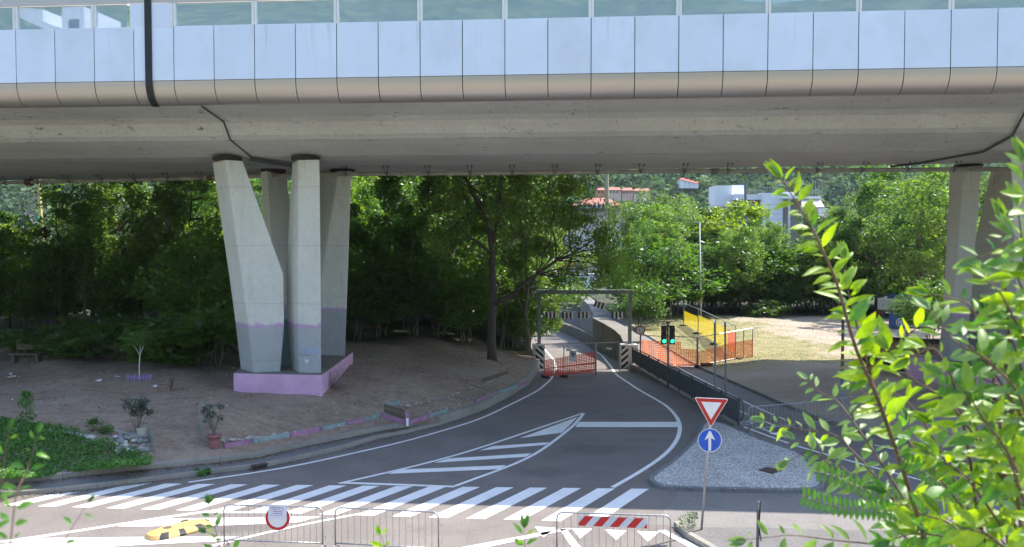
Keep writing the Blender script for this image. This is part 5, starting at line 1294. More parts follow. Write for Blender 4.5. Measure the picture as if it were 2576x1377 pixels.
def potted(x, y, h, label, pot=True):
    p = Md(x, y); s = E('potted_plant' if pot else 'garden_plant', p, label, 'plant')
    z0 = .42 if pot else 0
    if pot:
        mb = MB(); n = 16; rings = [(.16,0),(.19,.2),(.225,.38),(.235,.38),(.235,.44),(.21,.44),(.2,.38),(.02,.37)]
        mb.grid([[(r_*math.cos(2*math.pi*i/n), r_*math.sin(2*math.pi*i/n), z) for i in range(n)] for r_, z in rings], close=True); mb.build('pot', M('terracotta_pink', (.34,.15,.15), .8, (.24,.10,.10), 3), s, smooth=True).matrix_parent_inverse = Matrix.Identity(4)
    mb = MB(); rr = random.Random(int(x)); tips_ = []
    for k in range(14):
        q = Vector((rr.uniform(-.38, .38), rr.uniform(-.3, .3), z0+h*rr.uniform(.55, 1))); limb(mb, (0, 0, z0-.05), q, .014, .005, k, .15, 4, 5); tips_.append(q)
    mb.build('stems', bark_l, s).matrix_parent_inverse = Matrix.Identity(4)
    P, T = cloud(np.array([tuple(q) for q in tips_]), .17, 26 if pot else 60, 5); o = bpy.data.objects.new('foliage', quad_mesh('foliage', leaf_quads(P, .06, .35, droop=.3), leafmat('dull_leaf', (.04,.055,.045), (.10,.13,.11), .25), T)); C.objects.link(o); o.parent = s
potted(539, 1126, 1.0, 'dark leaved plant in a pink pot at the left end of the painted boards')
potted(345, 1092, 1.15, 'bushy dull green plant rising from the stone heap', False)
# young tree with purple stakes
p = Md(351, 958); s = E('sapling_tree', p, 'bare white trunked sapling inside a ring of purple stakes', 'sapling'); mb = MB(); mb.tube([(0,0,-.1),(.0,0,.6),(.03,0,1.15)], [.035,.03,.02], 6)
for a in (-.5, .4, .1): mb.tube([(.03,0,1.1),(a*.3,.05,1.4),(a*.5,.0,1.55)], [.02,.014,.008], 5)
mb.build('trunk', M('limewashed_bark', (.55,.52,.46), .9), s, smooth=True).matrix_parent_inverse = Matrix.Identity(4)
P, T = cloud(blobs(9, .5, .35, 1.35, .2, 4), .25, 80, 8); o = bpy.data.objects.new('crown', quad_mesh('crown', leaf_quads(P, .05, .4), L_dark, T)); C.objects.link(o); o.parent = s
s = E('stake_ring', p, 'ring of short purple painted stakes around the white sapling', 'garden edging'); mb = MB(); rr = random.Random(4)
for k in range(26):
    a = 2*math.pi*k/26
    if 3.9 < a < 4.3: continue
    mb.box((.52*math.cos(a), .34*math.sin(a), .12), (.045,.03,.26+rr.uniform(-.05,.05)), rx=rr.uniform(-.15,.15), ry=rr.uniform(-.2,.2))
mb.build('stakes', M('purple_paint', (.36,.26,.46), .8, (.26,.18,.36), 5), s).matrix_parent_inverse = Matrix.Identity(4)
# ------------------------------------------------------------------ FOREGROUND SHRUB (roots on the embankment, close to the camera)
def leaf_blade(v, f, base, d, nrm, L, Wd, curl=.25, fold=.35):
    d = d.normalized(); s = d.cross(nrm).normalized(); n_ = s.cross(d).normalized(); i = len(v); prof_ = [(0,.02),(.12,.45),(.3,.92),(.48,1.0),(.66,.8),(.83,.42),(1,.0)]
    for t, w_ in prof_:
        c = base+d*L*t-n_*curl*L*t*t
        v.append(c-s*w_*Wd/2+n_*fold*w_*Wd/2); v.append(c); v.append(c+s*w_*Wd/2+n_*fold*w_*Wd/2)
    for k in range(len(prof_)-1):
        a = i+3*k; f.append((a, a+1, a+4, a+3)); f.append((a+1, a+2, a+5, a+4))
def fgleaf(name, c, c2, trans=.6, tcol=(1.25,1.5,.25)):
    m = leafmat(name, c, c2, trans)
    return m
FL1 = leafmat('shrub_leaf_fresh', (.19,.36,.006), (.36,.54,.012), .66, gloss=.05, tcol=(1.6,1.5,.25), mottle=55)
FL2 = leafmat('shrub_leaf_pale', (.22,.36,.10), (.32,.46,.17), .45, tcol=(1.3,1.5,.4), mottle=55)
FL3 = leafmat('shrub_leaf_deep', (.05,.15,.012), (.11,.26,.02), .55, tcol=(1.5,1.6,.4), mottle=55)
twig = M('twig_bark', (.16,.10,.06), .8, (.09,.055,.035), 12)
def branch_shrub(name, label, stems, root, mats, seed=1):
    """stems: (list of (x, y, Y) points tip last, leaf length, spacing, mat index, r)"""
    s = E(name, root, label, 'shrub'); V = [[] for _ in mats]; F = [[] for _ in mats]; r = random.Random(seed)
    for pts, LL, sp, mi, rad in stems:
        W_ = [D(x, y, Y) for x, y, Y in pts]; Wp = []
        for a, b in zip(W_, W_[1:]):
            for k in range(8): Wp.append(a.lerp(b, k/8))
        Wp.append(W_[-1])
        for it in range(5): Wp = [Wp[0]]+[(Wp[i-1]+Wp[i]*2+Wp[i+1])/4 for i in range(1, len(Wp)-1)]+[Wp[-1]]
        mb = MB(); mb.tube(Wp, [rad*(1-.8*i/len(Wp)) for i in range(len(Wp))], 6); mb.build('stem', twig, s, smooth=True)
        acc = 0; k = 0; tot = sum((b-a).length for a, b in zip(Wp, Wp[1:])); run = 0
        for a, b in zip(Wp, Wp[1:]):
            l = (b-a).length; acc += l; run += l; t = (b-a).normalized()
            if acc > sp*.74:
                acc = 0; k += 1
                for side in ((1, -1) if r.random() < .55 else ((1,) if k % 2 else (-1,))):
                    view = Vector((0, -1, .0)); sd = t.cross(Vector((0, 1, 0))).normalized()*side
                    d = (t*r.uniform(.35, .9)+sd*r.uniform(.6, 1.1)+Vector((0, r.uniform(-.6, .4), r.uniform(-.25, .15)))).normalized()
                    nn = (Vector((r.uniform(-.5, .5), -r.uniform(.25, 1.0), r.uniform(.3, 1.0)))).normalized()
                    sc_ = LL*r.choice([r.uniform(.45, .8), r.uniform(.75, 1.12)])*(1-.45*max(0, run/tot-.75)/.25); m_ = mi if r.random() < .8 else r.randrange(len(mats))
                    leaf_blade(V[m_], F[m_], b+d*.006, d, nn, sc_, sc_*r.uniform(.30, .44), r.uniform(-.1, .65), r.uniform(.1, .7))
        tdir = (Wp[-1]-Wp[-3]).normalized()
        for j in range(3): leaf_blade(V[mi], F[mi], Wp[-1], (tdir+Vector((r.uniform(-.4,.4), 0, r.uniform(-.3,.3)))), Vector((0,-1,.4)), LL*.7, LL*.24)
    for k, m in enumerate(mats):
        if V[k]:
            me = bpy.data.meshes.new('foliage'); me.from_pydata([tuple(q) for q in V[k]], [], F[k]); me.materials.append(m); me.shade_smooth()
            at = me.attributes.new('tint', 'FLOAT', 'FACE'); tn = np.repeat(np.random.default_rng(k+seed).uniform(0, 1, len(F[k])//12+1), 12)[:len(F[k])]; at.data.foreach_set('value', tn.astype(np.float32))
            o = bpy.data.objects.new('foliage', me); C.objects.link(o); o.parent = s; o.matrix_parent_inverse = Matrix.Translation(-root)
    return s
ST = [
 ([(2345,1440,2.55),(2323,1342,2.5),(2260,1149,2.45),(2201,983,2.4),(2152,879,2.38),(2105,709,2.35),(2079,652,2.34),(2048,584,2.32),(2010,520,2.3),(1966,450,2.28)], .092, .026, 0, .0075),
 ([(2201,983,2.4),(2178,900,2.4),(2150,800,2.4),(2132,730,2.4),(2125,655,2.4)], .085, .025, 0, .004),
 ([(2175,940,2.4),(2250,870,2.35),(2300,830,2.3),(2330,810,2.3)], .09, .03, 0, .004),
 ([(2330,1370,2.5),(2250,1260,2.6),(2170,1160,2.7),(2100,1090,2.8),(2010,1080,2.85),(1925,1060,2.9)], .075, .042, 1, .0045),
 ([(2320,1330,2.5),(2240,1200,2.6),(2160,1080,2.7),(2110,1010,2.8),(2060,985,2.85),(2030,955,2.9)], .07, .042, 1, .0045),
 ([(2330,1380,2.5),(2230,1290,2.6),(2150,1200,2.7),(2070,1140,2.8),(2000,1105,2.8)], .075, .045, 1, .0045),
 ([(2340,1400,2.6),(2250,1330,2.7),(2170,1250,2.7),(2100,1180,2.75),(2040,1130,2.8),(1985,1160,2.8)], .075, .05, 1, .0045),
 ([(2480,1420,2.6),(2420,1290,2.6),(2330,1170,2.65),(2270,1090,2.7),(2200,1010,2.7),(2140,960,2.7)], .075, .045, 1, .005),
 ([(2500,1400,2.5),(2420,1250,2.5),(2360,1120,2.5),(2310,1040,2.5),(2260,990,2.5),(2215,1000,2.5)], .075, .045, 0, .005),
 ([(2500,1440,2.3),(2460,1300,2.3),(2440,1150,2.25),(2420,1050,2.2),(2390,930,2.2),(2350,870,2.2),(2290,900,2.2)], .085, .045, 0, .006),
 ([(2540,1430,2.2),(2530,1250,2.2),(2520,1100,2.15),(2500,950,2.1),(2470,840,2.1),(2440,760,2.1),(2340,740,2.1)], .085, .045, 0, .006),
 ([(2580,1430,2.1),(2560,1250,2.1),(2545,1050,2.0),(2540,850,2.0),(2530,720,2.0),(2510,630,2.0),(2460,650,2.0)], .085, .042, 1, .006),
 ([(2620,1430,2.0),(2600,1200,2.0),(2590,950,1.95),(2585,750,1.9),(2570,600,1.9),(2560,520,1.9)], .09, .042, 0, .006),
 ([(2640,1300,1.9),(2600,1100,1.9),(2560,980,1.9),(2480,900,1.9),(2400,860,1.95),(2340,780,2.0)], .08, .042, 1, .005),
 ([(2620,1400,2.2),(2520,1200,2.2),(2440,1080,2.2),(2380,1000,2.25),(2300,960,2.3),(2235,880,2.3)], .08, .045, 0, .005),
 ([(2600,1430,2.2),(2480,1350,2.3),(2400,1250,2.3),(2320,1150,2.35),(2280,1060,2.4)], .08, .042, 2, .005),
 ([(2560,1440,2.2),(2470,1380,2.2),(2380,1310,2.3),(2300,1290,2.3),(2230,1240,2.3)], .085, .042, 2, .005),
 ([(2620,1440,2.2),(2560,1330,2.2),(2500,1240,2.2),(2430,1200,2.2),(2370,1150,2.25)], .085, .04, 2, .005),
 ([(2640,1350,2.1),(2570,1250,2.1),(2520,1180,2.1),(2460,1100,2.1),(2440,1020,2.1)], .085, .04, 2, .005),
 ([(2640,1200,2.1),(2600,1080,2.1),(2540,980,2.1),(2490,960,2.1),(2440,940,2.1)], .085, .04, 2, .005),
 ([(2420,1420,2.4),(2330,1390,2.4),(2210,1370,2.45),(2100,1360,2.5),(1990,1345,2.5),(1880,1358,2.5)], .085, .05, 1, .0045),
 ([(2500,1450,2.1),(2440,1390,2.1),(2380,1350,2.15),(2300,1340,2.2),(2240,1360,2.2)], .085, .035, 2, .005),
 ([(2580,1450,2.0),(2540,1390,2.0),(2480,1340,2.0),(2420,1330,2.0),(2360,1290,2.0)], .085, .035, 0, .005),
 ([(2640,1000,1.9),(2600,900,1.9),(2560,820,1.9),(2520,740,1.9),(2480,700,1.95)], .09, .038, 0, .005),
 ([(2630,1150,2.0),(2590,1020,2.0),(2570,930,2.0),(2550,860,2.0),(2500,800,2.0)], .09, .038, 2, .005),
 ([(2660,900,1.8),(2625,720,1.8),(2600,600,1.8),(2582,490,1.8),(2572,410,1.8)], .085, .036, 0, .004),
 ([(2670,1000,1.9),(2610,820,1.9),(2560,700,1.9),(2530,610,1.9),(2520,560,1.9)], .085, .036, 0, .004),
 ([(2680,800,1.8),(2640,700,1.8),(2590,640,1.8),(2550,590,1.8)], .08, .034, 1, .004),
 ([(2640,1400,1.9),(2600,1320,1.9),(2570,1240,1.9),(2540,1160,1.9),(2500,1100,1.9)], .09, .035, 0, .005),
]
rq = random.Random(21)
for k in range(34):
    x0 = rq.uniform(2330, 2660); y0 = rq.uniform(900, 1440); Y0 = rq.uniform(1.8, 2.5); dx = -rq.uniform(40, 110); dy = -rq.uniform(60, 130)
    pts = [(x0, y0, Y0)]
    for j in range(4): pts.append((pts[-1][0]+dx*rq.uniform(.5, 1.2), pts[-1][1]+dy*rq.uniform(.5, 1.2)*(1-.12*j), Y0+rq.uniform(-.05, .05)))
    ok = True
    for q in pts:
        lim = interp(q[1], [(400,2560),(600,2500),(750,2400),(900,2360),(1050,2310),(1250,2290),(1450,2250)])
        if q[0] < lim: ok = False
    if ok: ST.append((pts, .088, .04, rq.choice([0,0,0,2]), .004))
root = Vector((3.0, 2.6, 4.6))
sh = branch_shrub('leafy_shrub', 'leafy shrub with bright green pointed leaves filling the lower right corner', ST, root, [FL1, FL2, FL3], 5)
# main stems down to the ground
for k, (x, Y) in enumerate(((2345,2.55),(2480,2.5),(2560,2.3),(2620,2.1))):
    a = D(x, 1440, Y); mb = MB(); mb.tube([a, a.lerp(root, .5)+Vector((.1,0,0)), root+Vector((random.uniform(-.1,.1), random.uniform(-.1,.1), -.4))], [.008,.012,.016], 6); mb.build('stem', twig, sh)
# locust fronds with paired leaflets
root2 = Vector((2.6, 2.4, 4.6)); s = E('locust_sprout', root2, 'locust fronds with paired oval leaflets below the shrub leaves at lower right', 'plant')
fr_ = [[(2350,1335,2.5),(2270,1290,2.5),(2200,1283,2.5),(2130,1280,2.5),(2060,1262,2.5),(1998,1240,2.5)],[(2330,1290,2.6),(2250,1260,2.6),(2180,1235,2.6),(2110,1200,2.6),(2030,1180,2.6)],[(2500,1240,2.2),(2530,1180,2.2),(2570,1130,2.2),(2610,1080,2.2)],[(2520,1020,2.2),(2450,985,2.2),(2400,975,2.2),(2350,965,2.2)],[(2480,1300,2.4),(2400,1240,2.4),(2300,1170,2.4),(2260,1150,2.4)]]
rr = random.Random(8)
for pts in fr_:
    W_ = [D(*q) for q in pts]; Wp = []
    for a, b in zip(W_, W_[1:]):
        for k in range(5): Wp.append(a.lerp(b, k/5))
    for it in range(3): Wp = [Wp[0]]+[(Wp[i-1]+Wp[i]*2+Wp[i+1])/4 for i in range(1, len(Wp)-1)]+[Wp[-1]]
    mb = MB(); mb.tube(Wp, .0016, 5); st_ = mb.build('stem', M('green_stem', (.18,.25,.06), .6), s); V = []; F = []; acc = 0
    for a, b in zip(Wp, Wp[1:]):
        t = (b-a).normalized(); n_ = max(1, int((b-a).length/.012))
        for j in range(n_):
            c = a.lerp(b, j/n_); sd = t.cross(Vector((0, 1, 0))).normalized()
            for sg in (1, -1): leaf_blade(V, F, c, sd*sg+t*.25+Vector((0, -.5 if sg > 0 else .2, 0)), Vector((.4*rr.uniform(-1,1), -.6, .8)), .034, .014, .1, .2)
    me = bpy.data.meshes.new('leaflets'); me.from_pydata([tuple(q) for q in V], [], F); me.materials.append(FL3); me.attributes.new('tint', 'FLOAT', 'FACE').data.foreach_set('value', np.full(len(F), .6, np.float32))
    o = bpy.data.objects.new('leaflets', me); C.objects.link(o); o.parent = s; o.matrix_parent_inverse = Matrix.Translation(-root2)
mb = MB()
for q in ((2350,1335,2.5),(2330,1290,2.6),(2500,1240,2.2),(2520,1020,2.2),(2480,1300,2.4)): a = D(*q); mb.tube([a, a.lerp(root2, .5)+Vector((.05,.0,.0)), root2-UPZ*.4], [.003,.005,.008], 5)
mb.build('stalk', twig, s)
# left foreground sprouts
rl = Vector((-1.0, 1.7, 5.0))
L_st = [([(20,1450,1.35),(30,1330,1.35),(40,1240,1.35),(70,1180,1.4),(85,1130,1.4),(96,1090,1.4)], .026, .03, 0, .0015),
        ([(-30,1420,1.3),(-10,1250,1.3),(5,1200,1.3),(12,1150,1.3),(22,1085,1.3)], .028, .028, 0, .0015),
        ([(110,1450,1.6),(150,1380,1.6),(180,1330,1.6),(205,1290,1.6),(222,1265,1.6)], .028, .045, 0, .0012)]
branch_shrub('leafy_sprout', 'blurred pale green sprouts rising at the lower left corner', L_st, rl, [FL3, FL1], 9)
rl = Vector((-1.0, 2.6, 4.9))
branch_shrub('leafy_sprout', 'small green leafy shoot in front of the left crowd barrier', [([(560,1450,2.6),(553,1390,2.6),(545,1340,2.6),(535,1310,2.6),(526,1270,2.6)], .05, .05, 0, .002), ([(600,1450,2.6),(595,1400,2.6),(560,1352,2.6),(520,1340,2.6)], .045, .05, 0, .002)], rl, [FL3, FL1], 12)
branch_shrub('leafy_sprout', 'leaf tip rising before the gap between the middle and right barriers', [([(1325,1460,2.8),(1322,1400,2.8),(1318,1330,2.8)], .07, .045, 0, .003)], Vector((.05, 2.8, 4.9)), [FL3, FL1], 14)
branch_shrub('leafy_sprout', 'single leaf tip in front of the middle crowd barrier', [([(985,1450,2.8),(975,1400,2.8),(958,1345,2.8)], .05, .06, 0, .003)], Vector((-.4, 2.8, 4.9)), [FL1, FL3], 15)
# ================================================================== BACKGROUND
def hh(X, Y): return max(.2, 4+(Y-300)*.12+max(0, Y-370)*.37+10*math.sin(X*.011+1)*sm((Y-350)/200)+7*math.sin(X*.027+Y*.01)*sm((Y-350)/200))
def hillmat():
    m, t, p = newmat('wooded_slope'); g = N(t, 'ShaderNodeNewGeometry').outputs['Position']
    v = N(t, 'ShaderNodeTexVoronoi'); v.inputs['Scale'].default_value = .11; t.links.new(g, v.inputs['Vector'])
    s_ = N(t, 'ShaderNodeSeparateColor'); t.links.new(v.outputs['Color'], s_.inputs[0])
    col = ramp(t, s_.outputs[0], [(0.0, (.020,.045,.016)), (.6, (.05,.09,.028)), (1.0, (.10,.13,.045))])
    col = mixc(t, 1.0, col, ramp(t, noise(t, .5, 5, .7, g), [(.3, .55), (.7, 1.3)]), 'MULTIPLY')
    t.links.new(col, p.inputs['Base Color']); p.inputs['Roughness'].default_value = 1; p.inputs['Specular IOR Level'].default_value = .1
    bump(t, p, v.outputs['Distance'], 1.0, 4.0); return m
hm_ = hillmat()
mb = MB(); Ysh = [296+14*k for k in range(30)]+[730+25*k for k in range(10)]
mb.grid([[(X, Y, hh(X, Y)-.5+random.uniform(-1.5, 1.5)*(Y > 360)) for X in range(-1500, 1501, 30)] for Y in Ysh]); struct('hill', mb, hm_, smooth=True)
mb = MB(); mb.grid([[(X, Y, -3+(-100-Y)*(.46 if X < 30-Y*.5 else .2)+6*math.sin(X*.05)+4*math.sin(X*.03+Y*.02)) for X in range(-900, 901, 25)] for Y in range(-560, -99, 20)]); struct('hill', mb, hm_, smooth=True)
cs = []; r = np.random.default_rng(2); Yc = 335
while Yc < 640:
    w_ = .40*Yc+150; nX = int(2*w_/9)
    for k in range(nX):
        X = -w_+2*w_*(k+r.uniform(-.4, .4))/nX; Y = Yc+r.uniform(-3, 3)
        if Y < 372 and r.random() < .45: continue
        cs.append((X, Y, hh(X, Y), r.uniform(3.2, 6.2)))
    Yc += 6.5
P = []; Nn = []; T = []
for X, Y, h, R_ in cs:
    m_ = 42; d = r.normal(size=(m_, 3)); d[:, 2] = np.abs(d[:, 2])*1.1-.2; d[:, 1] = -np.abs(d[:, 1])*.9+.25; d /= np.linalg.norm(d, axis=1)[:, None]
    P.append(np.array([X, Y, h+R_*.9])+d*R_*r.uniform(.75, 1.05, (m_, 1))*np.array([1, 1, 1.25])); Nn.append(d); T.append(np.clip(r.normal(.5, .12, m_)+r.normal(0, .3), 0, 1))
P = np.vstack(P); Nn = np.vstack(Nn); L_far = leafmat('far_canopy', (.05,.10,.05), (.12,.18,.085), .2, gloss=0)
o = bpy.data.objects.new('forest', quad_mesh('forest', leaf_quads(P, 1.35, .75, nrm=Nn), L_far, np.concatenate(T))); C.objects.link(o); tag(o, kind='stuff')
# ---- houses
def house(name, loc, label, cat='house'): return E(name, loc, label, cat)
def pbox(mb, x0, y0, x1, y1, Y, dep):
    a = D(x0, y0, Y); b = D(x1, y1, Y); mb.box(((a.x+b.x)/2, Y+dep/2, (a.z+b.z)/2), (abs(b.x-a.x), dep, abs(a.z-b.z)))
hw = M('white_render', (.74,.75,.80), .7, (.66,.67,.72), .15, world=True); hbn = M('brown_cladding', (.27,.15,.11), .8, (.22,.12,.09), .4, world=True)
dkw = M('dark_window', (.03,.035,.045), .2); Yh = 150.0
s = house('modern_house', D(1940,580,Yh), 'white modern flat roofed house with brown panels, roof terrace and white awning')
mb = MB(); pbox(mb, 1918,486,1968,640,Yh,9); pbox(mb, 1849,489,1919.5,503,Yh+1,8); mb.build('wall', hw, s)
mb = MB(); pbox(mb, 1868,503.3,1911,640,Yh+1.3,7); mb.build('brown_panel', hbn, s); mb = MB(); pbox(mb, 1911.4,503.3,1917.6,640,Yh+1.8,6); mb.build('window_slot', dkw, s)
mb = MB(); pbox(mb, 1799,467,1841,520,Yh+3,5); mb.build('roof_box', hw, s); mb = MB(); pbox(mb, 1841.6,466,1874,520,Yh+5,5); mb.build('roof_box', hw, s)
mb = MB(); pbox(mb, 1968.4,494,2066,500,Yh-1,11); pbox(mb, 1968.4,483,1998,494,Yh+.5,6); mb.build('balcony_slab', hw, s)
mb = MB(); pbox(mb, 1968.5,500.3,2058,640,Yh+2.5,6); mb.build('loggia_wall', M('loggia_shade', (.35,.33,.30), .8), s); mb = MB(); pbox(mb, 2058.3,524,2083,640,Yh,8); mb.build('side_wing', hw, s)
mb = MB()
for x in (1984, 2016): pbox(mb, x, 500.2, x+3, 640, Yh-.4, .3)
mb.build('column', hw, s)
mb = MB(); mb.grid([[D(2016,501,Yh-.5), D(2062,501,Yh-.5)], [D(2017,520,Yh-2.6), D(2074,520,Yh-2.6)], [D(2017,523,Yh-2.6), D(2074,523,Yh-2.6)]]); mb.build('awning', M('awning_cloth', (.72,.66,.62), .8, (.55,.42,.40), 2, stretch=(8,.1,.1)), s)
mb = MB(); mb.prism([D(1961,456,Yh+1), D(2016,456,Yh+1), D(2016,454,Yh+1), D(1961,454,Yh+1)], (0,5,0)); mb.build('pergola', M('pergola_wood', (.14,.11,.09), .9), s)
mb = MB(); rows = []
for k in range(9): a = math.pi*k/8; rows.append([D(2016+26*(1-math.cos(a))*1.08, 459-4.5*math.sin(a), Yh+1), D(2016+26*(1-math.cos(a))*1.08, 459-4.5*math.sin(a), Yh+5)])
mb.grid(rows); mb.build('canopy', hw, s)
mb = MB()
for x in (1980,2018,2036,2044,2052,2060,2068): a = D(x, 457, Yh+1); b = D(x, 494, Yh+1); mb.tube([a, b], .06, 4)
for x0, x1, y in ((1874,1919,478),(1919,1969,472),(1998,2066,478)): mb.tube([D(x0,y,Yh+.5), D(x1,y,Yh+.5)], .06, 4); [mb.tube([D(x,y,Yh+.5), D(x,489,Yh+.5)], .03, 4) for x in range(int(x0), int(x1), 4)]
mb.build('terrace_railing', steel, s)
s, b, t = None, None, None
b = D(1876,600,118); t = D(1875,460,118); b.z = .3; s = E('steel_mast', b, 'thick dark steel mast standing before the brown part of the white house', 'mast'); mb = MB(); mb.tube([b, D(1876,506,118), D(1875.5,505,118), t], [.3,.3,.2,.2], 8); mb.build('pole', greysteel, s)
def hip(mb, x0, x1, yb, yt, Y, dep, over=4, frac=.3):
    a, b_ = D(x0-over, yb, Y), D(x1+over, yb, Y); c = D(x0+(x1-x0)*frac, yt, Y+dep/2); d = D(x1-(x1-x0)*frac, yt, Y+dep/2)
    c.z = D(0, yt, Y).z; d.z = c.z; a2 = a+Vector((0,dep,0)); b2 = b_+Vector((0,dep,0))
    mb.quad(a, b_, d, c); mb.quad(b_, b2, d); mb.quad(b2, a2, c, d); mb.quad(a2, a, c); mb.quad(a, b_, b2, a2)
rt_ = M('red_roof_tiles', (.34,.13,.09), .85, (.26,.10,.075), 1.2, stretch=(1,6,1)); Y = 125
s = house('red_roofed_house', D(1520,560,Y), 'pale house with a red tiled hipped roof between the leaves above the portal')
mb = MB(); pbox(mb, 1440,526.5,1563,640,Y,12); mb.build('wall', M('pale_render', (.52,.51,.50), .8, (.45,.44,.43), .3, world=True), s)
mb = MB(); hip(mb, 1440,1566,517,492,Y-.6,13); rr_ = mb.build('roof', rt_, s); mb = MB(); pbox(mb, 1436,524,1567,527,Y-1.2,14); mb.build('eaves', M('eaves_dark', (.12,.10,.10), .8), s)
mb = MB(); pbox(mb, 1450,514,1526,524,Y-.4,3); dm = mb.build('dormer', hw, s)
for x in (1456,1468,1480,1492,1504,1516): mb = MB(); pbox(mb, x, 515.5, x+6.5, 522.5, Y-.5, .1); mb.build('window', dkw, dm)
for x in (1482,1542):
    mb = MB(); pbox(mb, x, 548, x+9, 562, Y-.1, .1); mb.build('window', dkw, s)
pinks = [(1503,1521,478,492,470,(.55,.25,.12),'small orange gabled house at the left of the hillside row'),(1524,1563,478,494,469,(.62,.45,.38),'long pink house with a red roof, middle of the hillside row'),(1565,1592,479,494,470,(.60,.38,.34),'pink house with a bright red bay in the hillside row'),(1594,1636,480,497,472,(.62,.48,.38),'cream and orange house at the right of the hillside row')]
for i, (x0, x1, yt, yb, yr, c, lab) in enumerate(pinks):
    Y = 352.0; s = house('hillside_house', D((x0+x1)/2, yb, Y), lab); s['group'] = 'hillside houses'
    mb = MB(); pbox(mb, x0, yt, x1, yb+12, Y, 9); mb.build('wall', M('wall_tone_%s' % ('orange','pink','rose','cream')[i], c, .8), s)
    mb = MB(); hip(mb, x0, x1, yt+.5, yr, Y-1, 12, 1, .12); mb.build('roof', rt_, s)
    for k in range(int((x1-x0)/8)): mb = MB(); pbox(mb, x0+3+k*8, yt+4, x0+6+k*8, yt+8, Y-.05, .1); mb.build('window', dkw, s)
s = house('hillside_house', D(1735,460,392), 'red and white terraced house high on the hillside above the street lamp'); s['group'] = 'hillside houses'
mb = MB(); 
for k in range(4): pbox(mb, 1712+k*11, 452+k*3, 1724+k*11, 474, 392, 8)
mb.build('wall', hw, s); mb = MB()
for k in range(4): hip(mb, 1712+k*11, 1724+k*11, 452+k*3, 446+k*3.2, 391.4, 10, .4, .1)
mb.build('roof', M('bright_red_roof', (.45,.09,.08), .8), s)
s = house('small_house', D(2105,550,140), 'small house with a brown hipped roof between the white house and the trees')
mb = MB(); pbox(mb, 2090,544,2128,640,140,9); mb.build('wall', hw, s); mb = MB(); hip(mb, 2086,2130,546,534,139.4,10,1,.35); mb.build('roof', M('brown_roof', (.20,.15,.14), .85), s)
# block behind the ramp
s = house('flat_roofed_block', D(1495,640,160), 'beige flat roofed block with a white eaves strip hidden behind the trees over the ramp', 'building')
mb = MB(); pbox(mb, 1425,603,1575,720,160,14); mb.build('wall', M('beige_render', (.40,.35,.29), .85, (.33,.29,.24), .3, world=True), s)
mb = MB(); pbox(mb, 1420,597,1580,603,159.4,15); mb.build('eaves', hw, s)
for k in range(6): mb = MB(); pbox(mb, 1440+k*22, 618, 1450+k*22, 640, 159.9, .12); mb.build('window', dkw, s)
# tall masts
def mast(x0, y0, x1, y1, Y, r, label, mat, base=.3):
    b = D(x0, y0, Y); t = D(x1, y1, Y); s = E('catenary_mast', Vector((b.x, Y, base)), label, 'mast'); mb = MB(); mb.tube([Vector((b.x, Y, base)), b, t], [r*1.1, r, r*.8], 8); mb.build('pole', mat, s); return s
mast(1529,600,1526,400,112,.28,'tall yellowish rail mast in front of the red roofed house', M('old_yellow_paint', (.40,.36,.22), .7, (.30,.27,.18), 1, world=True))
s = mast(105,600,96,440,86,.24,'yellow rail mast with wires and insulator arm at the left', M('yellow_mast_paint', (.50,.42,.12), .7, (.38,.32,.12), 1, world=True))
mb = MB(); q = D(96,478,86); mb.tube([q, D(70,540,86)], .07, 5); mb.tube([D(60,538,86), D(95,545,86)], .09, 5); mb.tube([D(72,545,86), D(82,558,86), D(84,568,86), D(70,572,86)], .05, 5); mb.tube([D(104,550,86), D(60,538,86)], .05, 5); mb.build('cantilever', M('insulator_grey', (.35,.30,.28), .6), s)
mb = MB(); c = D(94.5,558,85.6); mb.tube([c, c+UPZ*.5], .22, 8); mb.build('insulator', M('insulator_green', (.05,.35,.22), .4), s)
for k, (a, b) in enumerate(((D(-100,545,86), D(104,553,86)), (D(-100,570,86), D(700,600,88)), (D(-100,577,86), D(700,596,88)))):
    mb = MB(); mb.tube([a.lerp(b, i/8)-UPZ*(.5*math.sin(math.pi*i/8)) for i in range(9)], .018, 4); mb.build('wire', darksteel, s)
for k in range(4):
    a = D(1300,505+k*9,112); b = D(2300,500+k*14,118); s = E('overhead_wire', a, 'overhead railway wire, number %s from the top, crossing in front of the far houses' % ('one','two','three','four')[k], 'wire', 'overhead wires'); mb = MB(); mb.tube([a.lerp(b, i/10)-UPZ*(.8*math.sin(math.pi*i/10)) for i in range(11)], .022, 4); mb.build('cable', darksteel, s)
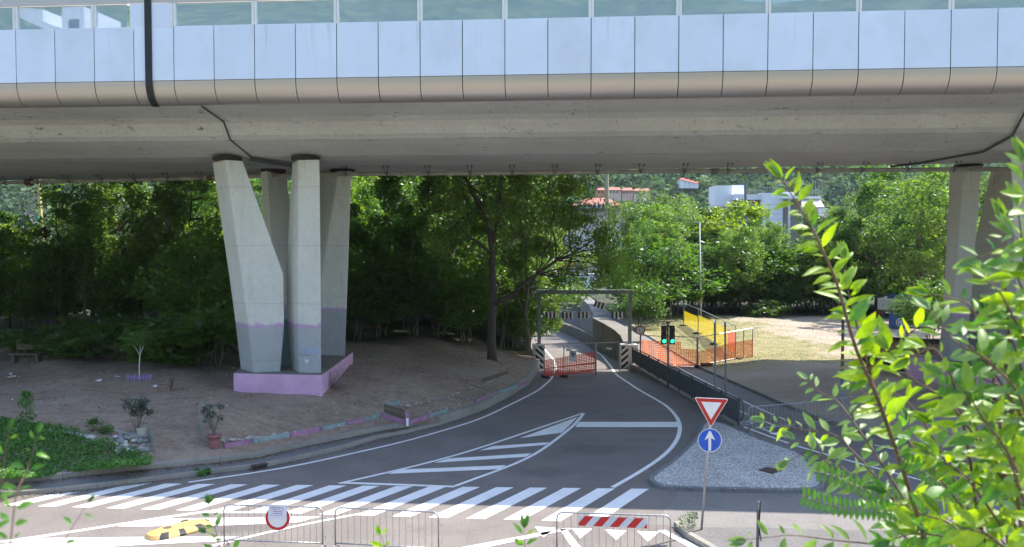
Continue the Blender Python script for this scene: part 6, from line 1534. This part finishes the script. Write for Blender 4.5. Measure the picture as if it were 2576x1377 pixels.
# ---- vehicles
def wheel(s, c, r, w_, ax):
    ax = ax.normalized(); mb = MB(); mb.tube([c-ax*w_/2, c+ax*w_/2], r, 18); o = mb.build('wheel', black, s); mb = MB(); mb.tube([c-ax*(w_/2+.01), c+ax*(w_/2+.01)], r*.55, 12); mb.build('rim', steel, o)
def truck():
    o0 = XX(2207, 80, .3); g = hdp(o0.x, 80); fw = Vector((.62, .78, 0)).normalized(); sd = Vector((fw.y, -fw.x, 0))  # sd points to the right/camera
    base = Vector((o0.x, 80, g)); s = E('flatbed_truck', base+fw*2+sd*1, 'small flatbed truck with white drop sides and a blue cab parked under the trees', 'truck')
    def P(f, r, z): return base+fw*f+sd*r+UPZ*z
    def bx(mb, f0, f1, r0, r1, z0, z1): mb.prism([P(f0,r0,z0), P(f1,r0,z0), P(f1,r1,z0), P(f0,r1,z0)], (0,0,z1-z0))
    mb = MB(); bx(mb, 0, 3.1, 0, 2.0, .82, .95); mb.build('bed_floor', steel, s)
    vb = M('bed_white', (.60,.62,.64), .5, (.48,.5,.52), 3)
    mb = MB(); bx(mb, 0, .05, 0, 2, .95, 1.95); bx(mb, .05, 3.1, 0, .05, .95, 1.95); bx(mb, .05, 3.1, 1.95, 2, .95, 1.95); mb.build('drop_sides', vb, s)
    mb = MB()
    for z in (1.15, 1.4, 1.65): bx(mb, -.02, 0, .03, 1.97, z, z+.03); bx(mb, .05, 3.1, 2.0, 2.02, z, z+.03)
    mb.build('side_ribs', steel, s)
    cb = M('truck_blue', (.03,.16,.48), .35, (.02,.12,.40), 2, coat=.5)
    pr = [(3.25,.55),(5.0,.55),(5.05,1.15),(4.55,1.35),(4.1,2.15),(3.3,2.2)]
    mb = MB(); mb.prism([P(f, .05, z) for f, z in pr], sd*1.9); cab = mb.build('cab', cb, s, bevel=.06)
    mb = MB(); mb.quad(*[P(f, 1.965, z) for f, z in ((3.55,1.35),(4.35,1.35),(4.05,2.0),(3.55,2.0))]); mb.build('side_window', dkw, cab)
    mb = MB(); bx(mb, 3.3, 5.0, 1.955, 1.962, .98, 1.04); mb.build('yellow_stripe', M('stripe_yellow', (.6,.4,.05), .5), cab)
    mb = MB(); bx(mb, .1, 5.0, .3, 1.7, .5, .8); mb.build('chassis', darksteel, s)
    mb = MB(); bx(mb, -.12, -.06, .05, 1.95, .5, .72); bar_ = mb.build('rear_bumper', darksteel, s)
    for r0 in (.1, 1.5): mb = MB(); bx(mb, -.15, -.12, r0, r0+.4, .53, .69); mb.build('tail_light', M('tail_red', (.5,.02,.02), .3), bar_)
    mb = MB(); bx(mb, -.15, -.12, .75, 1.25, .54, .68); mb.build('number_plate', wht, bar_)
    for f in (.9, 4.3):
        for r_ in (.15, 1.85): wheel(s, P(f, r_, .36), .36, .22, sd)
truck()
bb = XX(2256, 70, .3); g = hdp(bb.x, 70); s = E('recycling_bin', Vector((bb.x, 70, g)), 'blue recycling bin with a white ring emblem standing beside the truck', 'bin')
mb = MB(); mb.box((bb.x, 70, g+.62), (1.0,.9,1.15)); body = mb.build('body', M('bin_blue', (.03,.10,.28), .5), s, bevel=.04)
mb = MB(); mb.box((bb.x, 69.98, g+1.24), (1.06,.98,.09)); mb.build('lid', M('bin_blue', (.03,.10,.28)), s, bevel=.02)
mb = MB(); c = Vector((bb.x+.05, 69.54, g+.6)); mb.disc(c, fr, .33, 24, .28); 
for k in (-1, 0, 1): mb.quad(c+Vector((k*.12-.03,-.002,-.15)), c+Vector((k*.12+.03,-.002,-.15)), c+Vector((k*.12+.03,-.002,.15)), c+Vector((k*.12-.03,-.002,.15)))
mb.build('emblem', wht, body)
for k in (-.4, .4): mb = MB(); c = Vector((bb.x+k, 69.8, g+.06)); mb.tube([c-Vector((.03,0,0)), c+Vector((.03,0,0))], .07, 10); mb.build('castor', black, s)
def van(loc, ang, col, label, name='parked_van', L=5.2, H=2.3, grp=None):
    s = E(name, loc, label, 'van', grp); fw = Vector((math.cos(ang), math.sin(ang), 0)); sd = Vector((-fw.y, fw.x, 0))
    def P(f, r, z): return loc+fw*f+sd*r+UPZ*z
    pr = [(-L/2,.35),(L/2,.35),(L/2,.95),(L/2-.75,1.25),(L/2-1.35,H-.15),(L/2-1.7,H),(-L/2+.05,H),(-L/2,H-.2)]
    mb = MB(); mb.prism([P(f, -.95, z) for f, z in pr], sd*1.9); bd = mb.build('body', col, s, bevel=.08)
    mb = MB(); mb.quad(*[P(f, r, z) for f, r, z in ((L/2-.74,-.8,1.3),(L/2-.74,.8,1.3),(L/2-1.32,.75,H-.2),(L/2-1.32,-.75,H-.2))])
    for r in (-.955, .955): mb.quad(*[P(f, r, z) for f, z in ((L/2-1.9,1.3),(L/2-1.0,1.3),(L/2-1.45,H-.3),(L/2-1.9,H-.3))])
    mb.quad(*[P(-L/2-.005, r, z) for r, z in ((-.75,1.35),(.75,1.35),(.7,H-.3),(-.7,H-.3))]); mb.build('windows', dkw, bd)
    for f in (-L/2+.9, L/2-.95):
        for r in (-.88, .88): wheel(s, P(f, r, .34), .34, .2, sd)
    for r in (-.7, .7): mb = MB(); mb.box(P(-L/2-.01, r, .95), (.06,.15,.3), ang); mb.build('tail_light', M('tail_red', (.5,.02,.02), .3), bd)
vw = M('van_white', (.78,.78,.80), .35, coat=.4)
van(Vector((XX(20, 96, 0).x, 96, hm(-40, 96))), .2, vw, 'white van glimpsed at the left edge below the cedars')
van(Vector((XX(1415, 172, 0).x, 172, hr(0, 172))), R(100), vw, 'white van on the sunlit road seen through the portal')
van(Vector((XX(1478, 180, 0).x, 180, hr(0, 180))), R(90), M('van_yellow', (.75,.50,.05), .5), 'yellow van on the sunlit road seen through the portal', H=2.6)
# sunlit street behind the underpass
mb = MB(); mb.grid([[(x, Y, hr(0, Y)+.012+(0 if abs(x-4) < 9 else 0)) for x in (-8, 0, 8, 22)] for Y in range(150, 300, 10)]); struct('far_street', mb, A_path)
# large white tarpaulin trailer on the rail bridge
s = E('box_trailer', D(1440,730,118), 'white and blue box trailer behind the hanging leaves above the portal beam', 'trailer'); mb = MB(); pbox(mb, 1404,690,1500,742,118,2.5); mb.build('box', M('trailer_white', (.62,.66,.76), .5), s)
mb = MB(); pbox(mb, 1404,662,1444,674,121,2); mb.build('orange_rail', M('orange_paint', (.6,.18,.03), .6), s); mb = MB(); pbox(mb, 1400,742,1504,748,117.9,2.7); mb.build('chassis', darksteel, s)
for x in (1415,1425,1480,1490): wheel(s, D(x, 751, 118.3), .5, .3, Vector((0,1,0)))
mb = MB(); a = D(1300,756,116); mb.box((6, 119, a.z-1.0), (46, 7, 1.2)); s = tag(mb.build('rail_bridge', K_wall), 'concrete rail bridge crossing above the ramp behind the portal', 'bridge')
for x in (-1.5, 11.5): mb = MB(); mb.box((x, 119, a.z-5.1), (1.6,6.5,7)); mb.build('abutment', K_wall, s)
# ---- things on the dirt bank
def board(p0, p1, mat, label, h=.17, grp='painted edging boards'):
    a, b = Md(*p0), Md(*p1); s_ = E('edging_board', (a+b)/2, label, 'board', grp); mb = MB(); mb.bar(a+UPZ*(h/2-.02), b+UPZ*(h/2-.02), .03, h); mb.build('board', mat, s_)
    for q in (a.lerp(b, .04), a.lerp(b, .96)): mb = MB(); mb.box(q+UPZ*(h/2)+Vector((0,-.03,0)), (.045,.03,h+.1)); mb.build('stake', mat, s_)
pk = M('board_pink', (.42,.20,.34), .85, (.28,.16,.24), 3, fine=14); tl = M('board_teal', (.28,.38,.38), .85, (.20,.26,.25), 3, fine=14)
for p0, p1, m, lab in (((565,1127),(634,1115),pk,'faded pink board right beside the pink plant pot'),((636,1115),(728,1099),tl,'teal board, first teal one from the plant pot'),((731,1099),(808,1083),pk,'pink board, second pink one from the plant pot'),((811,1083),(868,1071),tl,'teal board in the middle of the left row, between two pink ones'),((870,1070),(918,1061),pk,'pink board left of the small teal one by the corner'),((920,1060),(954,1050),tl,'small teal board just before the pink corner'),((960,1050),(1022,1067),pk,'pink board in front of the small wooden picket fence'),((1028,1067),(1077,1053),pk,'pink board right of the white topped pink peg'),((1080,1052),(1124,1038),tl,'peeling pale teal board right of the pink peg'),((1198,1015),(1253,991),pk,'pink board of the right hand pair near the portal'),((1255,991),(1302,975),tl,'teal board of the right hand pair near the portal'),((1304,974),(1324,966),pk,'short pink board nearest the portal'),((966,1023),(1005,1017),tl,'lone teal board above the small picket fence')):
    board(p0, p1, m, lab)
p = Md(1025,1070); s = E('pink_peg', p, 'pink rounded peg standing at the corner of the edging boards', 'peg'); mb = MB(); mb.prism([p+Vector((x,0,z)) for x, z in ((-.06,-.05),(.06,-.05),(.06,.42),(.03,.48),(-.03,.48),(-.06,.42))], (0,.03,0)); mb.build('peg', pk, s); mb = MB(); mb.box(p+Vector((0,-.01,.12)), (.09,.02,.3)); mb.build('white_patch', wht, s)
def picket(p0, p1, n_, h, label, mat, lean=0):
    a, b = Md(*p0), Md(*p1); s_ = E('picket_fence', (a+b)/2, label, 'picket fence'); mb = MB(); rr = random.Random(n_)
    d = (b-a).normalized(); ang = math.atan2(d.y, d.x)
    for k in range(n_+1):
        q = a.lerp(b, k/n_); hh_ = h*rr.uniform(.9, 1.05); mb.box(q+UPZ*(hh_/2-.03), (.045,.018,hh_), ang, rx=rr.uniform(-.06,.06), ry=rr.uniform(-.05,.05))
    mb.build('pickets', mat, s_); mb = MB(); mb.bar(a+UPZ*h*.25+Vector((0,.02,0)), b+UPZ*h*.25+Vector((0,.02,0)), .02, .04); mb.bar(a+UPZ*h*.75+Vector((0,.02,0)), b+UPZ*h*.75+Vector((0,.02,0)), .02, .04); mb.build('rails', mat, s_)
wd1 = M('weathered_wood', (.16,.12,.085), .9, (.10,.08,.06), 5); wd2 = M('grey_lattice', (.30,.32,.30), .9, (.2,.21,.2), 5)
picket((968,1040),(1017,1056),11,.45,'small brown picket fence behind the pink boards', wd1)
picket((374,1096),(391,1140),10,.5,'grey picket fence at the right side of the stone heap', wd2)
picket((500,1050),(513,1120),14,.55,'grey picket fence beside the pink plant pot', wd2)
picket((500,1048),(513,1022),7,.4,'short leaning grey picket piece above the fence of the plant pot', wd2)
picket((1212,962),(1277,942),22,.22,'low log edging on the bank behind the right hand boards', wd1)
def stone(p, r, mat, label, grp, seed):
    rr = random.Random(seed); bm = bmesh.new(); bmesh.ops.create_icosphere(bm, subdivisions=2, radius=r)
    ax = Vector((rr.uniform(.9,1.5), rr.uniform(.7,1.1), rr.uniform(.5,.8))); a = rr.random()*6
    for v in bm.verts: v.co = Vector((v.co.x*ax.x, v.co.y*ax.y, v.co.z*ax.z))*(1+.18*math.sin(v.co.x*21/r*.2+a)*math.cos(v.co.y*17/r*.2+a*2)+rr.uniform(-.05,.05))
    me = bpy.data.meshes.new('stone'); bm.to_mesh(me); bm.free(); me.shade_smooth(); me.materials.append(mat); o = bpy.data.objects.new('stone', me); C.objects.link(o); o.location = p+UPZ*r*.3; o.rotation_euler.z = rr.uniform(0, 6); tag(o, label, 'stone', grp)
st1 = M('pale_stone', (.52,.50,.47), .9, (.36,.34,.31), 5); st2 = M('grey_stone', (.28,.28,.28), .9, (.18,.18,.18), 5)
def stones(path, n_, r, label, grp, mats, jit=4, f=Md):
    for k in range(n_):
        t = (k+.5)/n_*(len(path)-1); i = min(int(t), len(path)-2); u = t-i; x = path[i][0]+(path[i+1][0]-path[i][0])*u; y = path[i][1]+(path[i+1][1]-path[i][1])*u
        stone(f(x+random.uniform(-jit, jit)*.5, y+random.uniform(-jit, jit)*.5), random.uniform(*r), random.choice(mats), label, grp, k+int(path[0][0]))
stones([(556,1113),(640,1104),(740,1091),(820,1078),(903,1060)], 34, (.05,.10), 'pale stone in the long row behind the pink and teal boards', 'row of pale stones behind the boards', [st1,st1,st2])
stones([(1000,1019),(1030,1021),(1060,1013),(1110,1006),(1145,993),(1170,985)], 22, (.04,.08), 'pale stone in the crooked row right of the lone teal board', 'crooked stone row on the bank', [st1,st1,st2])
stones([(1180,978),(1215,966),(1240,958)], 10, (.04,.08), 'pale stone in the short row left of the log edging', 'short stone row by the log edging', [st1,st2])
stones([(112,1086),(160,1092),(200,1098),(240,1108)], 12, (.08,.14), 'whitish stone along the upper edge of the green weeds', 'stones along the weeds', [st1])
for k in range(44):
    u = random.random(); stone(Md(278+u*100, 1092+random.uniform(0, 1)*48+u*4), random.uniform(.06,.16), random.choice([st1,st2,st2]), 'stone in the heap around the bushy plant beside the weeds', 'stone heap', 300+k)
stones([(1075,1037),(1110,1030),(1150,1022),(1190,1004),(1250,982),(1300,968)], 46, (.025,.05), 'small rubble stone between the boards and the kerb near the portal', 'rubble by the boards', [st2,st1], jit=14)
for (a_, b_, lab) in (((288,1098),(336,1112),'upper grey plank lying across the stone heap'),((318,1115),(372,1113),'lower grey plank lying across the stone heap')):
    a, b = Md(*a_), Md(*b_); mb = MB(); mb.bar(a+UPZ*.22, b+UPZ*.22, .1, .03); tag(mb.build('plank', wd2), lab, 'plank')
p = Md(356,1100); mb = MB(); mb.grid([[(p.x+r_*math.cos(2*math.pi*i/14), p.y+r_*math.sin(2*math.pi*i/14), p.z+z) for i in range(14)] for r_, z in ((.12,0),(.17,.3),(.15,.3),(.11,.05))], close=True); tag(mb.build('old_bucket', M('bucket_cream', (.50,.46,.38), .7)), 'old cream bucket standing in the stone heap', 'bucket')
# bench, crate, litter
p = Md(67,912); s = E('timber_bench', p, 'rough timber bench with a backrest in the shade at the left', 'bench')
mb = MB(); mb.box(p+UPZ*.42, (1.6,.5,.07), .05); mb.build('seat', wd1, s); mb = MB(); mb.box(p+Vector((.1,.3,.75)), (1.5,.06,.28), .03); mb.build('backrest', wd1, s)
for x in (-.6, .6): mb = MB(); mb.box(p+Vector((x,.03,.18)), (.12,.42,.42)); mb.build('leg', wd1, s)
p = Md(410,985); s = E('wooden_crate', p, 'broken wooden crate lying on the bank left of the pier plinth', 'crate'); mb = MB(); mb.box(p+Vector((.05,0,.13)), (.5,.35,.28), .2, rx=.15); mb.build('box', M('crate_wood', (.26,.19,.14), .9, (.18,.13,.1), 4), s); mb = MB(); mb.box(p+Vector((.25,.12,.25)), (.12,.35,.5), .1, ry=.25); mb.build('board', wd1, s)
stone(Md(394,976), .14, wht, 'white plastic bag beside the broken crate', 'litter on the bank', 777)
for x, y, lab in ((27,944,'white litter scrap near the left edge of the bank'),(33,950,'second white litter scrap near the left edge'),(246,961,'crumpled white litter below the scrubby bushes'),(293,951,'white litter strip right of the crumpled one'),(352,1098,'white rag on the bushy plant at the stone heap')):
    p = Md(x, y); mb = MB(); 
    for k in range(4): a = random.random()*6; mb.box(p+Vector((random.uniform(-.15,.15), random.uniform(-.05,.05), .03+.02*k)), (.2,.08,.015), a, rx=random.uniform(-.5,.5))
    tag(mb.build('litter', wht), lab, 'litter', 'litter on the bank')
# dry climber on the plinth corner
p = Md(850,978); s = E('dry_climber', p, 'tangle of dry bare stems against the corner of the pink plinth', 'plant'); mb = MB(); rr = random.Random(2)
for k in range(60):
    a = p+Vector((rr.uniform(-.5,.3), rr.uniform(-.2,.5), 0)); b = a+Vector((rr.uniform(-.4,.4), rr.uniform(-.1,.3), rr.uniform(.3, 1.1))); limb(mb, a, b, .010, .004, k, .5, 5, 4)
mb.build('stems', M('dry_stems', (.22,.18,.14), .9), s)
# dead leaves in the gutter between boards and kerb, pebbles on the bank
def scatter(name, pts, size, mat, flat_=1.0):
    v = leaf_quads(np.array(pts), size, .6, flat=flat_); o = bpy.data.objects.new(name, quad_mesh(name, v, mat)); C.objects.link(o); return tag(o, kind='stuff')
pts = []
for k in range(5200):
    i = random.random()*(len(INN)-1); j = int(i); a = INN[j].lerp(INN[min(j+1, len(INN)-1)], i-j); dq = abs(random.gauss(0, .3)); 
    if a.x < -14 and random.random() < .7: continue
    pts.append((a.x+random.uniform(-.1,.1), a.y-dq-.02, .135 if dq < 1.3 else .14))
scatter('dead_leaves', pts, .03, leafmat('dead_leaf', (.10,.06,.035), (.24,.16,.10), .1))
pts = []
for k in range(4200):
    i = random.random()*(len(OUT)-1.01); j = int(i); a = OUT[j].lerp(OUT[j+1], i-j); q_ = abs(random.gauss(0, .16)); pts.append((a.x+random.uniform(-.3,.3)+q_*.3, a.y-q_-.02, hr(0, a.y)+.008))
scatter('gutter_debris', pts, .022, leafmat('gutter_dirt', (.05,.045,.04), (.16,.13,.10), 0))
pts = []
for k in range(6500):
    x = random.uniform(-26, 1.5); y = random.uniform(28, 50)
    if dist_curb(x, y) < .2: continue
    q = Vector((x, y, 0)); 
    if y < interp(x, [(-30,27),(-14,29.6),(-7,31),(-2,33.5),(1.5,47)])+.6: continue
    pts.append((x, y, hm(x, y)+.012))
v = leaf_quads(np.array(pts), .034, .7, flat=1.2, jitter=.8); o = bpy.data.objects.new('pebbles', quad_mesh('pebbles', v, leafmat('pebble', (.14,.11,.09), (.62,.58,.52), .0))); C.objects.link(o); tag(o, kind='stuff')
# dry grass blades on the lot
pts = []
while len(pts) < 13000:
    x = random.uniform(11, 27); y = random.uniform(50, 84)
    if x < KX(y)+.5 or random.random() > .9-.055*max(0, x-13-2*math.sin(y*.3)): continue
    pts.append((x, y, hdp(x, y)+random.uniform(.02, .09)))
v = leaf_quads(np.array(pts), .055, .2, flat=.1, droop=-.8); o = bpy.data.objects.new('dry_grass', quad_mesh('dry_grass', v, leafmat('dry_blade', (.30,.26,.11), (.16,.19,.06), .3))); C.objects.link(o); tag(o, kind='stuff')

# ---- pale building standing behind the camera, mirrored in the glass at the upper left
def RF(x, y, Yb):
    d = ray(x, y); t = 29.05/d.dot(dv); p = Vector((0, 0, CAMZ))+d*t; r_ = d-2*d.dot(dv)*dv; k = (Yb-p.y)/r_.y; return p+r_*k
s = house('apartment_building', Vector((-58, -48, 0)), 'pale apartment building with a sloping roof, mirrored in the glass at the upper left', 'building')
a, b = RF(156, 60, -45), RF(212, 60, -45); x0, x1 = min(a.x, b.x), max(a.x, b.x); zt = RF(180, 18, -45).z
mb = MB(); mb.box(((x0+x1)/2, -49, zt/2), (x1-x0, 8, zt)); mb.build('wall', hw, s)
wc = RF(186, 64, -44.95); mb = MB(); mb.box((wc.x, -44.98, wc.z-1), (1.5, .1, 3.6)); mb.build('window', dkw, s)
q = [RF(36, 20, -46), RF(108, 24, -46), RF(108, 54, -46), RF(150, 70, -46)]; zb = RF(36, 76, -46).z
mb = MB(); mb.prism([q[0], q[1], q[2], q[3], Vector((q[3].x, -46, q[3].z-1.2)), Vector((q[0].x, -46, q[0].z-1.0))], (0, -6, 0)); mb.build('sloping_roof', hw, s)
mb = MB(); mb.box(((q[0].x+q[3].x)/2, -50, zb/2-3), (abs(q[0].x-q[3].x)*.6, 5, zb-6)); mb.build('lower_wall', M('beige_render', (.40,.35,.29)), s)
# ---- summer haze
mb = MB(); mb.box((0, 150, 148), (3400, 1740, 312)); m, t, p = newmat('haze_air'); t.nodes.remove(p)
pv = N(t, 'ShaderNodeVolumePrincipled'); pv.inputs['Color'].default_value = (.80,.90,1,1); pv.inputs['Density'].default_value = .00011; pv.inputs['Anisotropy'].default_value = .2
t.links.new(pv.outputs[0], t.nodes['Material Output'].inputs['Volume']); tag(mb.build('haze', m), kind='stuff')

# twigs and dry sticks lying on the bank
mb = MB(); rr = random.Random(31)
for k in range(260):
    x = rr.uniform(-24, 0); y = rr.uniform(31, 49)
    if dist_curb(x, y) < .6 or y < interp(x, [(-30,27),(-14,29.6),(-7,31),(-2,33.5),(1.5,47)])+.8: continue
    a = rr.uniform(0, 3.14); L_ = rr.uniform(.12, .5); q = Vector((x, y, hm(x, y)+.02)); e_ = q+Vector((L_*math.cos(a), L_*math.sin(a)*.6, rr.uniform(0, .05))); mb.tube([q, q.lerp(e_, .5)+Vector((0,0,.02)), e_], .008, 4)
tag(mb.build('dry_twigs', M('dry_twig', (.24,.19,.14), .9, (.14,.11,.085), 8)), kind='stuff')
pts = []
while len(pts) < 5000:
    x = rr.uniform(-26, 1); y = rr.uniform(31, 52)
    if dist_curb(x, y) < .3 or math.sin(x*.9)*math.cos(y*.7+1)+.4*math.sin(x*2.3+y*1.7) < .3 or y < interp(x, [(-30,27),(-14,29.6),(-7,31),(-2,33.5),(1.5,47)])+.7: continue
    pts.append((x, y, hm(x, y)+.015))
scatter('leaf_litter', pts, .035, leafmat('dead_leaf', (.10,.06,.035), (.24,.16,.10), .1))
